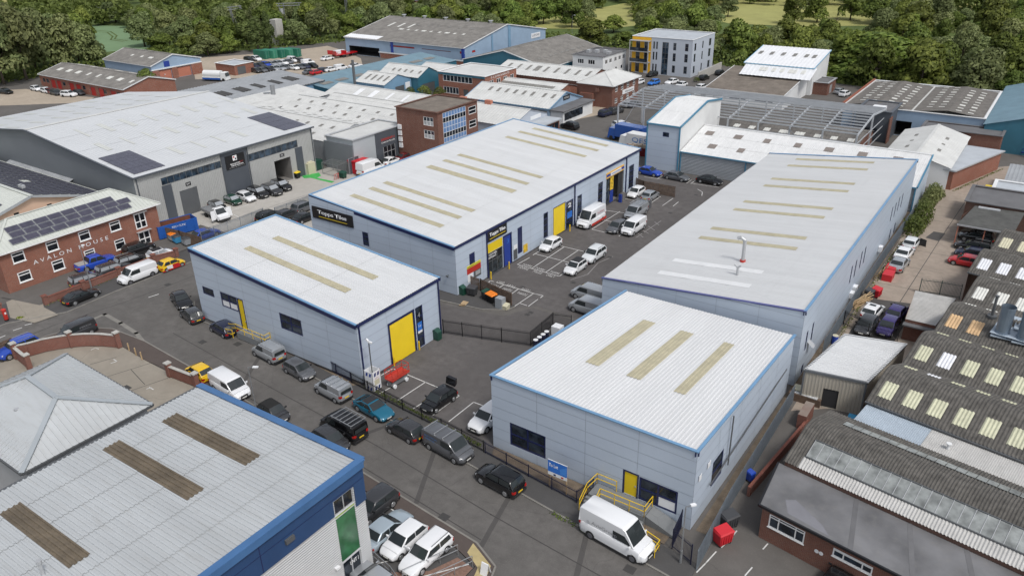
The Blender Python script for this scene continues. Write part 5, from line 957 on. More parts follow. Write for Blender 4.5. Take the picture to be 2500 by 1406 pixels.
# yellow and grey apartment-like block
x = -86.8; yb0, yb1 = 210.6, 226.4; X0 = -105.2
gl_ = lambda a, b, c_, d_: (a, b, c_, d_, w_dark(1, 2))
rows = ((.9, 2.9), (4.0, 6.2), (7.0, 9.0))
oS = []
for z0_, z1_ in rows: oS += [(-98.6, -98.1, z0_, z1_, w_dark()), (-97.7, -97.2, z0_, z1_, w_dark()), (-92.5, -91.6, z0_, z1_, w_dark(1, 2)), (-89, -88, z0_, z1_, w_dark(1, 2)), (-103.9, -102.7, z0_-.7, z1_-.2, w_dark(2, 1)), (-101.3, -100, z0_-.2, z1_-.3, w_dark(2, 1))]
oS += [(-95.8, -93.9, .1, 9.0, WIN(m_dgrey, m_gblue, 2, 6, fw=.08))]
oE = []
for z0_, z1_ in rows: oE += [(212, 213.2, z0_, z1_, w_dark()), (217.5, 218.3, z0_, z1_, w_dark()), (222.4, 224, z0_, z1_, w_dark(2, 1))]
t, rf = shed('grey_yellow_block', 'three-storey silver grey block with amber balcony bay and flat roof', 'building', X0, x, yb0, yb1, 10.1, 'flat', (m_silv, m_feltl), fascia=m_white, over=.1, opsS=oS, opsE=oE)
mb = MB(); 
for a, b in ((-105.15, -103.95), (-102.65, -101.35), (-99.95, -99.2)): mb.box(a, b, yb0-.06, yb0-.01, .1, 10)
for z0_, z1_ in ((3.0, 3.8), (6.1, 6.8), (8.9, 10.0)): mb.box(-103.94, -102.66, yb0-.06, yb0-.01, z0_, z1_+.0).box(-101.34, -99.96, yb0-.06, yb0-.01, z0_, z1_)
mb.build('amber_panel', m_amber, t)
mb = MB(); yf = yb0-1.6
for z in (3.1, 6.1, 9.0): mb.box(-105.3, -99.3, yf, yb0-.1, z, z+.2)
for a in (-105.3, -99.5): mb.box(a, a+.2, yf-.01, yf+.2, 0, 9.0)
mb.build('balcony_frame', m_lgrey, t); mb = MB()
for z in (3.3, 6.3): mb.box(-105.1, -99.5, yf+.02, yf+.05, z+.05, z+1.0)
mb.build('balcony_glass', m_glass, t)
# right-hand background
t, rf = shed('mossy_shed', 'low shed with mossy brown felt roof and white edges behind the steel frame', 'shed', -72, -53.2, 185.2, 204, 3.4, 'monoY', (m_white, m_moss), zr=5.6, pitch=3, h=.01, laps=2, fascia=m_white, opsS=[(-66, -62, 1.4, 2.6, WIN(m_dgrey, m_glass, 4, 1)), (-61, -55.5, 1.4, 2.6, WIN(m_dgrey, m_glass, 5, 1))])
t, rf = shed('white_split_roof', 'white two-level roof building with blue edges against the trees', 'building', -69.5, -52.2, 204.2, 218, 6.6, 'monoY', (m_white, m_whitep), zr=9.0, pitch=1, laps=1, fascia=PAINT('sky_trim', (.25, .45, .6), rough=.5)); [rf[0].light(.08+k*.155, .12+k*.155, .5, .66, m_dlight, lift=.09) for k in range(6)]
t2 = Roof(t, [(-68, 196, 5.2), (-50.6, 196, 5.2), (-51.5, 205, 6.5), (-69.3, 205, 6.5)], m_whitep, pitch=1, laps=1); [t2.light(.22+k*.1, .275+k*.1, .42, .72, m_wlight, lift=.09) for k in range(7)]
shed('brick_hut', 'brown brick hut with flat felt roof behind the steel frame', 'shed', -54, -48.6, 206, 213.5, 3.0, 'flat', (m_brickd, m_felt), opsE=[(208, 210.5, .05, 2.2, SLAB(m_lgrey, 'door'))], fascia=m_lgrey)
t, rf = shed('dark_roof_works', 'wide works with dark flat-looking roof dotted with white rooflights and pale parapet', 'building', -37.6, -11.4, 175.5, 204, 5.2, 'flat', (m_bluec, m_wroof), fascia=m_white, over=.2, opsS=[(-29, -24, .05, 3, VOID(m_insided, 5)), (-22, -13, .05, 3, VOID(m_insided, 5))])
for (a, b) in ((-37.2, -24.7), (-24.3, -11.8)):
    xm = (a+b)/2; r1 = Roof(t, [(b, 176, 5.15), (b, 202.4, 5.15), (xm, 202.4, 5.9), (xm, 176, 5.9)], m_asbd, pitch=.5, h=.04, laps=2); r2 = Roof(t, [(a, 202.4, 5.15), (a, 176, 5.15), (xm, 176, 5.9), (xm, 202.4, 5.9)], m_asbd, pitch=.5, h=.04, laps=2)
    for r_ in (r1, r2):
        for k in range(9):
            for v in (.3, .65): r_.light(.05+k*.1, .075+k*.1, v, v+.17, m_wlight, lift=.09)
MB().box(-38, -37.5, 175.3, 204.2, 4.6, 5.5).build('brick_parapet', m_brick, t)
shed('blue_roof_works', 'blue-roofed works with brick base at the far right edge', 'building', -11, 16, 172, 212, 5.0, 'gable', (m_brick, m_bluer), zr=8.6, ridge='y', pitch=1, laps=2, gable_mat=m_teal, peak=.45)
shed('white_gable_shed', 'pale gabled shed roof with small vents beside the silver flat roof', 'shed', -23.4, -12.6, 143.5, 166, 3.7, 'gable', (m_white, m_wroof), zr=5.3, ridge='y', pitch=.8, laps=2, lights=[(0, 3, .5, .6, .06, m_dlight, .2, .8), (1, 3, .5, .6, .06, m_dlight, .2, .8)])
shed('brick_range', 'low brown brick range with grey felt roof behind the pale gabled shed', 'shed', -21, -7.5, 167.2, 173, 4.2, 'flat', (m_brickd, m_felt), fascia=m_felt)
t = thing('silver_flat_building', 'single-storey brick building with silver flat roof at the bend of the alley', 'building', (-10, 151, 0)); pts = [(-14.9, 144.2), (-11.9, 143.6), (-6.6, 160), (-12.4, 160.5), (-12.4, 148)]
for a, b in zip(pts, pts[1:]+pts[:1]): wall(t, a, b, 0, 3.3, m_brick)
MB().poly([(*p, 3.42) for p in [(-15.1, 143.9), (-11.7, 143.2), (-6.2, 160.3), (-12.4, 160.9), (-12.5, 148)]]).build('roof', m_feltl, t); mb = MB(); pp = [(-15.1, 143.9), (-11.7, 143.2), (-6.2, 160.3), (-12.4, 160.9)]; [mb.bar((*a, 3.34), (*b, 3.34), .16, .22) for a, b in zip(pp, pp[1:])]; mb.build('fascia', m_lgrey, t)
t, rf = shed('dark_clad_block', 'dark clad building with black roof at the right end of the steel frame', 'building', -33.5, -27, 168.5, 178, 6.0, 'flat', (m_anthra, m_felt), fascia=m_anthra, opsS=[(-32, -29, 1.2, 2.6, WIN(m_dgrey, m_glass, 2, 1))]); MB().box(-26.98, -26.8, 167.5, 170, 0, 5).build('brick_panel', m_brickd, t); MB().box(-31, -28.6, 170, 172, 6.0, 6.5).build('roof_hatch', m_whitep, t)
shed('derelict_shed', 'brown roofed brick shed under the bare steel frame', 'shed', -54, -29, 150.5, 164.5, 3.0, 'gable', (m_brickd, m_asbd), zr=4.4, pitch=.6, laps=2, lights=[(0, 8, .3, .5, .05, m_wlight, .02, .98)], opsS=[(-52+k*3.4, -50.2+k*3.4, 1, 2.2, w_dark(2, 1)) for k in range(6)])
# bare steel frame
m_steel = PAINT('new_galvanised_steel', (.46, .48, .50), rough=.45, metal=.2, var=.1)
t = thing('steel_frame', 'bare galvanised steel portal frame of a building under construction', 'steel frame', (-52, 156, 0)); X0, X1, ys = -76, -28.4, (147, 158.5, 170); n = 8
zf = lambda y: 6.2+1.3*(1-abs(y-158.5)/11.5)
for i in range(n+1):
    xx = X0+(X1-X0)*i/n
    for y in ys: 
        if y != 158.5 or i in (0, n): MB().bar((xx, y, 0), (xx, y, zf(y)), .28, .28).build('column', m_steel, t)
    for a, b in zip(ys, ys[1:]): MB().bar((xx, a, zf(a)), (xx, b, zf(b)), .2, .36).build('rafter', m_steel, t)
for k in range(16):
    y = 147+23*k/15; MB().bar((X0, y, zf(y)+.26), (X1, y, zf(y)+.26), .12, .22).build('purlin', m_steel, t)
for z in (1.6, 3.2, 4.8): MB().bar((X0+14, 146.8, z), (X1, 146.8, z), .08, .18).build('side_rail', m_steel, t); MB().bar((X1+.2, 147, z), (X1+.2, 170, z), .08, .18).build('side_rail', m_steel, t)
for a, b in (((X1-6, 146.8, .1), (X1-12, 146.8, 6)), ((X0+.1, 147, .2), (X0+.1, 156.5, 6))): MB().bar(a, b, .1).build('brace', m_galv, t)
# ------------------------------------------------------------------ old workshops on the right (own slightly turned grid)
O2 = V(-8.0, 64.5, 0); EX = V(.9868, -.1620, 0); EY = V(.1620, .9868, 0)
def LW(u, s, z=0): return O2+EX*u+EY*s+V(0, 0, z)
m_corr = PAINT('corrugated_cement', (.1, .094, .085), rough=.95, var=.35, scale=1.6, dirt=.75, dirtcol=(.04, .038, .034)); m_corrl = PAINT('pale_corrugated', (.46, .455, .44), rough=.8, var=.1, scale=1, dirt=.3, dirtcol=(.25, .24, .22))
m_ylight = PAINT('yellowed_rooflight', (.50, .50, .36), rough=.55, var=.12, scale=1.5, dirt=.2, dirtcol=(.3, .28, .16)); m_olight = PAINT('orange_rooflight', (.55, .37, .20), rough=.55, var=.15, scale=2); m_blight = PAINT('bright_rooflight', (.68, .69, .72), rough=.45, var=.08, scale=2)
m_pane = PAINT('dirty_glass', (.24, .255, .25), rough=.25, var=.45, scale=1.1, dirt=.3, dirtcol=(.12, .12, .1)); m_bsheet = PAINT('pale_blue_sheet', (.36, .42, .48), rough=.6, var=.08, scale=.6, dirt=.2)
class Bay:
    """corrugated roof bay with rounded crest between s0 and s1; sheets run over the crest"""
    def __init__(s, parent, u0, u1, s0, s1, ze0, ze1, zr, mat, crest=.5, pitch=.29, rnd=1.1, name='roof_sheet'):
        s.u0, s.s0, s.s1, s.ze0, s.ze1, s.zr, s.crest, s.rnd, s.pitch = u0, s0, s1, ze0, ze1, zr, crest, rnd, pitch; s.parent = parent
        c = s0+(s1-s0)*crest; ks = [s0, s0+(c-s0)*.5, c-rnd]+[c-rnd+2*rnd*k/8 for k in range(1, 9)]+[c+(s1-c)*.6, s1]
        for a, b in ((0, 3), (3, len(ks)-3), (len(ks)-3, len(ks)-1)):
            s.patch(u0, u1, ks[a:b+1], .0 if a == 3 else .012).build(name, mat, parent, smooth=True)
    def z(s, q):
        c = s.s0+(s.s1-s.s0)*s.crest; f = lambda x: s.ze0+(s.zr-s.ze0)*(x-s.s0)/(c-s.s0) if x < c else s.zr+(s.ze1-s.zr)*(x-c)/(s.s1-c)
        if abs(q-c) >= s.rnd: return f(q)
        a, b = f(c-s.rnd), f(c+s.rnd); k = (q-c+s.rnd)/(2*s.rnd); ctrl = s.zr; return (1-k)**2*a+2*k*(1-k)*ctrl+k*k*b
    def patch(s, ua, ub, ks, lift, m=0):
        na, nb = round((ua-s.u0)/s.pitch), max(round((ua-s.u0)/s.pitch)+1, round((ub-s.u0)/s.pitch)); cols = []
        for i in range(na*6, nb*6+1): cols.append((s.u0+i*s.pitch/6, .085*(.5+.5*math.cos(2*math.pi*(i/6+.5)))))
        return MB().grid([[LW(u, q, s.z(q)+o+lift) for u, o in cols] for q in ks], m)
    def light(s, uc, sc_, w, h, mat, name='rooflight', lift=.045):
        return s.patch(uc-w/2, uc+w/2, [sc_-h/2, sc_, sc_+h/2], lift).build(name, mat, s.parent, smooth=True)
def ws_walls(t, u0, u1, s0, s1, ze0, ze1, zr, mat, crest=.5, front=True):
    W_ = [LW(u0+.15, s1), LW(u0+.15, s0)]; L_ = s1-s0; wall(t, W_[0], W_[1], 0, [(0, ze1), (L_*(1-crest), zr-.12), (L_, ze0)], mat)
    if front: wall(t, LW(u0+.15, s0+.1), LW(u1, s0+.1), 0, ze0-.03, mat)
lits = {2: (m_ylight, m_ylight), 3: (m_ylight, m_ylight), 4: (m_olight, m_wlight), 5: (m_wlight, m_wlight), 6: (m_blight, m_wlight), 7: (m_clight, m_wlight)}
names = {2: 'nearest corrugated workshop bay of the row with yellowed rooflights', 3: 'second corrugated workshop bay with one bright rooflight among yellowed ones', 4: 'corrugated workshop bay with orange rooflights and two big steel flues', 5: 'corrugated workshop bay with milky rooflights behind the steel flues', 6: 'corrugated workshop bay with bright white rooflights beside the parked red car', 7: 'farthest corrugated workshop bay with cream rooflights next to the garage canopy'}
for b in range(2, 8):
    s0 = (b-2)*8.57; u0 = 0 if b < 6 else -2.0; p = LW(u0+6, s0+4)
    t = thing('workshop_bay', names[b], 'workshop', (p.x, p.y, 0), group='row of corrugated workshop bays'); by_ = Bay(t, u0, u0+16, s0, s0+8.57, 4.35, 4.35, 6.05, m_corr)
    ws_walls(t, u0, u0+16, s0, s0+8.57, 4.35, 4.35, 6.05, m_bricko, front=b == 2)
    for k in range(7):
        uc = u0+1.2+2.02*k
        if b in (2, 3, 5, 6, 7) or k < 2: by_.light(uc, s0+1.75, 1.05, 1.75, m_blight if (b == 3 and k == 1) else lits[b][0])
        by_.light(uc, s0+6.95, 1.0, 1.0, m_blight if (b == 2 and k == 1) else lits[b][1])
    MB().bar(LW(u0, s0, 4.33), LW(u0+16, s0, 4.33), .3, .12).build('valley_gutter', m_dgrey, t)
    if b == 4:
        pl = MB(); a = [LW(4.6, 18.2, 0), LW(11, 18.2, 0), LW(11, 22.5, 0), LW(4.6, 22.5, 0)]; pl.poly([p_+V(0, 0, by_.z(19.6 if k < 2 else 22)+.12) for k, p_ in enumerate(a)]).build('patched_sheet', m_bsheet, t)
        for u, s_, r_, hh in ((5.5, 19.0, .62, 3.2), (7.35, 19.0, .62, 3.0), (7.0, 20.6, .4, 1.8)):
            q = LW(u, s_, by_.z(s_)); f = MB().cyl(q, q+V(0, 0, .5), r_*1.15, n=16).cyl(q+V(0, 0, .5), q+V(0, 0, hh), r_, n=16, caps=False).cyl(q+V(0, 0, hh-.25), q+V(0, 0, hh), r_*1.05, n=16, caps=False).build('steel_flue', PAINT('flue_steel', (.20, .25, .31), rough=.35, metal=.4, var=.1), t, smooth=False)
            MB().cyl(q+V(0, 0, hh-.6), q+V(0, 0, hh-.58), r_*.98, n=16).build('flue_throat', m_insided, f); MB().box(q.x-.9, q.x+.9, q.y-.8, q.y+.8, q.z+.02, q.z+.12).build('flue_base', m_bsheet, f)
        q = LW(3.95, 20.9, by_.z(20.9)); MB().cyl(q, q+V(0, 0, 2.3), .14, n=10).cyl(q, q+V(0, 0, .25), .45, n=10).cyl(q+V(0, 0, 2.3), q+V(0, 0, 2.45), .2, n=10).build('vent_pipe', m_dgrey, t)
# front corrugated shed with strip of glass
p = LW(5, -7.5); t = thing('corrugated_shed', 'dark corrugated shed with a long strip of dirty roof glass behind the brick office', 'workshop', (p.x, p.y, 0))
by_ = Bay(t, -1.7, 16, -11.65, -3.3, 3.65, 4.3, 5.55, m_corr, crest=.46, pitch=.235, rnd=1.0); ws_walls(t, -1.7, 16, -11.65, -3.3, 3.65, 4.3, 5.55, m_bricko, .46)
by_.patch(-.6, 16, [-11.66, -11.1, -10.65], .03).build('pale_sheet', m_corrl, t, smooth=True)
for k in range(22):
    u = -.35+k*.74; a = [LW(u+du, s_, by_.z(s_)+.15) for du, s_ in ((.02, -10.62), (.72, -10.62), (.72, -9.2), (.02, -9.2))]; MB().hexa([q-V(0, 0, .04) for q in a]+a).build('pane', m_pane, t)
    MB().bar(LW(u, -10.65, by_.z(-10.65)+.17), LW(u, -9.15, by_.z(-9.15)+.17), .04).build('glazing_bar', m_lgrey, t)
    if k < 20: a = [LW(.3+k*.72+du, s_, by_.z(s_)+.14) for du, s_ in ((.02, -5.7), (.69, -5.7), (.69, -4.8), (.02, -4.8))]; MB().hexa([q-V(0, 0, .04) for q in a]+a).build('pane', m_pane, t)
mb = MB(); mb.bar(LW(-.4, -10.68, by_.z(-10.68)+.14), LW(16, -10.68, by_.z(-10.68)+.14), .1, .1).bar(LW(-.4, -9.14, by_.z(-9.14)+.14), LW(16, -9.14, by_.z(-9.14)+.14), .1, .1).build('glazing_rail', m_dgrey, t)
# low pale blue sheet roof between the shed and the bays
p = LW(2.5, -1.6); t = thing('link_roof', 'low pale blue sheet roof wedged between the dark corrugated roofs', 'roof', (p.x, p.y, 0)); Roof(t, [LW(.2, -3.2, 3.9), LW(5.6, -3.2, 3.9), LW(5.6, 0, 4.15), LW(.2, 0, 4.15)], m_bsheet, pitch=.16, h=.025, laps=1); Roof(t, [LW(5.62, -3.2, 3.9), LW(16, -3.2, 3.9), LW(16, 0, 4.15), LW(5.62, 0, 4.15)], m_corrl, pitch=.16, h=.03, laps=1, name='mottled_sheet'); wall(t, LW(.2, 0), LW(.2, -3.2), 0, 4.0, m_bricko)
p = LW(7.2, -1.7); MB().cyl(LW(7.4, -1.8, 4), LW(7.4, -1.8, 4.5), .12, n=8).cyl(LW(7.4, -1.8, 4.5), LW(7.4, -1.8, 4.6), .22, n=8).build('roof_vent', m_white, t)
# brick office
P0, P1 = V(-11.35, 48.0, 0), V(6, 45.2, 0)
t = thing('brick_office', 'single-storey brown brick office with puddled grey flat roof, bottom right', 'building', (-4, 50, 0))
w1, w2 = (0.62,3.41,1.5,2.68), (5.53,8.31,1.77,2.58)
tri = lambda: WIN(m_upvc, m_glass, 3, 2, fw=.09, xs=[.27, .75], zs=[.78], sill=True, out=.01)
wall(t, P0, P1, 0, 3.05, m_brickd, [(w1[0], w1[1], w1[2], w1[3], tri()), (w2[0], w2[1], w2[2]+.1, w2[3], tri())]); wall(t, LW(-1.9, -11.6), P0, 0, 3.05, m_brickd); wall(t, P1, LW(16, -11.6), 0, 3.05, m_brickd)
m_puddle = PAINT('flat_roof_felt', (.15, .15, .155), rough=.55, var=.3, scale=.33, dirt=.25, dirtcol=(.24, .225, .2))
a, b, c, d = V(-11.6, 47.8, 3.22), V(6.1, 44.9, 3.22), LW(16.2, -11.6, 3.3), LW(-2.1, -11.6, 3.3); MB().poly([a, b, c, d]).build('roof', m_puddle, t)
rr_ = [(a+(d-a)*.33+(b-a)*.09), (a+(d-a)*.1+(b-a)*.12), (a+(d-a)*.06+(b-a)*.3), (a+(d-a)*.2+(b-a)*.26), (a+(d-a)*.3+(b-a)*.2), (a+(d-a)*.42+(b-a)*.13)]
MB().poly([q+V(0, 0, .006) for q in rr_]).build('puddle', PAINT('puddle_water', (.20, .20, .215), rough=.08, var=.1), t)
for k in (.385, .62, .85): MB().bar(a+(b-a)*k+V(0, 0, .005), d+(c-d)*(k*.9)+V(0, 0, .005), .35, .012).build('felt_lap', m_felt, t)
mb = MB().bar(a+V(0, 0, -.05), b+V(0, 0, -.05), .16, .2).bar(d+V(0, 0, -.06), a+V(0, 0, -.05), .16, .2).build('fascia', m_black, t)
for q in (4.429390412855484, 4.763729426626853): dd = (P1-P0).normalized(); n_ = V(dd.y, -dd.x, 0); c0 = P0+dd*q+V(0, 0, 1.5); MB().cyl(c0, c0+n_*.03, .16, n=14).build('wall_vent', m_white, t)
# cream metal shed, small lean-to roofs, garages
t = thing('cream_metal_shed', 'cream metal-clad shed with white ribbed roof and dark door beside the long unit', 'shed', (-10.5, 72.5, 0)); cr = PAINT('cream_cladding', (.42, .39, .33), rough=.55, var=.05); c4_ = [V(-14.15, 68.0, 0), V(-8.75, 68.85, 0), V(-7.15, 78.2, 0), V(-12.7, 77.0, 0)]
for k in range(4): wall(t, c4_[k], c4_[(k+1) % 4], 0, 3.55, cr, [(1.9, 3.3, .05, 2.1, SLAB(m_insided, 'door'))] if k == 0 else (), rib=(.3, .03, True))
Roof(t, [c4_[1]+V(.15, -.1, 3.7), c4_[2]+V(.15, .1, 3.7), c4_[3]+V(-.1, .1, 3.7), c4_[0]+V(-.1, -.1, 3.7)], m_roofw, pitch=.36, h=.06, laps=1); mb = MB(); [mb.bar(c4_[k]+V(0, 0, 3.62), c4_[(k+1) % 4]+V(0, 0, 3.62), .22, .24) for k in range(4)]; mb.build('gutter', PAINT('grey_gutter', (.14, .15, .16), rough=.5), t); mb = MB(); [mb.bar(c4_[k], c4_[k]+V(0, 0, 3.6), .16) for k in (0, 1)]; mb.build('corner_trim', MATS['grey_gutter'], t)
t = thing('ribbed_lean_to', 'small shed with white ribbed roof tucked beside the corrugated bays', 'shed', (-6.8, 89.5, 0)); q = [V(-8.5, 86.4, 2.5), V(-5.5, 86.4, 2.5), V(-4.6, 93.4, 3.0), V(-8.8, 93.2, 3.0)]; Roof(t, [q[1], q[2], q[3], q[0]], m_corrl, pitch=.3, h=.06, laps=1); [wall(t, q[k].xy, q[(k+1) % 4].xy, 0, q[k].z-.05, m_brickd) for k in range(4)]; MB().box(-8.6, -5.4, 85.6, 86.35, 2.0, 2.15).build('canopy', m_felt, t)
t = thing('garage_canopy', 'open garage canopy with black felt roof over parked dark cars', 'garage', (-4.5, 123, 0)); q = [V(-8.0, 118.8, 0), V(-1.2, 118.8, 0), V(-.6, 128.6, 0), V(-6.9, 128.2, 0)]
MB().hexa([p_+V(0, 0, 2.75) for p_ in q]+[p_+V(0, 0, 2.98) for p_ in q]).build('roof', PAINT('black_felt', (.075, .075, .07), rough=.85, var=.25, scale=.8, dirt=.4, dirtcol=(.15, .15, .13)), t); MB().bar(q[0]+V(0, -.05, 2.9), q[1]+V(0, -.05, 2.9), .1, .2).build('fascia', m_lgrey, t); [MB().bar(p_, p_+V(0, 0, 2.75), .14).build('post', m_salmon, t) for p_ in (V(-7.8, 119, 0), V(-4.5, 119, 0))]; wall(t, q[3].xy, (-8.0, 124), 0, 2.7, m_bricko); wall(t, (-6.9, 128.1), (-.7, 128.5), 0, 2.7, m_bricko)
MB().box(-6.4, -3.6, 127.2, 128, 2.99, 3.1).build('roof_patch', m_lgrey, t)
shed('felt_roof_garage', 'block with dark grey felt roof north of the garage canopy', 'garage', -8.2, 6, 128.8, 137.2, 3.3, 'flat', (m_bricko, m_felt), fascia=m_felt)
shed('white_roof_garage', 'low garage with white roof edge beyond the dark felt roof', 'garage', -5.6, 8, 137.8, 143, 3.0, 'flat', (m_white, m_feltl), fascia=m_white)
shed('grey_sheet_garage', 'low garage with rusty grey sheet roof at the right edge', 'garage', -4.4, 10, 143.5, 152, 2.8, 'monoY', (m_brick, m_gsheet), zr=3.4, pitch=.6, laps=1)
mb = MB().hexa([(-6.6, 141.2, 0), (-5.7, 141.2, 0), (-5.7, 144, 0), (-6.6, 144, 0), (-7.0, 141, 1.6), (-5.7, 141, 1.6), (-5.7, 144.4, 1.6), (-7.0, 144.4, 1.6)]); solo('skip', mb, m_yel, 'yellow skip against the wall at the bend of the alley', 'skip')
# ------------------------------------------------------------------ vehicles (local frame: x forward, z up, origin on the ground)
m_tyre = PAINT('tyre', (.018, .018, .018), rough=.85, var=0); m_rim = PAINT('alloy_rim', (.42, .43, .44), rough=.35, metal=.6, var=0); m_rimd = PAINT('steel_rim', (.10, .10, .11), rough=.5, var=0); m_cglass = GLASS('car_glass', (.028, .034, .036), .03, 0); m_lglass = GLASS('car_glass_pale', (.30, .32, .34), .06, 0)
m_trim = PAINT('black_trim', (.022, .022, .024), rough=.6, var=0); m_headl = PAINT('headlight_lens', (.62, .65, .68), rough=.12, var=0); m_taill = PAINT('tail_lens', (.35, .012, .01), rough=.2, var=0); m_platew = PAINT('white_plate', (.72, .72, .68), rough=.4, var=0); m_platey = PAINT('yellow_plate', (.70, .48, .03), rough=.4, var=0)
CP = {}
def cpaint(n, c, rough=.22, metal=0.0): CP[n] = PAINT('car_paint_'+n, c, rough=rough, metal=metal, var=0, coat=.6); return CP[n]
for n, c, mt in (('white', (.74, .75, .76), 0), ('offwhite', (.66, .68, .69), 0), ('black', (.008, .008, .009), 0), ('charcoal', (.045, .046, .05), .2), ('grey', (.13, .135, .145), .3), ('silver', (.42, .44, .46), .45), ('lightblue', (.40, .47, .52), .3), ('navy', (.012, .016, .045), .1), ('blue', (.02, .07, .42), .1), ('skyblue', (.03, .18, .60), .1), ('teal', (.01, .13, .21), .2), ('yellow', (.74, .46, .01), 0), ('red', (.48, .015, .02), 0), ('darkred', (.14, .012, .014), .1), ('green', (.008, .05, .03), .1), ('purple', (.05, .035, .16), .2), ('truckblue', (.02, .09, .36), 0)): cpaint(n, c, .25, mt)
# L W H, belt z, hood-front z, screen base x, roof front x, roof rear x, rear base x, wheel r, front axle, rear axle, tumble, deck
SPEC = dict(
 hatch=(4.05, 1.74, 1.47, .93, .70, 1.02, .30, -1.45, -1.92, .31, 1.27, -1.24, .80), saloon=(4.75, 1.84, 1.44, .92, .68, .98, .22, -1.15, -1.85, .33, 1.42, -1.40, .78), coupe=(4.6, 1.86, 1.36, .90, .64, .92, .12, -.95, -2.0, .34, 1.38, -1.38, .74),
 estate=(4.65, 1.80, 1.50, .93, .70, 1.0, .30, -1.95, -2.22, .32, 1.38, -1.34, .80), suv=(4.5, 1.86, 1.66, 1.05, .86, 1.05, .38, -1.75, -2.12, .36, 1.36, -1.30, .82), mini=(3.7, 1.66, 1.46, .90, .72, .98, .38, -1.15, -1.72, .30, 1.18, -1.14, .78),
 van_s=(4.4, 1.80, 1.84, 1.08, .82, 1.30, .62, -2.08, -2.16, .32, 1.42, -1.34, .88), van_m=(5.1, 1.94, 1.95, 1.15, .88, 1.72, .98, -2.42, -2.50, .34, 1.62, -1.55, .90), van_l=(5.95, 2.06, 2.62, 1.28, .96, 2.05, 1.20, -2.86, -2.94, .36, 2.0, -1.80, .88), mpv=(4.35, 1.80, 1.66, 1.0, .78, 1.25, .40, -1.85, -2.12, .32, 1.36, -1.30, .82))
PROTO = {}
def car_body(k):
    L, Wd, H, zb, zh, x1, x2, x3, x4, wr, ax, rx, tum = SPEC[k]; w = Wd/2; hl = L/2; van = k.startswith('van'); mb = MB()
    # lower shell
    st = [(-hl, .34, zb*.72, .80), (-hl+.10, .24, zb*.93, .90), (-hl+.35, .20, zb*(1.0 if not k in ('saloon', 'coupe') else .99), .97), (rx+.5, .19, zb, 1.0), (0, .19, zb, 1.0), (x1-.1, .19, zb-.01, 1.0), ((x1+hl)/2, .20, zb-.35*(zb-zh), .985), (hl-.45, .22, zb-.75*(zb-zh), .95), (hl-.12, .26, zh-.03, .86), (hl, .34, zh-.16, .72)]
    rows = []
    for x, z0, z1, f in st:
        y = w*f; rows.append([(x, -q[0]*y, q[1]) for q in ((0, z0), (.88, z0), (.985, z0+.12), (1, z0+.45*(z1-z0)), (.985, z1-.12), (.93, z1-.03), (.80, z1+.005), (0, z1+.03))])
    mb.grid(rows); rows2 = [[(x, -y, z) for x, y, z in r] for r in rows]; mb.grid(rows2, flip=True)
    for r, fl in ((rows[0], 0), (rows[-1], 1)):
        p = list(r)+[(x, -y, z) for x, y, z in reversed(r)]; mb.poly(p if fl else list(reversed(p)))
    # cabin
    zr = H; wb, wt = w*.93, w*tum; xm = (x2+x3)/2
    cs = [(x1, 0), (x1+(x2-x1)*.5, .5), (x2, .93), (x2-.25, 1), (xm, 1.0), (x3+.12, .985 if not van else 1), (x3, .93), ((x3+x4)/2, .5), (x4, 0)]
    rows = []
    for x, t in cs:
        z = zb+(zr-zb)*t; yy = wb+(wt-wb)*min(1, t*1.02); e = .07*t+.005
        rows.append([(x, -yy*1.0, zb-.02), (x, -(wb+(yy-wb)*.6), zb+(z-zb)*.6), (x, -yy, z-e), (x, -yy*.93, z-e*.3), (x, -yy*.6, z+.005), (x, 0, z+.012)])
    rows = list(reversed(rows)); mb.grid(rows); mb.grid([[(x, -y, z) for x, y, z in r] for r in rows], flip=True)
    return mb
def sideP(k, x, t, off=.012):
    L, Wd, H, zb, *_ = SPEC[k]; tum = SPEC[k][12]; w = Wd/2; wb, wt = w*.93, w*tum
    return (x, -(wb+(wt-wb)*t)-off, zb+(H-zb)*t)
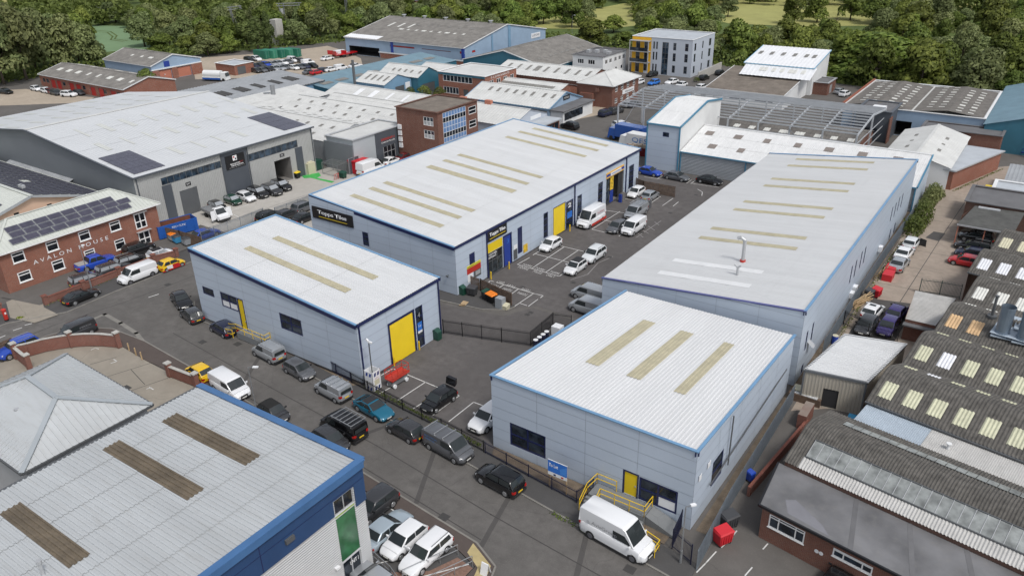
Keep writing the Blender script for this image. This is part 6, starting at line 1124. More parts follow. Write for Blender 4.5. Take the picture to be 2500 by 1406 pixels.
def make_car(k, lod=0, opts=()):
    key = (k, lod, opts)
    if key in PROTO: return PROTO[key]
    L, Wd, H, zb, zh, x1, x2, x3, x4, wr, ax, rx, tum = SPEC[k]; w = Wd/2; hl = L/2; van = k.startswith('van'); parts = []
    def add(name, mb, mat, smooth=False, sub=None):
        me = mb.mesh(name, mat, smooth)
        if smooth: me.set_sharp_from_angle(angle=R(38))
        parts.append((name, me, sub or []))
    add('body', car_body(k), CP['white'], True)
    wb, wt = w*.93, w*tum; gl = m_lglass if 'pale' in opts else m_cglass
    def screen(xa, xb, t0, t1, f0=.90, f1=.92, off=.014):
        d = 1 if xa > xb else -1; p = []
        for t, f in ((t0, f0), (t1, f1)):
            x = xa+(xb-xa)*t; z = zb+(H-zb)*(t*.96)+.012; y = (wb+(wt-wb)*t)*f; p.append([(x+off*d, -y, z+off), (x+off*d, y, z+off)])
        q = [p[0][0], p[0][1], p[1][1], p[1][0]]; mb = MB(); mid0 = [(p[0][0][0]+.03*d, 0, p[0][0][2]+.004), (p[1][0][0]+.02*d, 0, p[1][0][2]+.012)]
        for a in ([p[0][0], mid0[0], mid0[1], p[1][0]], [mid0[0], p[0][1], p[1][1], mid0[1]]): mb.poly(a if d > 0 else list(reversed(a)))
        return mb
    add('windscreen', screen(x1, x2, .06, .92), gl)
    if not van: add('rear_window', screen(x4, x3, .18, .88), gl)
    elif 'rearglass' in opts: 
        mb = MB().poly([(x4-.06, y, z) for y, z in ((w*.75, zb+.1), (-w*.75, zb+.1), (-w*.68, H-.3), (w*.68, H-.3))]); add('rear_window', mb, gl)
    def sidewin(xa, xb, xc, xd, t0=.08, t1=.84):
        for sg in (1, -1):
            p = [sideP(k, xa, t0), sideP(k, xb, t0), sideP(k, xd, t1), sideP(k, xc, t1)]; p = [(x, y*sg, z) for x, y, z in p]; add('side_window', MB().poly(p if sg > 0 else list(reversed(p))), gl)
    fx = lambda t: x1+(x2-x1)*t; bx = lambda t: x4+(x3-x4)*t; bp = (x2+x3)/2+.12
    if van:
        d0 = x2-1.0 if k != 'van_s' else x2-.85; sidewin(d0, fx(.08)-.10, d0, fx(.8)-.12, .06, .74 if k != 'van_l' else .55)
        if k == 'van_m' and 'crew' in opts: sidewin(d0-1.4, d0-.12, d0-1.4, d0-.12, .1, .74)
    elif k in ('mini', 'coupe') and lod == 0: sidewin(bp-.1, fx(.08)-.1, bp-.1, fx(.84)-.1); sidewin(bx(.12)+.3, bp-.2, bx(.84)+.2, bp-.2)
    else: sidewin(bp, fx(.08)-.12, bp, fx(.84)-.12); sidewin(bx(.1)+.22, bp-.09, bx(.84)+.16, bp-.09)
    # wheels
    for x in (ax, rx):
        for sg in (1, -1):
            y = sg*w; n = 14 if lod == 0 else 8
            ty = MB().cyl((x, y-sg*.20, wr), (x, y+sg*.005, wr), wr, wr, n=n); rim = MB().cyl((x, y, wr), (x, y+sg*.018, wr), wr*.66, wr*.62, n=n)
            add('wheel', ty, m_tyre, False, [('rim', rim.mesh('rim', m_rimd if 'steel' in opts else m_rim))] if lod == 0 else [])
            if lod == 0:
                mb = MB(); pts = [(x+math.cos(a)*wr*1.17, y*(.992), wr+math.sin(a)*wr*1.17) for a in [math.pi*i/9 for i in range(10)]]+[(x-wr*1.17, y*.975, .17), (x+wr*1.17, y*.975, .17)]
                pts = [(p[0], p[1]+sg*.006, p[2]) for p in pts]; add('wheel_arch', MB().poly(pts if sg < 0 else list(reversed(pts))), m_trim)
    if lod == 0:
        zf = zh-.10
        for sg in (1, -1):
            add('headlight', MB().hexa([(hl-.42, sg*w*.90, zf-.06), (hl-.20, sg*w*.90, zf-.08), (hl-.05, sg*w*.58, zf-.09), (hl-.12, sg*w*.56, zf-.06), (hl-.46, sg*w*.885, zf+.07), (hl-.26, sg*w*.88, zf+.05), (hl-.11, sg*w*.56, zf+.04), (hl-.2, sg*w*.54, zf+.07)]), m_headl)
            hi = .95 if van else .82
            add('tail_light', MB().hexa([(-hl-.012, sg*w*.86, zb*hi-.22), (-hl+.2, sg*w*.955, zb*hi-.22), (-hl+.2, sg*w*.90, zb*hi-.22), (-hl-.012, sg*w*.60, zb*hi-.22), (-hl+.005, sg*w*.86, zb*hi-.02), (-hl+.2, sg*w*.955, zb*hi), (-hl+.2, sg*w*.88, zb*hi), (-hl+.005, sg*w*.6, zb*hi-.02)]), m_taill)
            add('mirror', MB().hexa([(x1-.30, sg*(w+.0), zb+.03), (x1-.18, sg*w, zb+.03), (x1-.2, sg*(w+.2), zb+.05), (x1-.3, sg*(w+.2), zb+.05), (x1-.30, sg*(w-.04), zb+.17), (x1-.18, sg*(w-.04), zb+.17), (x1-.2, sg*(w+.2), zb+.2), (x1-.3, sg*(w+.2), zb+.2)]), m_trim)
        add('grille', MB().hexa([(hl-.05, w*.5, .30), (hl-.05, -w*.5, .30), (hl+.012, -w*.42, .30), (hl+.012, w*.42, .30), (hl-.08, w*.5, zf-.07), (hl-.08, -w*.5, zf-.07), (hl-.0, -w*.40, zf-.07), (hl-.0, w*.40, zf-.07)]), m_trim)
        add('number_plate', MB().box(hl+.012, hl+.03, -.26, .26, .40, .51), m_platew); add('number_plate', MB().box(-hl-.03, -hl-.005, -.26, .26, .52 if not van else .62, .64 if not van else .74), m_platey)
        if van or k == 'suv' or 'trim' in opts:
            for sg in (1, -1): add('sill_trim', MB().hexa([(rx+wr*1.2, sg*w*.97, .18), (ax-wr*1.2, sg*w*.97, .18), (ax-wr*1.2, sg*w*1.008, .2), (rx+wr*1.2, sg*w*1.008, .2), (rx+wr*1.2, sg*w*.98, .36), (ax-wr*1.2, sg*w*.98, .36), (ax-wr*1.2, sg*w*1.01, .34), (rx+wr*1.2, sg*w*1.01, .34)]), m_trim)
            add('bumper', MB().hexa([(-hl-.04, -w*.82, .30), (-hl+.15, -w*.92, .24), (-hl+.15, w*.92, .24), (-hl-.04, w*.82, .30), (-hl-.04, -w*.82, .5), (-hl+.12, -w*.93, .5), (-hl+.12, w*.93, .5), (-hl-.04, w*.82, .5)]), m_trim); add('bumper', MB().hexa([(hl-.2, -w*.86, .22), (hl+.02, -w*.72, .28), (hl+.02, w*.72, .28), (hl-.2, w*.86, .22), (hl-.2, -w*.90, .44), (hl+.025, -w*.74, .42), (hl+.025, w*.74, .42), (hl-.2, w*.90, .44)]), m_trim)
        if 'rails' in opts:
            for sg in (1, -1): add('roof_rail', MB().bar((x3+.1, sg*wt*.88, H+.05), (x2-.3, sg*wt*.88, H+.05), .05, .05), m_rim)
        if 'bars' in opts:
            for q in ((x3+.35), (x3+x2)/2-.1, x2-.75):
                mb = MB().bar((q, -wt*1.0, H+.13), (q, wt*1.0, H+.13), .07, .04); [mb.bar((q, s_*wt*.95, H-.04), (q, s_*wt*.95, H+.13), .06) for s_ in (1, -1)]; add('roof_bar', mb, m_rim)
        if 'rack' in opts:
            mb = MB(); [mb.bar((q, -wt, H+.16), (q, wt, H+.16), .05, .05) for q in [x3+.15+(x2-.5-x3-.15)*i/5 for i in range(6)]]; [mb.bar((x3+.1, s_*wt, H+.19), (x2-.45, s_*wt, H+.19), .06, .07) for s_ in (1, -1)]; [mb.bar((q, s_*wt*.96, H-.05), (q, s_*wt*.96, H+.16), .05) for s_ in (1, -1) for q in (x3+.2, (x3+x2)/2, x2-.6)]; add('roof_rack', mb, m_rim)
        if 'panoroof' in opts: add('roof_glass', MB().poly([(x2-.2, wt*.72, H+.02), (x3+.3, wt*.72, H+.02), (x3+.3, -wt*.72, H+.02), (x2-.2, -wt*.72, H+.02)]), m_cglass)
        if 'blackroof' in opts: add('roof_panel', MB().grid([[(x, y*wt*.93, H+z_) for y, z_ in ((-1, -.015), (-.5, .016), (0, .022), (.5, .016), (1, -.015))] for x in (x3+.02, (x2+x3)/2, x2-.1)]), m_trim)
        if 'softtop' in opts:
            mb = car_body(k); v = [(x, y*1.012, z+.012) if z > zb+.12 else (x, y*.9, zb-.1) for x, y, z in mb.v]; q = MB(); q.v = v; q.f = [f for f in mb.f if min(mb.v[i][2] for i in f) > zb+.05 and max(mb.v[i][0] for i in f) < x2+.1]; q.mi = [0]*len(q.f); add('soft_top', q, PAINT('soft_top_cloth', (.014, .014, .014), rough=.95, var=0), True)
    PROTO[key] = parts; return parts
def put_car(k, col, x, y, hd, label, group=None, opts=(), lod=0, z=.02, cat=None, name=None):
    nm = name or ('van' if k.startswith('van') else 'car'); parts = make_car(k, lod, tuple(opts))
    root = thing(nm, label, cat or nm, (x, y, z), hd, group)
    for pn, me, sub_ in parts:
        o = bpy.data.objects.new(pn, me); COL.objects.link(o); o.parent = root
        if pn == 'body':
            o.material_slots[0].link = 'OBJECT'; o.material_slots[0].material = CP[col]
        elif pn == 'mirror' and col in ('white', 'silver', 'red', 'blue'):
            o.material_slots[0].link = 'OBJECT'; o.material_slots[0].material = CP[col]
        for sn, sm in sub_:
            s_ = bpy.data.objects.new(sn, sm); COL.objects.link(s_); s_.parent = o
    return root
G_ST = 'cars and vans parked along the street'; G_AV = 'cars in front of the brick office'; G_YD = 'cars parked in the trade yard'; G_BG = 'cars parked nose-out at the hire warehouse'; G_UC = 'cars in the unit car park'; G_AL = 'cars in the alley'
ROWS = [
 # kind, colour, centre, heading, label, group, options
 ('coupe', 'black', *[-96.78, 41.47], 92, 'glossy black coupe parked on the pavement beside the low brick wall', G_ST, ()),
 ('van_m', 'white', *[-96.45, 49.08], -91, 'white panel van beside the low brick wall in front of the brick office', G_ST, ('steel',)),
 ('mini', 'yellow', *[-95.79, 53.65], 88, 'yellow hatchback with red and white side panels behind the white panel van', G_ST, ()),
 ('mpv', 'charcoal', *[-100.76, 44.47], 84, 'charcoal people carrier nearest the lamp post behind the low brick wall', G_AV, ('pale',)),
 ('estate', 'charcoal', *[-101.35, 48.54], 84, 'charcoal estate between the blue pickup and the white panel van', G_AV, ('pale',)),
 ('estate', 'black', *[-101.93, 51.61], 84, 'black estate with silver roof rails in the middle of the office forecourt', G_AV, ('pale', 'rails')),
 ('suv', 'black', *[-104.76, 54.4], 86, 'black off-roader right against the wall of the brick office', G_AV, ()),
 ('mini', 'white', *[-100.39, 54.95], 84, 'white city car with black roof and doors beside the office gate pier', G_AV, ('pale', 'blackroof')),
 ('van_s', 'charcoal', *[-87.75, 35.89], -92, 'dark grey small van with white side lettering beyond the curved wall', G_ST, ()),
 ('suv', 'blue', *[-89.72, 30.36], -92, 'bright blue sports utility car at the left edge behind the curved wall', G_ST, ('rails',)),
 ('saloon', 'black', -84.79,47.77,-19.27, 'black saloon facing the camera near the corner of unit 4', G_ST, ()),
 ('hatch', 'charcoal', *[-80.13, 46.03], 168, 'charcoal hatchback behind the black saloon, yellow plate showing', G_ST, ()),
 ('hatch', 'navy', *[-73.99, 45.96], 174, 'navy hatchback below the yellow ramp rail of unit 4', G_ST, ()),
 ('van_s', 'silver', *[-64.98, 45.14], 175, 'silver small van with two roof rails behind the navy hatchback', G_ST, ('rails', 'rearglass')),
 ('hatch', 'grey', *[-59.4, 44.6], -6, 'grey hatchback facing right between two silver vans', G_ST, ()),
 ('van_s', 'silver', *[-53.51, 43.78], 175, 'silver small van with three roof bars below the security tower', G_ST, ('bars', 'rearglass')),
 ('coupe', 'teal', *[-47.88, 43.78], -6, 'teal coupe with black roof parked along the black fence', G_ST, ('blackroof',)),
 ('van_m', 'black', *[-48.03, 39.92], 176, 'black van with a silver ladder rack on its roof', G_ST, ('rack', 'rearglass')),
 ('mini', 'charcoal', *[-55.54, 37.96], -6, 'small charcoal convertible with black soft top behind the lamp post', G_ST, ('softtop',)),
 ('hatch', 'charcoal', *[-47.58, 37.91], -6, 'dark hatchback half hidden by the blue roof edge of unit 1', G_ST, ()),
 ('hatch', 'charcoal', *[-42.9, 42.83], 175, 'charcoal hatchback between the teal coupe and the grey lettered van', G_ST, ()),
 ('van_m', 'grey', *[-37.97, 43.03], -6, 'grey panel van with three roof bars and blue side lettering', G_ST, ('bars',)),
 ('suv', 'black', *[-31.46, 41.9], 175, 'black crossover with rear spoiler beside the railing of the front unit', G_ST, ()),
 ('van_l', 'white', *[-20.12, 41.45], -6, 'large white high-roof van with grey side lettering below the yellow rails', G_ST, ('steel',)),
 ('van_m', 'white', *[-62.76, 38.4], -5, 'white panel van beside the roof corner of unit 1', G_ST, ()),
 ('mini', 'yellow', *[-67.97, 38.48], 176, 'rounded yellow hatchback with red sill behind the brick pier', G_ST, ()),
 ('suv', 'charcoal', *[-37.99, 33.49], -92, 'dark crossover half hidden behind the corner of unit 1', G_UC, ()),
 ('saloon', 'lightblue', *[-35.35, 32.2], 88, 'pale blue saloon next to the dark crossover in the unit car park', G_UC, ()),
 ('hatch', 'white', *[-33.43, 32.1], -92, 'white hatchback with red tail light between the pale blue saloon and the estate', G_UC, ()),
 ('estate', 'white', *[-31.16, 31.99], -92, 'white estate car nearest the ramp rails in the unit car park', G_UC, ('rails',)),
 ('saloon', 'silver', *[-32.55, 27.91], 175, 'silver car roof at the bottom edge beside unit 1', G_UC, ()),
 ('hatch', 'black', *[-43.46, 48.33], -93, 'black hatchback with its boot lid raised in the yard of unit 4', G_YD, ()),
 ('suv', 'white', *[-37.53, 48.5], -92, 'white crossover half hidden by the wall of the front unit', G_YD, ()),
 ('hatch', 'white', *[-55.1, 87.35], -91, 'small white hatchback in the bay beside the yellow shutter', G_YD, ()),
 ('hatch', 'white', *[-48.14, 82.56], -90, 'white hatchback with dark roof, nearest car in the main yard', G_YD, ('blackroof',)),
 ('suv', 'offwhite', *[-48.04, 87.36], -91, 'off-white crossover with roof rails behind the dark-roofed hatchback', G_YD, ('rails',)),
 ('van_l', 'white', *[-54.99, 98.77], -91, 'tall white van with red sill and side lettering by the unit 2 door', G_YD, ('steel',)),
 ('hatch', 'grey', *[-50.32, 98.36], -91, 'grey hatchback beside the low white van in the main yard', G_YD, ()),
 ('van_m', 'white', *[-48.05, 99.36], -91, 'low white van parked right of the grey hatchback', G_YD, ()),
 ('van_m', 'silver', *[-50.65, 105.34], -91, 'silver van with roof rack and open rear door in the main yard', G_YD, ('rack',)),
 ('hatch', 'white', *[-54.95, 113.91], -91, 'white hatchback in front of the tool shop end window', G_YD, ()),
 ('hatch', 'silver', *[-52.29, 113.84], 89, 'silver hatchback with its tail to the camera beside the timber fence', G_YD, ()),
 ('saloon', 'blue', *[-58.12, 125.41], -3, 'blue saloon in front of the tall pale block', G_YD, ()),
 ('saloon', 'grey', *[-52.76, 125.32], -3, 'grey saloon in front of the low ribbed shed', G_YD, ()),
 ('coupe', 'black', *[-47.03, 126.37], -3, 'black coupe at the right end of the row before the ribbed shed', G_YD, ()),
 ('van_m', 'silver', *[-42.29, 76.33], 178, 'silver van poking out from behind the long unit, farther of two', G_YD, ()),
 ('van_m', 'silver', *[-40.7, 73.15], 178, 'silver van poking out from behind the long unit, nearer of two', G_YD, ()),
 ('mini', 'black', *[-110.49, 72.05], -4, 'black rounded hatchback at the left end of the hire warehouse row', G_BG, ('pale',)),
 ('mini', 'green', *[-110.64, 75.25], -4, 'dark green hatchback with roof rails in the hire warehouse row', G_BG, ('pale', 'rails')),
 ('hatch', 'white', *[-110.04, 77.55], -4, 'white hatchback in the hire warehouse row', G_BG, ()),
 ('suv', 'black', *[-109.95, 80.0], -4, 'black off-roader right of the white hatchback at the hire warehouse', G_BG, ('pale',)),
 ('suv', 'charcoal', *[-108.97, 82.12], -4, 'slate grey sports utility car second from the right at the hire warehouse', G_BG, ('pale',)),
 ('suv', 'black', *[-109.51, 84.65], -4, 'black sports utility car at the right end by the open warehouse door', G_BG, ('pale',)),
 ('suv', 'black', *[-99.08, 73.41], 90, 'dark pickup-like car behind the white roof of unit 4', G_BG, ()),
 ('hatch', 'charcoal', *[-97.39, 75.54], 90, 'charcoal hatchback behind the palisade fence near the tile sign', G_BG, ()),
 ('suv', 'grey', *[-97.52, 79.24], 90, 'grey off-roader beside the tile sign corner', G_BG, ()),
 ('saloon', 'black', *[-93.92, 76.26], 88, 'black saloon squeezed between unit 4 and the tile sign wall', G_BG, ()),
 ('saloon', 'blue', *[-101.36, 63.12], 88, 'blue and silver sports car behind the wooden fence near unit 4', G_BG, ()),
 ('saloon', 'white', *[-103.13, 106.12], 90, 'white car roof in front of the showroom entrance', 'cars at the showroom', ()),
 ('coupe', 'black', *[-103.87, 103.51], 90, 'black coupe roof left of the white one at the showroom', 'cars at the showroom', ()),
 ('coupe', 'darkred', *[-102.78, 109.84], 90, 'dark red coupe in front of the showroom', 'cars at the showroom', ()),
 ('coupe', 'silver', *[-103.5, 114.06], 90, 'silver coupe in front of the brown brick block', 'cars at the showroom', ()),
 ('van_l', 'white', *[-102.36, 99.8], 90, 'white van roof above the edge of the tile unit', 'cars at the showroom', ()),
 ('hatch', 'offwhite', *[-12.61, 114.61], 86, 'white hatchback in the alley with its offside door open', G_AL, ()),
 ('saloon', 'white', *[-12.77, 110.42], 86, 'white saloon second in the alley row', G_AL, ()),
 ('saloon', 'silver', *[-12.61, 106.34], 86, 'silver saloon nearest in the alley row', G_AL, ()),
 ('hatch', 'white', *[-12.45, 90.41], 84, 'white-roofed hatchback with sunroof behind the black gates', G_AL, ()),
 ('hatch', 'charcoal', *[-12.22, 86.39], -94, 'charcoal hatchback against the black gates', G_AL, ()),
 ('hatch', 'purple', *[-10.01, 91.6], 84, 'purple hatchback with open door behind the black gates', G_AL, ()),
 ('hatch', 'purple', *[-10.17, 87.37], -94, 'purple hatchback with pale bonnet against the black gates', G_AL, ()),
 ('suv', 'black', *[-5.43, 121.46], 178, 'black off-roader deep under the garage canopy', G_AL, ('rails',)),
 ('estate', 'black', *[-5.37, 117.75], 178, 'black estate at the front of the garage canopy', G_AL, ('rails',)),
 ('hatch', 'navy', *[-5.21, 114.83], 178, 'dark blue hatchback between the canopy and the red car', G_AL, ()),
 ('hatch', 'red', *[-5.54, 111.73], 179, 'red hatchback in front of the corrugated bays', G_AL, ()),
 ('hatch', 'black', *[-5.08, 46.19], 80, 'black car roof at the bottom edge beside the brick office', G_AL, ()),
]
for r_ in ROWS:
    k, col, x, y, hd, lab, grp, op = r_
    zz = .12 if grp == G_UC else .02
    CARS = globals().setdefault('CARS', {}); CARS[lab] = put_car(k, col, x, y, hd, lab, grp, op, z=zz)
def on_car(key):
    return next(o for l, o in CARS.items() if key in l)
def cpart(root, name, mb, mat, label=None):
    o = bpy.data.objects.new(name, mb.mesh(name, mat)); COL.objects.link(o); o.parent = root; return o
def ctext(root, txt, x0, x1, z0, z1, y, mat, flip=False):
    """lettering on a vehicle side (right side y<0, left side y>0)"""
    rt = (1, 0, 0) if y < 0 else (-1, 0, 0); o = lettering(txt, x1-x0, z1-z0, mat, None, (x0 if y < 0 else x1, y, z0), rt, UP, depth=.015); o.parent = root; return o
m_lgt = PAINT('grey_letter', (.22, .23, .25), rough=.5, var=0); m_blt = PAINT('blue_letter', (.05, .20, .50), rough=.5, var=0); m_rlt = PAINT('red_letter', (.40, .03, .05), rough=.5, var=0)
v = on_car('large white high-roof'); ctext(v, 'AvisGroup', -1.7, .6, 1.45, 1.85, -1.0, m_lgt); cpart(v, 'emblem', MB().cyl((-2.0, -1.0, 1.6), (-2.0, -1.012, 1.6), .17, n=16), PAINT('emblem_grey', (.5, .51, .53), var=0))
v = on_car('grey panel van with three'); ctext(v, 'ELECTRICAL', -2.0, -.4, 1.45, 1.62, -.93, m_blt); ctext(v, 'SERVICES', -1.9, -.7, 1.18, 1.35, -.96, m_blt)
v = on_car('tall white van with red'); ctext(v, 'Coat & Stone', -2.2, -.2, 1.7, 2.0, 1.0, m_rlt); ctext(v, 'Flooring Contractors', -2.2, -.3, 1.5, 1.62, 1.01, m_lgt); cpart(v, 'side_skirt', MB().box(-2.9, 1.5, 1.005, 1.05, .25, .62), m_red)
v = on_car('yellow hatchback with red and white'); cpart(v, 'side_panel', MB().poly([(-.2, -.842, .3), (.75, -.842, .3), (.95, -.842, .55), (.6, -.832, .84), (-.2, -.832, .84)]), CP['red']); cpart(v, 'side_panel', MB().poly([(-1.0, -.842, .42), (-.22, -.842, .3), (-.22, -.832, .84), (-1.1, -.832, .84)]), CP['white']); cpart(v, 'sill_panel', MB().box(-1.7, 1.6, -.838, .838, .17, .3), CP['red'])
v = on_car('rounded yellow'); cpart(v, 'sill_panel', MB().box(-1.75, 1.6, -.838, .838, .17, .34), CP['red']); cpart(v, 'side_panel', MB().poly([(.9, .842, .3), (-.1, .842, .3), (-.1, .832, .84), (.6, .832, .84)]), CP['darkred']); cpart(v, 'side_panel', MB().poly([(-.12, .842, .3), (-.9, .842, .4), (-1.0, .832, .84), (-.12, .832, .84)]), CP['white'])
v = on_car('boot lid raised'); cpart(v, 'boot_lid', MB().hexa([(-1.75, -.62, 1.35), (-1.75, .62, 1.35), (-2.1, .58, 1.5), (-2.1, -.58, 1.5), (-1.9, -.6, 2.05), (-1.9, .6, 2.05), (-2.2, .55, 2.1), (-2.2, -.55, 2.1)]), CP['black']); cpart(v, 'boot_opening', MB().poly([(-2.04, .6, .6), (-2.04, -.6, .6), (-1.6, -.58, 1.36), (-1.6, .58, 1.36)]), m_trim)
v = on_car('offside door open'); cpart(v, 'open_door', MB().hexa([(.5, -.85, .3), (.55, -.85, .3), (.3, -1.8, .3), (.25, -1.8, .3), (.5, -.85, 1.35), (.55, -.85, 1.35), (.3, -1.75, 1.3), (.25, -1.75, 1.3)]), m_trim)
v = on_car('purple hatchback with open'); cpart(v, 'open_door', MB().hexa([(.5, -.85, .3), (.55, -.85, .3), (.3, -1.75, .3), (.25, -1.75, .3), (.5, -.85, 1.35), (.55, -.85, 1.35), (.3, -1.7, 1.3), (.25, -1.7, 1.3)]), CP['purple'])
v = on_car('dark grey small van with white'); ctext(v, 'IMPERIAL', -1.6, -.2, 1.2, 1.42, .86, m_lgt); ctext(v, 'IMPERIAL', -1.6, -.2, 1.2, 1.42, -.86, m_lgt)
v = on_car('open rear door in the main'); cpart(v, 'open_door', MB().box(-3.3, -2.55, .93, .98, .6, 1.8), CP['grey'])
v = on_car('white-roofed hatchback'); cpart(v, 'sunroof', MB().box(-.6, -.1, -.35, .35, 1.47, 1.495), m_cglass)
# blue pickup
t = thing('pickup_truck', 'blue double-cab pickup with covered bed before the brick office', 'pickup', (*[-105.06, 48.11], .1), 84, G_AV)
SPEC['cab'] = (5.3, 1.9, 1.80, 1.10, .98, 1.25, .62, -.85, -1.15, .39, 1.6, -1.62, .80); parts = make_car('cab', 0, ())
for pn, me, sub_ in parts:
    o = bpy.data.objects.new(pn, me); COL.objects.link(o); o.parent = t
    if pn == 'body': o.material_slots[0].link = 'OBJECT'; o.material_slots[0].material = CP['blue']
    for sn, sm in sub_: s_ = bpy.data.objects.new(sn, sm); COL.objects.link(s_); s_.parent = o
cpart(t, 'bed_cover', MB().box(-2.5, -1.15, -.78, .78, 1.10, 1.16), PAINT('bed_cover', (.34, .34, .33), rough=.6)); cpart(t, 'sport_bar', MB().bar((-1.2, -.75, 1.1), (-1.0, -.7, 1.6), .08).bar((-1.2, .75, 1.1), (-1.0, .7, 1.6), .08).bar((-1.0, -.7, 1.6), (-1.0, .7, 1.6), .08), m_trim)
# flatbed tipper
t = thing('flatbed_truck', 'white flatbed truck with both cab doors open in the concrete yard', 'truck', (*[-107.18, 69.37], .02), -8, None)
SPEC['tcab'] = (5.9, 1.95, 2.1, 1.2, .95, 2.1, 1.45, .75, .7, .36, 1.95, -1.7, .88); mb = car_body('tcab'); L = 5.9
body = MB().box(.7, 2.2, -.95, .95, .35, 1.2).hexa([(2.2, -.95, .35), (2.95, -.9, .4), (2.95, .9, .4), (2.2, .95, .35), (2.2, -.93, 1.2), (2.9, -.85, .98), (2.9, .85, .98), (2.2, .93, 1.2)]).hexa([(.7, -.93, 1.2), (2.15, -.93, 1.2), (2.15, .93, 1.2), (.7, .93, 1.2), (.75, -.82, 2.05), (1.5, -.82, 2.05), (1.5, .82, 2.05), (.75, .82, 2.05)]); cpart(t, 'cab', body, CP['white'])
cpart(t, 'windscreen', MB().poly([(2.14, -.84, 1.26), (2.14, .84, 1.26), (1.57, .74, 1.99), (1.57, -.74, 1.99)]), m_cglass); cpart(t, 'bumper', MB().box(2.7, 3.0, -.95, .95, .3, .6), m_trim)
for s_ in (1, -1): cpart(t, 'open_door', MB().hexa([(1.9, s_*.95, .5), (1.96, s_*.95, .5), (2.1, s_*1.8, .5), (2.04, s_*1.8, .5), (1.7, s_*.93, 1.95), (1.76, s_*.93, 1.95), (1.9, s_*1.7, 1.95), (1.84, s_*1.7, 1.95)]), CP['white']); cpart(t, 'side_window', MB().poly([(.95, s_*.925, 1.25), (1.95, s_*.925, 1.25), (1.5, s_*.85, 1.93), (.95, s_*.85, 1.93)][::-s_]), m_cglass)
bed = cpart(t, 'flat_bed', MB().box(-2.95, .6, -1.0, 1.0, .85, .97), m_galv); [cpart(t, 'dropside', MB().box(*b), m_galv) for b in ((-2.95, .6, -1.02, -.97, .97, 1.35), (-2.95, .6, .97, 1.02, .97, 1.35), (-2.99, -2.94, -.96, .96, .97, 1.35), (.58, .63, -.96, .96, .97, 1.7))]
for x_ in (1.95, -1.7):
    for s_ in (1, -1): cpart(t, 'wheel', MB().cyl((x_, s_*.72, .36), (x_, s_*.96, .36), .36, n=14), m_tyre)
# far vehicles (small in the picture)
FAR = [('hatch', 'white', -238.57,106.25, 0), ('hatch', 'white', -232.95,106.26, 0), ('hatch', 'darkred', -230.53,106.39, 0), ('hatch', 'charcoal', -227.68,106.16, 0), ('suv', 'white', -222.16,106.87, 20), ('saloon', 'black', -242.42,99.74, 10), ('hatch', 'charcoal', -221.74,109.49, 0)]
FARL = ['first white car at the red brick row', 'second white car at the red brick row', 'dark red car at the red brick row', 'charcoal car at the red brick row', 'white estate-like car in the sandy yard, far left', 'black saloon at the left edge of the sandy yard', 'dark car behind the white one in the sandy yard']
colr = {'grey': 'grey', 'darkred': 'dark red', 'navy': 'navy', 'blue': 'blue', 'silver': 'silver', 'white': 'white', 'charcoal': 'charcoal', 'red': 'red', 'black': 'black', 'skyblue': 'bright blue'}
row1 = [('hatch', 'grey', -213.33,156.74), ('hatch', 'darkred', -211.56,158.48), ('hatch', 'navy', -211.21,160.26), ('saloon', 'charcoal', -210.62,162.17), ('hatch', 'blue', -210.26,163.98), ('saloon', 'silver', -208.94,165.5), ('hatch', 'silver', -208.46,167.4), ('hatch', 'white', -207.49,168.74), ('hatch', 'grey', -207.23,170.54), ('van_s', 'white', -208.3,173.34), ('hatch', 'charcoal', -205.5,173.98)]
row2 = [('hatch', 'charcoal', -204.28,155.47), ('hatch', 'grey', -203.11,156.86), ('hatch', 'black', -202.62,158.65), ('hatch', 'silver', -201.88,160.58), ('saloon', 'silver', -200.82,161.93), ('hatch', 'grey', -200.43,163.69), ('hatch', 'white', -197.55,164.47), ('saloon', 'grey', -197.02,166.31), ('hatch', 'navy', -195.94,167.67), ('hatch', 'black', -194.94,169.79)]
ordn = 'first second third fourth fifth sixth seventh eighth ninth tenth eleventh twelfth'.split()
for nm, row in (('back', row1), ('front', row2)):
    for i, (k, c, x, y) in enumerate(row): FAR.append((k, c, x, y, -6)); FARL.append('%s %s, %s from the left in the %s row of the far car park' % (colr[c], 'van' if k.startswith('van') else 'car', ordn[i], nm))
FAR += [('suv', 'black', -222.13,166.84, -8), ('suv', 'white', -221.19,169.07, -8), ('van_s', 'white', -200.28,172.59, 80), ('hatch', 'red', -185.63,162.62, 85), ('saloon', 'grey', -187.92,162.11, 85), ('hatch', 'navy', -186.25,165.99, 80), ('saloon', 'white', -185.11,168.11, 80), ('van_s', 'white', -183.91,171.05, 80), ('van_m', 'white', -203.39,190.08, 80), ('saloon', 'white', -200.99,181.51, 85), ('saloon', 'white', -182.85,176.29, 80),
        ('suv', 'black', -87.18,146.03, 170), ('suv', 'navy', -85.92,160.25, 80), ('suv', 'charcoal', -85.1,163.51, 80), ('saloon', 'grey', -84.6,171.55, 80), ('hatch', 'black', -96.95,207.35, -100), ('hatch', 'white', -95.48,195.71, -100), ('hatch', 'skyblue', -91.6,197.23, -100), ('saloon', 'white', -87.87,200.54, -100), ('saloon', 'white', -83.92,197.79, -95), ('hatch', 'black', -82.5,209.9, 85), ('hatch', 'black', -81.32,218.61, 85), ('hatch', 'grey', -76.88,207.86, 85), ('hatch', 'white', -78.16,198, 80), ('hatch', 'silver', -46.53,209.9, 80), ('hatch', 'white', -44.69,207.64, 80), ('suv', 'white', -152.85,200.35, 90), ('hatch', 'silver', -85.62,170.97, 80), ('suv', 'white', -77.75,152.34, 60)]
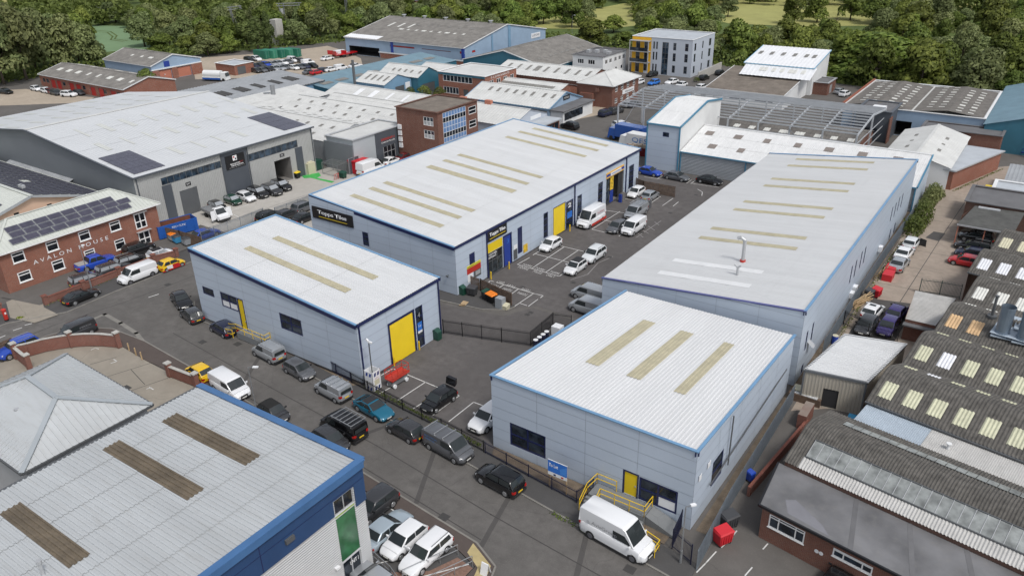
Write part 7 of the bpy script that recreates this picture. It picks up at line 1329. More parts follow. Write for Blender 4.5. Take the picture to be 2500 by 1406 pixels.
FARL += ['black off-roader by the hedge behind the far car park', 'white off-roader beside the green containers', 'white van at the right end of the far car park', 'red car by the pale blue roof in the far car park', 'grey car behind the ribbed grey roof', 'navy car next to the red one in the far car park', 'white saloon left of the small white van near the long blue roof', 'small white van near the long blue roof', 'white van behind the red flatbed trailers', 'white car left of the red flatbed trailers', 'white car half hidden by the long blue roof',
         'black off-roader on the lane beyond the tile unit', 'navy off-roader at the service yard fence', 'charcoal off-roader in front of the navy one', 'grey car behind the left leg of the steel frame', 'black car below the amber balconies', 'white car left of the bright blue one', 'bright blue car in the yellow block car park', 'white sports car right of the bright blue one', 'white car against the fence of the yellow block', 'black car on the lane beside the grey block', 'black car farther up the lane beside the grey block', 'grey car by the edge of the mossy roof', 'white car at the corner of the mossy shed', 'silver car beside the brick hut', 'white car beside the brick hut', 'white off-roader below the far warehouse gable', 'silver car under the left end of the steel frame', 'white car roof behind the blue lorry']
for (k, c, x, y, hd), lab in zip(FAR, FARL): put_car(k, c, x, y, hd, lab, 'far parked vehicles', (), lod=1, z=.02)
# ------------------------------------------------------------------ fences, walls, rails
m_fnavy = PAINT('navy_railing', (.012, .014, .04), rough=.45, var=0); m_fblack = PAINT('black_railing', (.010, .010, .011), rough=.5, var=0); m_fgrey = PAINT('galvanised_fence', (.22, .25, .28), rough=.5, metal=.2, var=.12, scale=2); m_wood = PAINT('weathered_timber', (.125, .085, .06), rough=.9, var=.3, scale=2.5); m_woodl = PAINT('pale_timber', (.42, .30, .17), rough=.85, var=.2, scale=2); m_copin = PAINT('pale_coping', (.42, .41, .38), rough=.8, var=.1, scale=2)
def fence(name, label, cat, pts, h, mat, gap=.12, pw=.022, post=2.6, rails=(.15, .9), pale=None, spike=True, z0=.0, group=None):
    """vertical bar fence along pts: posts, rails and bars"""
    c = pts[0]; t = thing(name, label, cat, (c[0], c[1], z0), group=group); bars = MB(); pw2 = pale or pw
    for a, b in zip(pts, pts[1:]):
        a, b = Vector((*a, z0)), Vector((*b, z0)); L = (b-a).length; d = (b-a)/L; n = max(1, round(L/post))
        for k in range(n+1):
            if k == 0 and a.xy != Vector(pts[0]).xy: continue
            p = a.lerp(b, k/n); MB().bar(p, p+V(0, 0, h+.06), .07).build('post', mat, t)
        for r_ in rails: MB().bar(a+V(0, 0, h*r_), b+V(0, 0, h*r_), .045, .045).build('rail', mat, t)
        m = int(L/gap)
        for k in range(m):
            p = a+d*(gap*(k+.5)); bars.bar(p+V(0, 0, .06), p+V(0, 0, h+(.08 if spike else 0)), pw2, pw, up=tuple(d))
    o = bars.build('bars', mat, t); o['kind'] = 'stuff'; return t
fence('railing', 'navy railing along the street front of unit 4', 'railing', [(-72.2, 48.2), (-66, 47.9), (-53.6, 46.35)], 1.25, m_fnavy, z0=.1)
fence('railing', 'black railing along the street between unit 4 and the front unit', 'railing', [(-53.4, 46.3), (-45.7, 45.55), (-40.5, 45.15), (-35.2, 44.65)], 1.25, m_fblack, z0=.1)
fence('railing', 'navy railing before the big window of the front unit', 'railing', [(-35.0, 44.6), (-30, 44.05), (-24.9, 43.5), (-24.5, 45.5)], 1.25, m_fnavy, z0=.1)
fence('gate', 'open navy gate leaf beside the steps of unit 4', 'gate', [(-72.3, 48.1), (-71.6, 46.95)], 1.9, m_fnavy, z0=.1); fence('gate', 'open navy gate leaf at the right end of unit 4 ramp', 'gate', [(-66.6, 48.0), (-66.0, 46.95)], 1.9, m_fnavy, z0=.1)
fence('gate', 'navy gate and railing at the corner of the front unit', 'gate', [(-16.6, 45.4), (-16.3, 43.1), (-14.5, 42.4)], 1.9, m_fnavy, z0=.1)
fence('yard_fence', 'black bar fence and gate closing the yard of unit 4', 'fence', [(-52.2, 59.7), (-45.4, 61.7), (-42.2, 62.7), (-42.5, 67.9), (-40.4, 68.5)], 1.8, m_fblack, gap=.13, pw=.028)
fence('palisade_fence', 'grey steel palisade along the side of the front unit', 'fence', [(-13.95, 42.2), (-14.4, 50), (-14.7, 67.5)], 1.9, m_fgrey, gap=.15, pw=.02, pale=.11, rails=(.2, .8))
fence('palisade_fence', 'grey steel palisade between the long unit and the alley', 'fence', [(-14.75, 78), (-14.8, 104), (-14.5, 129)], 1.9, m_fgrey, gap=.15, pw=.02, pale=.11, rails=(.2, .8))
fence('palisade_gate', 'black bar gates across the alley in front of the purple cars', 'gate', [(-14.65,86.29), (-11.72,84.69), (-8.72,85.5)], 1.8, m_fblack, gap=.14, pw=.03)
fence('palisade_gate', 'dark green palisade gates standing open in the alley', 'gate', [(-8.99,99.55), (-6.79,100.09), (-4.62,100.28)], 2.0, PAINT('green_palisade', (.03, .06, .055), rough=.6), gap=.15, pw=.02, pale=.09)
fence('palisade_fence', 'silver palisade between the brick office and the hire yard', 'fence', [(-100.2,61.74), (-99.99,68.59), (-100.2,73.26)], 1.8, m_fgrey, gap=.16, pw=.02, pale=.08)
fence('palisade_fence', 'silver palisade behind unit 4 near the tile sign', 'fence', [(-98.6,74.25), (-98.32,81.27)], 1.9, m_fgrey, gap=.16, pw=.02, pale=.08)
def slats(name, label, pts, h, gap=.17, w=.13, mat=m_wood, z0=0, cat='fence', solid=False):
    """timber fence: each board its own piece"""
    c = pts[0]; t = thing(name, label, cat, (c[0], c[1], z0)); pr = None
    for a, b in zip(pts, pts[1:]):
        a, b = Vector((*a, z0)), Vector((*b, z0)); L = (b-a).length; d = (b-a)/L
        for k in range(int(L/gap)):
            p = a+d*(gap*(k+.5)); MB().bar(p+V(0, 0, .05), p+V(0, 0, h+random.uniform(-.03, .03)), w, .025, up=(-d.y, d.x, 0)).build('board', mat, t)
        for r_ in (.25, .8): MB().bar(a+V(-d.y*.05, d.x*.05, h*r_), b+V(-d.y*.05, d.x*.05, h*r_), .05, .08).build('rail', mat, t)
        for k in range(max(2, int(L/2)+1)): p = a.lerp(b, k/max(1, int(L/2))); MB().bar(p, p+V(0, 0, h+.05), .1).build('post', mat, t)
    return t
slats('timber_fence', 'brown timber slat fence at the far corner of the tool shop yard', [(-56.66,117.34), (-54.88,116.49), (-49.16,116.49)], 1.9)
slats('timber_fence', 'brown timber slat screen around the bins by the tile unit corner', [(-57.64,70.87), (-55.12,70.77), (-49.47,69.51)], 1.7, z0=.1)
slats('board_fence', 'brown board fence with pale posts beside the office bins', [(-107.14,59.59), (-102.91,60.04), (-98.03,60.28)], 1.9, gap=.16, w=.155)
slats('board_fence', 'weathered timber fence at the left edge beside the hipped roof', [(-90.6, 30.2), (-90.4, 25), (-88, 24.6)], 1.7, gap=.3, w=.28)
m_wbrick = BRICK('wall_brick', (.24, .085, .06), (.18, .065, .05), (.26, .23, .2))
def brick_wall(label, pts, h, piers=(), z0=.1, th=.24, cop=True, ph=.35):
    c = pts[0]; t = thing('brick_wall', label, 'wall', (c[0], c[1], z0)); mb = MB()
    for a, b in zip(pts, pts[1:]):
        MB().bar((*a, z0+h/2), (*b, z0+h/2), th, h).build('wall_section', m_wbrick, t)
        if cop:
            L = (Vector(b)-Vector(a)).length; n = max(1, round(L/.6))
            for k in range(n): p, q = Vector(a).lerp(Vector(b), k/n+.012/max(L, .1)), Vector(a).lerp(Vector(b), (k+1)/n-.012/max(L, .1)); MB().bar((*p, z0+h+.035), (*q, z0+h+.035), th+.12, .07).build('coping_stone', m_copin if cop == 1 else m_wbrick, t)
    for p in piers:
        MB().box(p[0]-.24, p[0]+.24, p[1]-.24, p[1]+.24, z0, z0+h+ph).build('pier', m_wbrick, t); MB().box(p[0]-.32, p[0]+.32, p[1]-.32, p[1]+.32, z0+h+ph, z0+h+ph+.12).build('pier_cap', m_copin if cop == 1 else m_wbrick, t)
    return t
cw_ = [(-88.58,29.53), (-87.91,30.63), (-87.45,32.03), (-86.72,33.19), (-85.86,34.3), (-84.66,35.36), (-83.12,36.35), (-81.14,37.2)]
brick_wall('curved red brick wall with pale coping around the walled car park', cw_, 1.5, [cw_[0], cw_[4], cw_[7]]); brick_wall('short brick wall with pale caps between the car park and the yellow car', [(-70.73,36.73), (-66.54,37.05)], 1.2, [(-70.73,36.73), (-66.54,37.05)]); brick_wall('stub of brick wall running back from the curved wall', [cw_[0], (-84.92,29.16)], 1.4, [(-84.92,29.16)])
aw = [(-99.3, 38.2), (-99.4, 43.2), (-99.5, 48.2), (-99.5, 53.4), (-98.6, 56.4)]; brick_wall('low red brick wall with piers in front of the brick office', aw, .85, aw, cop=2, ph=.3); brick_wall('brick wall stub beside the post box', [(-101.5, 33.8), (-101, 29.5)], .9, [(-101.5, 33.8)], cop=2)
slab('concrete_wall', [], 0, m_kerb) if 0 else None
cwall = [(-83.52,208.17),(-83.84,225.75)]; solo('boundary_wall', MB().bar((*cwall[0], 1.1), (*cwall[1], 1.1), .3, 2.2), m_copin, 'plain grey boundary wall beside the grey and yellow block', 'wall')
# yellow rails, ramp and steps
def tube_rail(t, pts, posts=True, mid=True, r=.035, h=1.05):
    for a, b in zip(pts, pts[1:]):
        a, b = Vector(a), Vector(b); MB().cyl(a+V(0, 0, h), b+V(0, 0, h), r, n=6).build('handrail', m_yrail, t)
        if mid: MB().cyl(a+V(0, 0, h*.52), b+V(0, 0, h*.52), r, n=6).build('knee_rail', m_yrail, t)
        n = max(1, round((b-a).length/1.4))
        for k in range(n+1): p = a.lerp(b, k/n); MB().cyl(p, p+V(0, 0, h), r, n=6).build('rail_post', m_yrail, t)
m_ramp = ASPHALT('ramp_concrete', (.20, .21, .215), var=.08, patch=.1, speck=.05)
t = thing('entrance_ramp', 'grey ramp, landing and steps with yellow guard rails at the front unit', 'ramp', (-20, 44.5, .1)); z = .95
MB().box(-24.2, -19.2, 44.15, 45.72, .1, z).build('landing', m_ramp, t)
for k in range(4): MB().box(-24.3+.0, -23.2, 44.1-.28*(k+1), 44.1-.28*k, .1, z-.2*(k+1)).build('step', m_ramp, t)
MB().hexa([(-19.15, 44.3, .1), (-16.6, 44.1, .1), (-16.6, 45.6, .1), (-19.15, 45.72, .1), (-19.15, 44.3, z), (-16.6, 44.1, .3), (-16.6, 45.6, .3), (-19.15, 45.72, z)]).build('ramp', m_ramp, t)
MB().hexa([(-23, 42.9, .1), (-19.2, 42.5, .1), (-19.2, 44.1, .1), (-23, 44.1, .1), (-23, 42.9, z*.9), (-19.2, 42.5, .5), (-19.2, 44.1, .5), (-23, 44.1, z*.9)]).build('ramp', m_ramp, t)
tube_rail(t, [(-24.3, 42.9, .1), (-24.3, 44.1, z), (-24.2, 45.6, z), (-22.4, 45.6, z)]); tube_rail(t, [(-23.1, 42.9, .15), (-23.1, 44.1, z), (-19.2, 44.15, z), (-19.2, 45.6, z)]); tube_rail(t, [(-19.2, 42.6, .5), (-17.0, 42.3, .2), (-17.0, 41.5, .12)])
t = thing('entrance_ramp', 'grey ramp with yellow guard rails along the street side of unit 4', 'ramp', (-70, 47.5, .1)); MB().hexa([(-72.4, 46.9, .1), (-66.4, 46.9, .1), (-66.4, 46.74, .1), (-72.4, 46.74, .1)]+[(-72.4, 46.9, .9), (-66.4, 46.9, .9), (-66.4, 46.74, .9), (-72.4, 46.74, .9)]).build('landing_edge', m_ramp, t); MB().box(-71.4, -66.4, 45.9, 46.72, .1, .9).build('landing', m_ramp, t)
tube_rail(t, [(-74.6, 46.4, .1), (-72.6, 46.0, .5), (-71.4, 45.9, .9), (-67, 45.9, .9), (-66.4, 45.9, .9), (-66.4, 46.7, .9)]); tube_rail(t, [(-74.0, 45.4, .1), (-72.2, 45.2, .3), (-71.0, 45.1, .6)]); tube_rail(t, [(-66.4, 45.85, .5), (-64.6, 45.4, .1)])
t = thing('ramp_rail', 'galvanised guard rails of the ramp beside the white estate car', 'railing', (-30, 31, .1))
for pl in ([(-34.3, 29.6, .1), (-32.2, 29.2, .1), (-30.6, 28.6, .1)], [(-31.2, 29.4, .1), (-29.4, 33.6, .1)], [(-29.6, 29.2, .1), (-27.8, 33.3, .1)]):
    for a, b in zip(pl, pl[1:]):
        a, b = Vector(a), Vector(b); [MB().cyl(a+V(0, 0, h_), b+V(0, 0, h_), .03, n=6).build('rail', m_galv, t) for h_ in (.55, 1.05)]; [MB().cyl(a.lerp(b, k/3), a.lerp(b, k/3)+V(0, 0, 1.05), .03, n=6).build('rail_post', m_galv, t) for k in range(4)]
# ------------------------------------------------------------------ signs
def board(label, r, y, bottom, txt):
    x0, x1, z0, z1 = r; t = thing('letting_board', label, 'sign', ((x0+x1)/2, y, .1)); MB().box(x0, x1, y-.03, y, z0+(z1-z0)*.22, z1).build('sign_panel', m_blue, t); MB().box(x0, x1, y-.03, y, z0, z0+(z1-z0)*.215).build('address_strip', m_whitep, t); MB().box(x0-.02, x1+.02, y-.035, y+.005, z1, z1+.05).build('top_edge', m_whitep, t)
    lettering(txt, (x1-x0)*.48, (z1-z0)*.24, m_whitel, t, (x0+.1, y-.03, z0+(z1-z0)*.58), (1, 0, 0), UP, depth=.012, bold=.02); [MB().box(x0+(x1-x0)*a, x0+(x1-x0)*(a+.12), y-.036, y-.03, z0+.06, z0+(z1-z0)*.15).build('agent_logo', m_navy if a < .4 else m_red, t) for a in (.3, .7)]
    MB().poly([(x0+(x1-x0)*.66, y-.033, z0+(z1-z0)*.3), (x0+(x1-x0)*.98, y-.033, z0+(z1-z0)*.3), (x0+(x1-x0)*.98, y-.033, z0+(z1-z0)*.9), (x0+(x1-x0)*.62, y-.033, z0+(z1-z0)*.62)]).build('sign_graphic', PAINT('sign_pale_blue', (.06, .24, .66), rough=.45, var=0), t)
    for x in (x0+.08, x1-.08): MB().box(x-.05, x+.05, y+.005, y+.09, .1, z1-.05).build('post', m_woodl, t)
ra = (-27.9,-26.07,1.06,2.28); board('blue and white To Let board at the railing of the front unit', (ra[0], ra[1], 1.5, 3.0), 43.9, 1.5, 'To Let')
rb_ = (-62.03,-60.46,0.93,2.2); board('blue and white To Let board beside the silver van at unit 4', (rb_[0], rb_[1], 1.5, 3.0), 46.95, 1.5, 'To Let')
p = (-26.6,33.3); t = thing('pavement_sign', 'white sandwich board at the tip of the buff paving', 'sign', (*p, .12)); [MB().hexa([(p[0]-.3, p[1]-.3*s_, .12), (p[0]+.3, p[1]-.3*s_, .12), (p[0]+.3, p[1]-.26*s_, .12), (p[0]-.3, p[1]-.26*s_, .12), (p[0]-.3, p[1]-.04*s_, 1.1), (p[0]+.3, p[1]-.04*s_, 1.1), (p[0]+.3, p[1], 1.1), (p[0]-.3, p[1], 1.1)]).build('leaf', m_whitep, t) for s_ in (1, -1)]
# ------------------------------------------------------------------ street lamps, post box, bollards
def lamp(label, base, h, arm=(.8, 0), cat='street lamp'):
    t = thing('street_lamp', label, cat, (*base, 0)); b = Vector((*base, 0)); MB().cyl(b, b+V(0, 0, 1.3), .1, n=10).build('base', m_galv, t); MB().cyl(b+V(0, 0, 1.3), b+V(0, 0, h), .06, .045, n=8).build('column', m_galv, t); e = b+V(arm[0], arm[1], h+.05); MB().bar(b+V(0, 0, h), e, .05).build('arm', m_galv, t); MB().bar(e-Vector((*arm, 0))*.2, e+Vector((*arm, 0))*.7, .26, .1).build('lamp_head', m_whitep, t)
lamp('street lamp in front of the brick office wall', (-98.95,43.94), 6.2, (.4, .15)); lamp('street lamp beside the white panel van at unit 1', (-57.28,37.27), 5.4, (.5, .3)); lamp('street lamp at the corner gate of the front unit', (-15.2,42.16), 5.4, (.3, .35)); lamp('tall lamp column by the far hedge', (-153.86,258.62), 8, (.8, 0)); lamp('lamp column beside the red brick row', (-207.07,126.67), 4, (.3, 0))
p = (-99.03,33.31); t = thing('post_box', 'red pillar post box at the left edge of the street', 'post box', (*p, .09)); b = V(*p, .09); MB().cyl(b, b+V(0, 0, .18), .26, n=16).build('plinth', m_black, t); MB().cyl(b+V(0, 0, .18), b+V(0, 0, 1.4), .24, n=16).build('pillar', m_red, t); MB().cyl(b+V(0, 0, 1.4), b+V(0, 0, 1.5), .29, .27, n=16).cyl(b+V(0, 0, 1.5), b+V(0, 0, 1.6), .27, .1, n=16).build('cap', m_red, t); MB().box(p[0]+.2, p[0]+.25, p[1]-.09, p[1]+.09, 1.0, 1.25).build('notice_plate', m_whitep, t)
for lab, pt in (('yellow bollard left of the tile shop entrance', (-56.18,74.43)), ('yellow bollard right of the tile shop entrance', (-56.03,78.35)), ('yellow bollard at the unit 2 shutter', (-56.1,94.34)), ('yellow bollard left of the unit 4 shutter', (-52.15,51.34)), ('yellow bollard right of the unit 4 shutter', (-52.1,55.37)), ('yellow bollard at the tool shop door', (-56.11,111.68))): solo('bollard', MB().cyl((*pt, .01), (*pt, 1.05), .09, n=10).cyl((*pt, 1.05), (*pt, 1.12), .09, .05, n=10), m_yrail, lab, 'bollard', 'yellow bollards')
for lab, pt in (('leftmost wooden bollard by the walled car park', (-79.51,37.42)), ('middle wooden bollard by the walled car park', (-77.88,37.25)), ('rightmost wooden bollard by the walled car park', (-76.49,37.08))): solo('bollard', MB().cyl((*pt, .05), (*pt, 1.0), .08, n=8), m_woodl, lab, 'bollard', 'wooden bollards')
# ------------------------------------------------------------------ bins
def bin4(label, pt, rz, body, lid, w=1.25, d=.95, h=1.25, z=.02, open_=False, group=None):
    """four-wheeled waste bin"""
    t = thing('wheelie_bin', label, 'bin', (*pt, z), rz, group); L = lambda mb, n, m: cpart(t, n, mb, m)
    L(MB().hexa([(-w*.42, -d*.4, .18), (w*.42, -d*.4, .18), (w*.42, d*.4, .18), (-w*.42, d*.4, .18), (-w/2, -d/2, h*.86), (w/2, -d/2, h*.86), (w/2, d/2, h*.86), (-w/2, d/2, h*.86)]), 'tub', body)
    if open_: L(MB().box(-w/2, w/2, d/2, d/2+.06, h*.86, h*1.6), 'lid', lid)
    else: L(MB().hexa([(-w*.52, -d*.54, h*.865), (w*.52, -d*.54, h*.865), (w*.52, d*.52, h*.865), (-w*.52, d*.52, h*.865), (-w*.46, -d*.44, h*.94), (w*.46, -d*.44, h*.94), (w*.46, d*.46, h*1.02), (-w*.46, d*.46, h*1.02)]), 'lid', lid)
    for k in range(5): L(MB().box(-w*.4+k*w*.18, -w*.37+k*w*.18, -d*.515, -d*.44, .3, h*.84), 'rib', body)
    for sx in (1, -1):
        for sy in (1, -1): L(MB().cyl((sx*w*.34, sy*d*.34-.03, .1), (sx*w*.34, sy*d*.34+.03, .1), .1, n=8), 'wheel', m_tyre)
    return t
m_rbin = PAINT('red_bin', (.52, .02, .03), rough=.45, var=.05); m_kbin = PAINT('charcoal_bin', (.05, .052, .056), rough=.5); m_obin = PAINT('orange_lid', (.75, .20, .015), rough=.45); m_lbin = PAINT('pale_blue_bin', (.05, .25, .45), rough=.5); m_gbin = PAINT('green_bin', (.012, .06, .04), rough=.5); m_cream = PAINT('cream_plastic', (.55, .52, .38), rough=.5); m_gtank = PAINT('grey_cabinet', (.28, .30, .32), rough=.5)
bin4('red four-wheeled bin beside the brick office', (-13.41,45.86), 62, m_rbin, m_rbin, w=1.35, h=1.4); bin4('charcoal bin standing behind the red one', (-13.66,47.79), 62, m_kbin, m_kbin, w=1.35, h=1.35)
bin4('charcoal bin inside the timber screen by the tile unit', (-55.34,69.25), 10, m_kbin, m_kbin, z=.11); bin4('black bin with bright orange lid by the timber screen', (-52.14,68.99), -14, m_black, m_obin, z=.11, w=1.35); bin4('dark bin with green lid behind the orange-lidded one', (-53.28,69.33), -14, m_kbin, m_gbin, z=.11, w=.6)
p = (-50.37,68.43); solo('metal_cabinet', MB().box(p[0]-.5, p[0]+.5, p[1]-.42, p[1]+.42, .11, 1.45), m_gtank, 'grey metal cabinet beside the orange-lidded bin', 'cabinet'); p = (-49.67,68.48); solo('grit_box', MB().hexa([(p[0]-.4, p[1]-.35, .11), (p[0]+.4, p[1]-.35, .11), (p[0]+.4, p[1]+.35, .11), (p[0]-.4, p[1]+.35, .11), (p[0]-.45, p[1]-.4, .6), (p[0]+.45, p[1]-.4, .6), (p[0]+.45, p[1]+.4, .75), (p[0]-.45, p[1]+.4, .75)]), m_cream, 'cream grit box at the end of the timber screen', 'box')
solo('cardboard_sheet', MB().poly([(*q, .125) for q in [(-54.96,66.02),(-55.31,67.37),(-54.5,67.49),(-54.25,66.34)]]), m_woodl, 'flattened cardboard sheet on the pavement by the tile unit', 'cardboard')
bin4('grey bin with orange lid beside the board fence', (-104.3,59.65), -10, m_gtank, m_obin, z=.11); bin4('pale blue bin between the orange-lidded and grey bins', (-103.02,59.5), -10, m_lbin, m_kbin, z=.11); bin4('grey bin nearest unit 4 beside the board fence', (-101.09,59.76), -10, m_gtank, m_kbin, z=.11)
for lab, pt, c in (('green meter cabinet at the corner of the tile unit', (-56.49,68.79), m_gbin), ('green meter cabinet on the yard wall of unit 4', (-51.9, 58.3), m_gbin)): solo('meter_cabinet', MB().box(pt[0]-.35, pt[0]+.35, pt[1]-.35, pt[1]+.35, .05, 1.05).hexa([(pt[0]-.37, pt[1]-.37, 1.05), (pt[0]+.37, pt[1]-.37, 1.05), (pt[0]+.37, pt[1]+.37, 1.05), (pt[0]-.37, pt[1]+.37, 1.05), (pt[0]-.37, pt[1]-.37, 1.25), (pt[0]-.1, pt[1]-.37, 1.35), (pt[0]-.1, pt[1]+.37, 1.35), (pt[0]-.37, pt[1]+.37, 1.25)]), c, lab, 'cabinet')
# ------------------------------------------------------------------ security tower and scissor lift in unit 4 yard
t = thing('security_tower', 'white camera tower with blue chevrons inside the fence corner of unit 4', 'security tower', (-51, 46.9, 0)); x, y = -50.9, 46.9
for dx, dy, w_, d_ in ((-.55, 0, .04, 1.1), (.55, 0, .04, 1.1), (0, -.55, 1.1, .04), (0, .55, 1.1, .04)):
    pn = MB().box(x+dx-w_/2, x+dx+w_/2, y+dy-d_/2, y+dy+d_/2, .1, 2.3).build('panel', m_whitep, t)
    if dx > 0 or dy < 0:
        for q in (-.25, .2):
            for zz in (.35, 1.95): MB().hexa([(x+dx+(.03 if dx else q-.12), y+dy+(q-.12 if dx else -.03), zz-.2), (x+dx+(.032 if dx else q+.12), y+dy+(q+.12 if dx else -.03), zz-.2), (x+dx+(.032 if dx else q+.12), y+dy+(q+.12 if dx else -.025), zz-.2), (x+dx+(.03 if dx else q-.12), y+dy+(q-.12 if dx else -.025), zz-.2), (x+dx+(.03 if dx else q-.02), y+dy+(q-.02 if dx else -.03), zz+.2), (x+dx+(.032 if dx else q+.22), y+dy+(q+.22 if dx else -.03), zz+.2), (x+dx+(.032 if dx else q+.22), y+dy+(q+.22 if dx else -.025), zz+.2), (x+dx+(.03 if dx else q-.02), y+dy+(q-.02 if dx else -.025), zz+.2)]).build('chevron', m_tblue, pn)
MB().box(x+.573, x+.58, y-.35, y+.35, .75, 1.35).build('warning_panel', m_cream, t); lettering('CCTV', .5, .16, m_red, t, (x+.58, y-.25, 1.42), (0, 1, 0), UP, depth=.01); mb = MB(); [mb.bar((x+a*.55, y+b*.55, .1), (x+a*.55, y+b*.55, 2.4), .06) for a in (1, -1) for b in (1, -1)]; mb.build('corner_post', m_lgrey, t)
MB().cyl((x, y, .1), (x, y, 5.6), .06, n=8).build('mast', m_dgrey, t); [MB().bar((x, y, 5.5), (x+a*.5, y+b*.5, 5.5+c_), .16).build('camera', m_whitep, t) for a, b, c_ in ((-.6, 0, .25), (.7, .2, -.1), (.2, .6, -.2))]
m_lift = PAINT('lift_red', (.48, .045, .03), rough=.45, var=.08); p = (-49.46,48.96); t = thing('scissor_lift', 'red scissor lift platform parked in the yard of unit 4', 'scissor lift', (*p, .02), 88)
C_ = lambda n, mb, m: cpart(t, n, mb, m); C_('chassis', MB().box(-1.1, 1.1, -.35, .35, .25, .7), m_galv); C_('deck', MB().box(-1.25, 1.25, -.55, .55, .95, 1.1), m_lift)
for a in (-.8, .1): C_('scissor_arm', MB().bar((a, -.3, .7), (a+.8, -.3, .95), .08).bar((a, .3, .7), (a+.8, .3, .95), .08), m_dgrey)
for sx in (.85, -.85):
    for sy in (.42, -.42): C_('wheel', MB().cyl((sx, sy-.08, .22), (sx, sy+.08, .22), .22, n=12), m_whitep)
for h_ in (1.55, 2.05): C_('guard_rail', MB().bar((-1.22, -.53, h_), (1.22, -.53, h_), .045).bar((-1.22, .53, h_), (1.22, .53, h_), .045).bar((-1.22, -.53, h_), (-1.22, .53, h_), .045).bar((1.22, -.53, h_), (1.22, .53, h_), .045), m_lift)
for q in (-1.22, -.4, .4, 1.22):
    for s_ in (.53, -.53): C_('guard_post', MB().bar((q, s_, 1.1), (q, s_, 2.05), .045), m_lift)
C_('toe_board', MB().box(-1.25, 1.25, -.56, -.54, 1.1, 1.3).box(-1.25, 1.25, .54, .56, 1.1, 1.3), m_lift)
# ------------------------------------------------------------------ hire yard clutter
m_skip = PAINT('skip_blue', (.015, .09, .36), rough=.5, var=.1, scale=1.5); m_rust = PAINT('rusty_inside', (.16, .06, .035), rough=.9, var=.3)
p = (-106.76,61.89); t = thing('waste_container', 'open blue roll-off waste container with rusty inside', 'container', (*p, .02), 78); C_ = lambda n, mb, m: cpart(t, n, mb, m); C_('floor', MB().box(-2.9, 2.9, -1.15, 1.15, .2, .35), m_rust)
for b in ((-2.9, 2.9, -1.2, -1.1), (-2.9, 2.9, 1.1, 1.2), (-3.0, -2.9, -1.2, 1.2), (2.9, 3.0, -1.2, 1.2)): C_('side', MB().box(*b, .2, 2.1), m_skip)
for k in range(5): C_('rib', MB().box(-2.4+k*1.2, -2.3+k*1.2, -1.26, -1.2, .25, 2.05), m_skip)
C_('inside_lining', MB().box(-2.85, 2.85, -1.09, -1.07, .35, 2.0).box(-2.85, 2.85, 1.07, 1.09, .35, 2.0), m_rust); o = lettering('RECYCLING', 2.2, .3, m_whitel, None, (-.9, -1.205, 1.4), (1, 0, 0), UP, depth=.01); o.parent = t
def cage(label, pt, w, d, h, mat, n=6, solidtop=None):
    t = thing('wire_cage', label, 'cage', (*pt, .02)); mb = MB()
    for a in (-w/2, w/2):
        for b in (-d/2, d/2): MB().bar((pt[0]+a, pt[1]+b, 0), (pt[0]+a, pt[1]+b, h), .07).build('post', mat, t)
    for zz in (.1, h):
        for b in (-d/2, d/2): mb.bar((pt[0]-w/2, pt[1]+b, zz), (pt[0]+w/2, pt[1]+b, zz), .05)
        for a in (-w/2, w/2): mb.bar((pt[0]+a, pt[1]-d/2, zz), (pt[0]+a, pt[1]+d/2, zz), .05)
    for k in range(n*2):
        for b in (-d/2, d/2): x_ = pt[0]-w/2+w*(k+.5)/(n*2); mb.bar((x_, pt[1]+b, .1), (x_, pt[1]+b, h), .02)
        x_ = pt[1]-d/2+d*(k+.5)/(n*2); mb.bar((pt[0]+w/2, x_, .1), (pt[0]+w/2, x_, h), .02); mb.bar((pt[0]-w/2, x_, h), (pt[0]+w/2, x_, h), .02)
    o = mb.build('mesh_bars', mat, t); o['kind'] = 'stuff'; return t
cage('grey wire cage of tools in front of the showroom', (-107.84,96.05), 4, 2.6, 2.2, m_galv); cage('second wire cage next to the red store', (-106.74,98.21), 3, 2.4, 2.0, m_galv)
p = (-104.46,99.21); solo('red_store', MB().box(p[0]-1.6, p[0]+1.6, p[1]-1.5, p[1]+1.5, .02, 2.3).box(p[0]-1.7, p[0]+1.7, p[1]-1.6, p[1]+1.6, 2.3, 2.45), m_rbin, 'bright red steel store box beside the wire cages', 'store'); p = (-113.07,95.92); solo('green_tank', MB().box(p[0]-.8, p[0]+.8, p[1]-1.2, p[1]+1.2, .02, 1.8), m_gbin, 'dark green tank at the corner of the hire warehouse', 'tank'); p = (-112.18,93.81); solo('white_tank', MB().box(p[0]-.6, p[0]+.6, p[1]-.9, p[1]+.9, .02, 2.1).box(p[0]-.4, p[0]+.4, p[1]-.5, p[1]+.5, 2.1, 2.3), m_cream, 'white bulk tank beside the green one', 'tank')
bin4('black bin with yellow lid by the open warehouse door', (-112.07,90.42), 0, m_black, m_yel); p = (-104.7,94.88); bin4('green bin by the striped barriers', p, 0, m_gbin, m_gbin)
for k, pt in enumerate(((-105.11,93.7), (-105.09,94.07), (-105.11,94.49))): solo('barrier', MB().cyl((pt[0], pt[1]-.5, 1.05), (pt[0], pt[1]+.5, 1.05), .05, n=8).cyl((pt[0], pt[1]-.5, .02), (pt[0], pt[1]-.5, 1.05), .05, n=8).cyl((pt[0], pt[1]+.5, .02), (pt[0], pt[1]+.5, 1.05), .05, n=8), PAINT('barrier_red', (.5, .12, .10), var=.6, scale=9), 'red and white striped hoop barrier by the cages', 'barrier', 'striped hoop barriers')
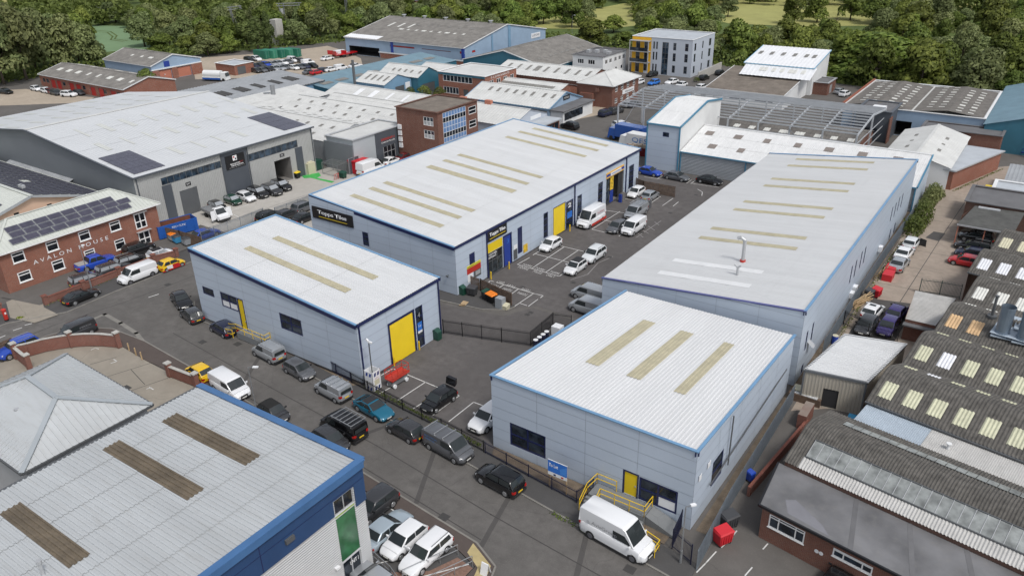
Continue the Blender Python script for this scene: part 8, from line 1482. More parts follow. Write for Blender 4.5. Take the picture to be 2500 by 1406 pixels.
for k in range(5): pt = (-113.48,68.43); pt = (pt[0]+.1*k, pt[1]+.45*k); solo('barrier', MB().bar((pt[0]-.5, pt[1], .05), (pt[0], pt[1], 1.5), .05).bar((pt[0]+.5, pt[1], .05), (pt[0], pt[1], 1.5), .05).bar((pt[0]-.3, pt[1], .6), (pt[0]+.3, pt[1], .6), .05), MATS['barrier_red'], 'red trestle of a row stacked in front of the grey roller door', 'trestle', 'red trestles')
for k in range(7):
    pt = (-114.94,64.98); q = (pt[0]+random.uniform(-.5, 1.2), pt[1]+k*.8); solo('pipe_stack', MB().cyl((q[0]-1.2, q[1], .2), (q[0]+1.2, q[1]+.3, .25), .09, n=6).cyl((q[0]-1.2, q[1]+.2, .2), (q[0]+1.2, q[1]+.5, .25), .09, n=6).cyl((q[0]-1.1, q[1]+.1, .36), (q[0]+1.1, q[1]+.4, .4), .09, n=6), m_galv, 'bundle of scaffold tubes beside the grey warehouse', 'scaffold tubes', 'scaffold tube bundles')
# ------------------------------------------------------------------ lorries, containers, trailers
p = (-70.17,141.84)
def lorry(label, pt, rz, box, cab, L=7.5, h=3.2, txt=None):
    t = thing('lorry', label, 'lorry', (*pt, .02), rz); C_ = lambda n, mb, m: cpart(t, n, mb, m); C_('box_body', MB().box(-L/2, L/2-1.9, -1.2, 1.2, .95, h), box); C_('cab', MB().hexa([(L/2-1.85, -1.15, .4), (L/2, -1.15, .4), (L/2, 1.15, .4), (L/2-1.85, 1.15, .4), (L/2-1.85, -1.1, 2.5), (L/2-.4, -1.05, 2.5), (L/2-.4, 1.05, 2.5), (L/2-1.85, 1.1, 2.5)]), cab); C_('windscreen', MB().poly([(L/2-.1, -1, 1.4), (L/2-.1, 1, 1.4), (L/2-.36, .95, 2.35), (L/2-.36, -.95, 2.35)]), m_cglass); C_('chassis', MB().box(-L/2, L/2-.2, -.5, .5, .5, .9), m_trim)
    for x_ in (L/2-1, -L/2+1.2, -L/2+2.3):
        for s_ in (1, -1): C_('wheel', MB().cyl((x_, s_*.85, .48), (x_, s_*1.15, .48), .48, n=12), m_tyre)
    if txt:
        for y_ in (-1.205, 1.205): ctext(t, txt, -L/2+.8, L/2-3.2, 1.5, 2.6, y_, m_blt)
    return t
lorry('white box lorry with big blue QES lettering beside the tall block', [-67.45, 139.2], 175, m_white, m_white, txt='QES'); lorry('blue curtain-sided lorry behind the lettered one', [-71.72, 143.19], 172, CP['truckblue'], CP['truckblue'], L=8.5, h=3.5)
p = [-65.22, 135.86]; t = thing('skip', 'dark red skip heaped with rubble beside the tall block', 'skip', (*p, .02), 5); cpart(t, 'tub', MB().hexa([(-2.4, -.9, 0), (2.4, -.9, 0), (2.4, .9, 0), (-2.4, .9, 0), (-3, -1.1, 1.6), (3, -1.1, 1.6), (3, 1.1, 1.6), (-3, 1.1, 1.6)]), CP['darkred']); q = MB(); [q.hexa([(a+dx, b+dy, c_) for c_ in (1.4, 1.4+random.uniform(.3, .8)) for dx, dy in ((0, 0), (.6, .1), (.5, .6), (-.1, .5))]) for a in (-2.4, -1.6, -.8, 0, .8, 1.6) for b in (-.8, -.1)]; o = cpart(t, 'rubble', q, m_dirt); o['kind'] = 'stuff'
p = [-204.47, 141.2]; t = lorry('white tanker lorry with blue skirt in front of the salmon doors', p, 20, m_white, m_white, L=8, h=1.2); cpart(t, 'tank', MB().cyl((-3.8, 0, 1.9), (1.9, 0, 1.9), 1.05, n=14), m_white); cpart(t, 'skirt', MB().box(-3.9, 2, -1.22, 1.22, .5, 1.0), CP['truckblue'])
for k in range(5): pt = (-220.73,173.38); pn = (pt[0]+k*1.6+.0, pt[1]+k*2.0); tt = thing('shipping_container', ('dark green container at the left end of the row by the hedge', 'green container second from the left in the row by the hedge', 'green container in the middle of the row by the hedge', 'pale green container fourth in the row by the hedge', 'dark green container at the right end of the row by the hedge')[k], 'container', (*pn, .02), 0, 'green containers by the hedge'); mm_ = PAINT('container_green_%d' % (k % 2), ((.015, .14, .09), (.04, .22, .14))[k % 2], rough=.6, var=.1); cpart(tt, 'shell', MB().box(-6, 0, -1.0, .95, 0, 2.6), mm_); [cpart(tt, 'door', MB().box(0, .05, a, a+.9, .12, 2.5), mm_) for a in (-.95, 0)]; [cpart(tt, 'lock_rod', MB().box(.05, .09, a, a+.05, .12, 2.5), m_galv) for a in (-.6, .4)]
for k, (a, b) in enumerate((((-201.18,184.87), (-200.26,188.75)), ((-199.82,187.85), (-200.24,193.39)), ((-203.67,185.36), (-204.05,189.05)))):
    tt = thing('flatbed_trailer', ('red flatbed trailer in front of the others by the far warehouse', 'red flatbed trailer nearest the far warehouse doors', 'short red flatbed trailer at the left of the group')[k], 'trailer', (*a, .02)); va, vb = V(*a, .02), V(*b, .02); dd = (vb-va).normalized(); MB().bar(va+V(0, 0, 1.1), vb+V(0, 0, 1.1), 2.2, .3).build('deck', CP['red'], tt); MB().bar(va+V(0, 0, 1.7), va+dd*.2+V(0, 0, 1.7), 2.2, 1.2).build('headboard', CP['red'], tt); [MB().cyl(va.lerp(vb, q_)+V(-dd.y*s_, dd.x*s_, .45), va.lerp(vb, q_)+V(-dd.y*(s_+.2), dd.x*(s_+.2), .45), .45, n=10).build('wheel', m_tyre, tt) for q_ in (.7, .85) for s_ in (-1.1, .9)]
p = (-26.35,185.56); tt = thing('storage_cabin', 'dark blue storage cabin with white roof beside the dark clad block', 'cabin', (*p, 0)); MB().box(p[0]-2.6, p[0]+2.6, p[1]-1.3, p[1]+1.3, .02, 3.2).build('shell', CP['truckblue'], tt); MB().box(p[0]-2.7, p[0]+2.7, p[1]-1.4, p[1]+1.4, 3.2, 3.35).build('roof', m_white, tt)
# ------------------------------------------------------------------ alley clutter
p = (-13.16,95.69); bin4('red bin leaning at the alley fence', p, 80, m_rbin, m_rbin)
p = (-13.76,94.8); bin4('black bin beside the red one at the alley fence', p, 80, m_kbin, m_kbin)
for k in range(3): q = (-14.12,101.27); q = (q[0]+.25*k, q[1]+1.1*k); tt = thing('pallet', 'timber pallet leaning on the alley fence near the red bin', 'pallet', (*q, .02), group='pallets at the alley fence'); [MB().bar((q[0]-.35, q[1]-.5+.2*i, .05), (q[0]+.15, q[1]-.5+.2*i, 1.15), .1, .03).build('board', m_woodl, tt) for i in range(6)]; [MB().bar((q[0]-.33+.22*i, q[1]-.55, .15+.42*i), (q[0]-.33+.22*i, q[1]+.55, .15+.42*i), .08).build('bearer', m_woodl, tt) for i in range(3)]
for k in range(2): q = ((-13.06,101.94), (-13.19,104.14))[k]; solo('red_crate', MB().box(q[0]-.6, q[0]+.6, q[1]-1, q[1]+1, .02, .9), m_rbin, ('red plastic crate stack nearest the pallets in the alley', 'red plastic crate stack behind the pallets in the alley')[k], 'crate')
q = (-13.86,92.08); tt = thing('timber_stack', 'jumbled stack of pale timber lengths by the white-roofed hatchback', 'timber', (*q, .02)); [MB().bar((q[0]-.8+random.uniform(-.3, .3), q[1]-1.4+random.uniform(-.3, .3), .05+.1*k), (q[0]+.3+random.uniform(-.5, .5), q[1]+1.2+random.uniform(-.4, .4), .4+.12*k), .09).build('timber_length', m_woodl, tt) for k in range(11)]
q = (-14.35,81.33); tt = thing('barrel', 'blue plastic barrel with pale lid beside the cream shed', 'barrel', (*q, .02)); MB().cyl((*q, .02), (*q, 1.0), .34, n=14).build('drum', CP['blue'], tt); MB().cyl((*q, 1.0), (*q, 1.04), .32, n=14).build('lid', m_cream, tt)
q = (-13.44,121.84); tt = thing('pallet', 'white slatted pallet propped against the hedge end', 'pallet', (*q, .02)); [MB().bar((q[0]-.3, q[1]-.5+.22*i, .05), (q[0]+.2, q[1]-.5+.22*i, 1.2), .1, .03).build('board', m_white, tt) for i in range(6)]
q = (-14.14,53.96); bin4('blue bin in the gap between the front unit and the brick office', q, 70, CP['blue'], CP['blue'], w=.6, d=.6, h=1.05)
tt = thing('brick_stub_wall', 'low orange brick wall between the palisade and the corrugated shed', 'wall', (-13.4, 58, 0)); MB().bar((-13.6, 52, .5), (-12.4, 64, .5), .25, 1.0).build('wall_section', m_wbrick, tt); MB().box(-13.2, -12.4, 63.6, 66.2, 0, 1.5).build('pier', m_wbrick, tt)
q = (-13.77,68.77); tt = thing('scrap_table', 'cream sheet and battens stacked beside the cream shed', 'scrap', (*q, 0)); MB().box(q[0]-1.3, q[0]+.7, q[1]-.5, q[1]+.5, 1.0, 1.1).build('sheet', m_cream, tt); [MB().bar((q[0]-1, q[1]-.7+k*.15, .85), (q[0]+1.2, q[1]-.9+k*.15, .9), .08).build('batten', m_white, tt) for k in range(4)]; MB().box(q[0]-1.5, q[0]+1.5, q[1]-.9, q[1]+.7, 0, .8).build('base', m_wood, tt)
solo('tarpaulin', MB().grid([[(x_+.1*random.random(), y_+.1*random.random(), 1.2+.25*random.random()) for x_ in (-9.4, -8.8, -8.2, -7.6, -7.0)] for y_ in (64.6, 65.2, 65.8, 66.4)]), PAINT('tarp_blue', (.03, .28, .50), rough=.5, var=.25, scale=3), 'crumpled bright blue tarpaulin in front of the cream shed', 'tarpaulin')
solo('white_tote_tank', MB().box(-41.6, -40.5, 66.1, 67.1, .02, 1.15), m_whitep, 'white tote tank in the fenced corner behind the front unit', 'tank'); 
for k in range(4): q = (-41.6, 62.9+k*.75); tt = thing('barrel', ('blue barrel nearest in the fenced corner behind the front unit', 'second blue barrel in the fenced corner', 'third blue barrel in the fenced corner', 'blue barrel next to the white tote tank')[k], 'barrel', (*q, .02)); MB().cyl((*q, .02), (*q, .9), .3, n=12).build('drum', CP['navy'], tt); MB().cyl((*q, .9), (*q, .94), .28, n=12).build('lid', m_whitep, tt)
# steel truss footbridge at the far right edge
tt = thing('truss_bridge', 'dark steel truss gantry at the far right edge', 'gantry', (2, 163, 0)); A, B = V(*(-13.43,180.35), 0), V(12, 158, 0)
for zz in (.6, 3.0): MB().bar(A+V(0, 0, zz), B+V(0, 0, zz), .2).build('chord', m_tblue, tt)
for k in range(6): p, q = A.lerp(B, k/6), A.lerp(B, (k+1)/6); MB().bar(p+V(0, 0, .6), q+V(0, 0, 3), .12).build('diagonal', m_tblue, tt); MB().bar(p+V(0, 0, 0), p+V(0, 0, 3), .14).build('strut', m_tblue, tt)
# railway line gantries and substation beyond the far car park
for k, (a, b, zt) in enumerate((((-263.25,215.82), (-257.34,221), 11.5), ((-259.12,247.5), (-255.02,251.68), 12), ((-267.05,195.56), (-267.06,199.99), 12))):
    tt = thing('railway_gantry', ('steel gantry with two transformers behind the green containers', 'steel gantry behind the far warehouse corner', 'steel gantry beside the tall poplars')[k], 'gantry', (*a, 0)); a, b = V(*a, 0), V(*b, 0); dn = (b-a).normalized()
    for p in (a, b): [MB().bar(p+dn*o_, p+dn*o_+V(0, 0, zt), .22).build('mast', m_galv, tt) for o_ in (0, 1.8 if k == 0 else .6)]
    for zz in (zt, zt-.9): MB().bar(a-dn*1+V(0, 0, zz), b+dn*1+V(0, 0, zz), .25).build('beam', m_galv, tt)
    for p in (a, b): MB().cyl(p+dn*.8+V(0, 0, zt-4.5), p+dn*.8+V(0, 0, zt-2), .7, n=8).build('insulator', m_lgrey, tt) if k == 0 else MB().bar(p+V(0, 0, zt), p+dn*4+V(0, 0, 0), .12).build('stay', m_galv, tt)
p = (-241.74,195.78); solo('concrete_pillar', MB().box(p[0]-1.6, p[0]+1.6, p[1]-1.6, p[1]+1.6, 0, 9), m_copin, 'tall pale concrete pillar beside the poplars', 'pillar')
shed('substation_house', 'small brick substation building among the trees beyond the warehouse', 'building', *(-275.8, -257.8, 290.9, 300.9), 5.5, 'flat', (m_brick, m_felt)); shed('house', 'white-roofed house among the trees left of the gantry', 'house', *(-306.5, -296.5, 209.6, 217.6), 4, 'gable', (m_brick, m_wroof), zr=6.5); shed('barn', 'grey barn roof among far trees at the top left', 'barn', *(-444.5, -432.5, 230.6, 244.6), 4, 'gable', (m_gsheet, m_gsheet), zr=7.5)
# ------------------------------------------------------------------ trees
import numpy as np
m_leaf = {'r': LEAF('leaf_broad', (.085, .125, .024), (.25, .32, .07)), 'w': LEAF('leaf_willow', (.11, .14, .05), (.29, .34, .14)), 'p': LEAF('leaf_poplar', (.08, .11, .03), (.22, .27, .09)), 'y': LEAF('leaf_lime', (.13, .19, .02), (.28, .36, .04)), 's': LEAF('leaf_shrub', (.075, .105, .025), (.22, .27, .07)), 'd': LEAF('leaf_bare', (.08, .06, .045), (.14, .12, .09))}
m_bark = PAINT('bark', (.10, .08, .06), rough=.95, var=.25, scale=3)
rng = np.random.default_rng(5)
def leaf_cloud(kind, n, size, seed):
    """unit crown (height 1, radius 1 at w=1): leaf quads spread over uneven lobes; returns (n*4,3) array"""
    g = np.random.default_rng(seed); lobes = []
    if kind == 'p':
        for k in range(9): lobes.append((g.uniform(-.25, .25), g.uniform(-.25, .25), .18+.085*k, .62*(1-abs(.35-k/9)*.9), .16))
    else:
        m = 19 if kind != 's' else 9
        for k in range(m):
            a = g.uniform(0, 6.283); t = g.uniform(0, 1); zc = .17+.63*t; rad = (.66 if t < .6 else .66*(1.45-t))*g.uniform(.45, 1.0)
            lobes.append((rad*math.cos(a), rad*math.sin(a), zc, g.uniform(.26, .44), g.uniform(.10, .17)))
        lobes.append((0, 0, .62, .55, .26)); lobes.append((g.uniform(-.2, .2), g.uniform(-.2, .2), .82, .36, .15))
    L = np.array(lobes); wts = L[:, 3]**2; wts /= wts.sum(); idx = g.choice(len(L), n, p=wts); d = g.normal(size=(n, 3)); d /= np.linalg.norm(d, axis=1)[:, None]; d[:, 2] = np.where(d[:, 2] < -.35, -d[:, 2], d[:, 2])
    rr_ = g.uniform(.84, 1.06, n); c = L[idx, :3]+np.stack([d[:, 0]*L[idx, 3]*rr_, d[:, 1]*L[idx, 3]*rr_, d[:, 2]*L[idx, 4]*rr_], 1)
    nrm = d+g.normal(size=(n, 3))*.55; nrm /= np.linalg.norm(nrm, axis=1)[:, None]; t = np.cross(nrm, g.normal(size=(n, 3))); t /= np.linalg.norm(t, axis=1)[:, None]; b = np.cross(nrm, t)
    s = size*g.uniform(.6, 1.25, n)[:, None]; return c, t*s, b*s, d
def quads_mesh(name, P, mat, N=None):
    """P: (n,4,3) quad corners"""
    n = len(P); me = bpy.data.meshes.new(name); me.vertices.add(n*4); me.vertices.foreach_set('co', P.reshape(-1).astype(np.float32)); me.loops.add(n*4); me.loops.foreach_set('vertex_index', np.arange(n*4, dtype=np.int32)); me.polygons.add(n); me.polygons.foreach_set('loop_start', np.arange(0, n*4, 4, dtype=np.int32)); me.materials.append(mat); me.update(calc_edges=True)
    if N is not None: me.normals_split_custom_set_from_vertices(np.repeat(N, 4, axis=0).tolist())
    return me
def crown_mesh(kind, h, w, n, leaf, seed, mat):
    c, t, b, d = leaf_cloud(kind, n, 1, seed); d = d+np.array([0, 0, .35])+rng.normal(size=d.shape)*.22; d /= np.linalg.norm(d, axis=1)[:, None]; sc_ = np.array([w, w, h]); c = c*sc_; t = t*leaf; b = b*leaf*.75; return quads_mesh('crown', np.stack([c-t-b*.3, c-b, c+t+b*.3, c+b], 1), mat, d)
def trunk_mesh(h, w, seed):
    g = random.Random(seed); mb = MB().cyl((0, 0, 0), (0, 0, h*.45), .035*h*.6+.05, .02*h*.6, n=7)
    for k in range(5): a = g.uniform(0, 6.28); z0_ = h*g.uniform(.22, .42); mb.cyl((0, 0, z0_), (math.cos(a)*w*.55, math.sin(a)*w*.55, z0_+h*g.uniform(.15, .35)), .012*h, .004*h, n=5)
    mb.cyl((0, 0, h*.44), (g.uniform(-.1, .1)*w, g.uniform(-.1, .1)*w, h*.85), .02*h*.6, .004*h, n=6); return mb.mesh('trunk', m_bark, True)
TP = {}
for kd, nv, n in (('r', 4, 3400), ('w', 4, 3400), ('p', 2, 2600), ('y', 1, 3200), ('s', 2, 1500), ('d', 1, 60)):
    for v in range(nv): hh, ww = (10, 5) if kd != 'p' else (16, 3); TP[kd, v] = (crown_mesh(kd if kd in 'ps' else 'r', hh, ww, n, {'r': .36, 'w': .30, 'p': .34, 'y': .34, 's': .3, 'd': .2}[kd], 11*v+ord(kd), m_leaf[kd]), trunk_mesh(hh, ww, v), hh, ww, nv)
TREES = [(-257,106,20.8,8.5,'w'),(-258,113,22.0,8.9,'w'),(-266,123,19.8,8.1,'w'),(-264,129,17.7,7.5,'w'),(-261,134,14.9,6.2,'w'),(-256,101,21.9,10.2,'w'),(-275,131,16.7,7.1,'w'),(-263,138,8.8,4.4,'w'),(-281,120,20.7,8.1,'w'),(-277,125,18.2,7.4,'w'),(-276,139,11.9,6.5,'w'),(-246,185,13.5,4.2,'p'),(-235,181,12.0,3.5,'p'),(-236,187,12.7,2.9,'p'),(-244,167,8.1,5.6,'w'),(-365,205,9.4,8.8,'w'),(-339,201,7.5,9.1,'w'),(-243,175,6.9,4.1,'r'),(-257,168,6.2,4.9,'r'),(-267,165,6.7,6.6,'r'),(-311,210,8.6,5.9,'r'),(-204,119,7.3,3.8,'s'),(-137,150,3.5,2.4,'s'),(-132,150,4.3,2.8,'s'),(-130,153,3.7,2.4,'s'),(-231,201,2.6,2.6,'s'),(-239,195,4.0,3.3,'s'),(-42,235,12.3,14.0,'r'),(-51,237,12.1,9.0,'r'),(-36,240,10.6,9.0,'r'),(-61,246,7.6,6.7,'w'),(-23,242,4.9,6.5,'y'),(-140,248,9.3,7.2,'r'),(-129,252,5.0,5.1,'r'),(-147,278,6.5,5.6,'r'),(-140,307,8.6,10.7,'r'),(-158,326,6.4,7.6,'r'),(-79,333,6.0,3.6,'d'),(-94,262,7.8,5.9,'r'),(-84,258,8.8,7.2,'r'),(-79,270,9.7,7.4,'r'),(-13,251,6.9,6.0,'w'),(-24,274,7.6,8.7,'w'),(-33,269,7.6,8.6,'w'),(-24,317,6.6,10.1,'r'),(-230,263,6.6,5.5,'r'),(-207,266,9.2,7.8,'r'),(-193,272,8.5,7.8,'r'),(-335,280,7.8,9.2,'r'),(-83,206,1.3,1.2,'s'),(-10,216,8.3,4.5,'r'),(-17,217,12.6,7.1,'w'),(-30,221,13.3,7.2,'r'),(-41,222,13.0,6.4,'r'),(-11,226,13.4,5.8,'r'),(-19,226,11.6,5.9,'w'),(-27,230,11.5,6.0,'r'),(-0,234,13.5,6.8,'r'),(-22,235,7.8,3.3,'r'),(-8,237,9.5,4.3,'w'),(-69,230,8.3,4.3,'r'),(-59,235,8.9,4.2,'w'),(-65,237,12.3,5.5,'r'),(0,247,10.0,6.0,'r'),(-76,239,9.2,4.2,'r'),(-84,240,13.0,6.4,'r'),(-95,240,12.2,6.8,'w'),(-38,256,12.8,5.7,'r'),(-26,258,12.1,5.5,'w'),(-12,259,9.9,4.4,'r'),(-104,240,8.0,3.7,'w'),(-78,250,10.1,5.6,'w'),(-49,259,10.2,6.0,'r'),(-17,264,10.4,5.3,'r'),(-68,257,10.1,4.8,'r'),(-1,266,10.1,5.8,'w'),(-108,245,11.3,6.6,'w'),(-11,269,13.2,5.7,'r'),(-64,264,11.1,5.6,'r'),(-117,247,7.3,3.4,'r'),(-60,269,8.1,3.8,'r'),(-45,275,12.7,5.9,'r'),(-11,279,11.4,5.0,'r'),(-7,282,10.1,5.0,'r'),(-28,282,10.3,4.9,'w'),(-113,260,10.5,5.6,'w'),(-68,276,7.5,3.5,'r'),(-16,284,11.6,6.1,'w'),(-123,259,9.6,5.7,'r'),(-103,268,7.7,3.4,'r'),(-2,288,10.1,5.2,'w'),(-115,266,8.9,5.0,'r'),(-48,286,10.4,5.1,'r'),(-126,263,12.1,5.2,'w'),(-54,288,12.5,6.1,'w'),(-22,293,12.8,6.4,'r'),(-2,294,8.3,4.2,'w'),(-278,102,14.0,5.7,'w'),(-7,298,12.7,7.2,'r'),(-27,298,8.1,4.0,'r'),(-114,278,12.2,6.3,'r'),(-47,297,10.1,5.5,'r'),(-169,250,8.0,4.6,'r'),(-122,276,12.1,5.8,'r'),(-283,107,15.3,7.5,'r'),(-73,294,7.4,4.1,'r'),(-250,171,10.8,5.2,'r'),(-10,304,10.9,5.7,'r'),(-115,282,11.2,6.4,'r'),(-181,246,8.7,5.2,'w'),(-50,301,7.0,3.2,'r'),(-18,305,12.0,6.1,'r'),(-55,301,10.9,5.8,'w'),(-31,306,7.0,3.9,'w'),(-38,305,8.2,3.6,'r'),(-235,199,9.3,5.6,'w'),(-122,286,10.7,5.2,'w'),(-178,255,8.5,4.6,'r'),(-253,182,11.4,6.5,'r'),(-189,248,8.6,3.9,'w'),(-11,312,12.9,7.3,'w'),(-234,209,12.7,6.1,'w'),(-130,286,7.0,3.0,'w'),(-55,310,7.6,3.3,'r'),(-295,113,15.1,6.0,'w'),(-250,193,8.5,3.9,'w'),(-293,122,15.3,7.6,'w'),(-229,220,10.3,5.1,'r'),(-254,190,8.5,4.3,'w'),(-220,228,13.0,7.4,'w'),(-283,144,15.3,6.1,'r'),(-48,314,12.3,7.2,'r'),(-139,286,7.7,3.9,'r'),(-40,316,9.1,5.0,'w'),(-248,200,11.5,6.3,'r'),(-203,246,11.1,5.4,'w'),(-291,130,15.3,5.6,'r'),(-131,292,12.6,5.7,'r'),(-183,263,11.9,5.7,'r'),(-218,234,9.2,4.5,'w'),(-235,218,7.3,4.0,'w'),(-272,171,8.1,4.0,'w'),(-190,260,7.9,4.1,'r'),(-247,207,7.9,3.5,'w'),(-266,181,9.1,4.4,'w'),(-227,230,9.6,4.4,'w'),(-206,248,7.8,3.9,'w'),(-302,115,12.4,5.4,'w'),(-117,302,9.2,5.1,'w'),(-197,257,7.7,3.6,'r'),(-257,198,9.0,4.0,'w'),(-188,264,12.1,5.3,'r'),(-141,293,7.7,4.2,'r'),(-11,325,8.3,3.6,'r'),(-272,178,11.0,5.8,'w'),(-265,189,13.0,6.7,'w'),(-49,322,12.6,6.7,'w'),(-253,207,10.4,4.4,'w'),(-294,145,11.9,6.7,'w'),(-168,282,12.2,6.1,'r'),(-183,272,10.4,4.6,'r'),(-247,217,13.0,7.0,'r'),(-216,248,9.8,5.6,'r'),(-54,324,9.7,5.3,'r'),(-8,329,12.6,5.4,'r'),(-235,231,7.5,3.6,'r'),(-210,255,13.3,7.9,'r'),(-285,169,12.8,6.5,'w'),(-307,125,10.4,5.6,'w'),(-225,244,8.2,3.6,'w'),(-311,116,7.2,3.3,'w'),(-231,240,9.1,4.9,'r'),(-276,187,9.0,5.3,'r'),(-20,333,8.5,3.9,'w'),(-27,333,13.1,7.1,'r'),(-246,226,8.2,4.7,'r'),(-49,331,8.6,5.1,'r'),(-268,200,7.8,3.7,'w'),(-306,135,11.9,5.8,'r'),(-254,218,11.4,5.2,'w'),(-304,142,11.8,5.1,'r'),(-239,235,10.0,4.9,'w'),(-312,124,7.3,3.3,'w'),(-38,335,7.1,4.0,'r'),(-272,200,13.0,6.4,'w'),(-56,333,11.3,5.0,'r'),(-219,258,12.8,6.7,'w'),(-266,210,12.4,7.0,'r'),(-314,130,12.0,5.9,'w'),(-174,292,8.2,3.9,'w'),(-184,286,12.4,6.5,'r'),(-288,181,12.4,6.6,'w'),(-306,151,8.7,3.7,'r'),(-285,189,12.4,5.9,'w'),(-219,263,7.7,3.4,'r'),(-94,329,12.8,5.8,'r'),(-7,343,13.0,7.1,'r'),(-36,341,7.7,4.0,'w'),(-239,246,7.0,4.0,'r'),(-312,142,12.6,5.8,'w'),(-59,339,10.3,5.1,'w'),(-16,344,9.8,5.6,'r'),(-259,227,9.1,4.0,'r'),(-190,288,9.1,5.3,'r'),(-247,241,7.8,3.7,'w'),(-283,198,11.3,4.9,'r'),(-277,206,8.7,4.3,'w'),(-244,244,13.3,6.9,'r'),(-44,343,11.6,6.3,'w'),(-180,295,9.7,5.5,'r'),(-265,222,11.6,5.0,'w'),(-28,345,8.1,3.6,'w'),(-321,130,13.3,6.0,'w'),(-151,312,9.6,5.2,'r'),(-200,283,12.1,5.3,'r'),(-172,301,10.0,4.7,'w'),(-212,275,7.5,4.4,'r'),(-145,316,11.0,5.5,'w'),(-67,342,11.6,6.0,'r'),(-266,225,7.6,4.2,'r'),(-325,127,9.6,5.5,'r'),(-9,350,12.3,5.3,'r'),(-257,238,9.2,4.1,'r'),(-88,339,12.0,5.8,'r'),(-293,192,9.3,4.1,'w'),(-220,273,7.6,3.8,'r'),(-315,154,9.9,4.8,'w'),(-277,216,12.9,5.5,'w'),(-322,140,12.0,6.2,'w'),(-139,323,11.3,5.2,'w'),(-54,348,7.9,3.8,'r'),(-133,326,8.8,3.7,'r'),(-20,353,8.0,4.3,'r'),(-241,259,11.3,5.1,'w'),(-303,182,12.0,7.0,'r'),(-207,287,13.0,6.2,'r'),(-31,353,7.0,4.1,'r'),(-294,200,9.2,4.3,'r'),(-65,350,10.2,5.0,'r'),(-136,329,10.7,5.1,'w'),(-288,209,11.6,5.4,'w'),(-284,215,8.6,4.8,'w'),(-150,323,11.7,5.4,'r'),(-197,297,7.4,3.8,'r'),(-330,135,8.9,4.9,'w'),(-226,277,8.5,4.6,'r'),(-302,193,7.4,4.0,'w'),(-256,250,12.1,5.5,'r'),(-237,269,8.1,4.8,'w'),(-78,350,11.8,6.3,'r'),(-326,151,7.1,3.0,'w'),(-250,259,13.2,7.4,'w'),(-301,197,8.3,4.8,'w'),(-220,285,7.5,3.4,'w'),(-279,228,10.3,4.8,'r'),(-269,240,9.4,4.6,'w'),(-234,274,10.2,6.1,'w'),(-292,211,11.6,5.0,'w'),(-125,339,9.4,5.0,'w'),(-18,361,12.5,7.2,'r'),(-323,162,9.6,4.3,'w'),(-247,264,13.3,5.9,'w'),(-332,143,9.7,4.6,'r'),(-201,301,8.7,4.9,'w'),(-215,291,10.2,5.5,'w'),(-329,151,8.9,4.8,'w'),(-145,332,10.8,5.3,'w'),(-11,362,10.7,5.8,'w'),(-208,297,12.6,7.3,'r'),(-285,226,7.0,3.1,'w'),(-277,236,7.9,4.0,'r'),(-227,285,7.7,4.2,'w'),(-151,332,10.7,6.4,'r'),(-191,311,7.1,3.4,'r'),(-259,258,8.7,4.2,'w'),(-295,215,11.7,5.5,'r'),(-96,353,11.6,6.3,'w'),(-207,302,7.1,3.9,'w'),(-135,340,11.6,6.0,'r'),(-269,249,9.9,5.9,'r'),(-57,362,9.7,5.3,'r'),(-273,246,7.4,4.2,'w'),(-246,273,7.1,3.3,'r'),(-326,169,12.8,5.4,'r'),(-140,340,11.2,4.8,'r'),(-343,131,7.8,3.3,'w'),(-236,282,8.7,4.0,'r'),(-63,362,9.3,5.2,'r'),(-256,266,10.3,5.7,'w'),(-225,292,8.6,3.8,'w'),(-19,369,10.7,6.0,'r'),(-317,193,11.9,6.8,'w'),(-265,260,12.9,6.1,'w'),(-340,149,9.6,4.7,'r'),(-162,335,9.5,5.4,'w'),(-151,340,7.9,3.6,'r'),(-200,314,8.5,3.8,'r'),(-345,141,10.6,6.1,'w'),(-286,239,9.8,5.6,'w'),(-293,230,7.7,4.3,'w')]
TLAB = {'r': 'broadleaf tree with dense dark green crown in the woods behind the estate', 'w': 'greyish green willow-like tree in the woods behind the estate', 'p': 'tall narrow poplar beside the far car park', 'y': 'bright lime green tree behind the dark roof works', 's': 'green shrub among the estate buildings', 'd': 'bare dead tree in front of the hay field'}
TX_ = {}
for i, (x, y, h, w, k) in enumerate(TREES):
    cm, tm, hh, ww, nv = TP[k, (i*7) % TP[k, 0][4]]
    lab = TLAB[k]
    if k == 'w' and x < -225 and i < 12: lab = 'tall grey-green poplar-like tree of the big clump at the left edge'
    t = thing('shrub' if k == 's' else 'tree', lab, 'shrub' if k == 's' else 'tree', (x, y, 0), (i*53) % 360, {'s': 'shrubs on the estate', 'p': 'poplars by the far car park'}.get(k, 'trees of the surrounding woods')); t.scale = (w/ww, w/ww, h/hh)
    for nm, me in (('trunk', tm), ('crown', cm)): o = bpy.data.objects.new(nm, me); COL.objects.link(o); o.parent = t
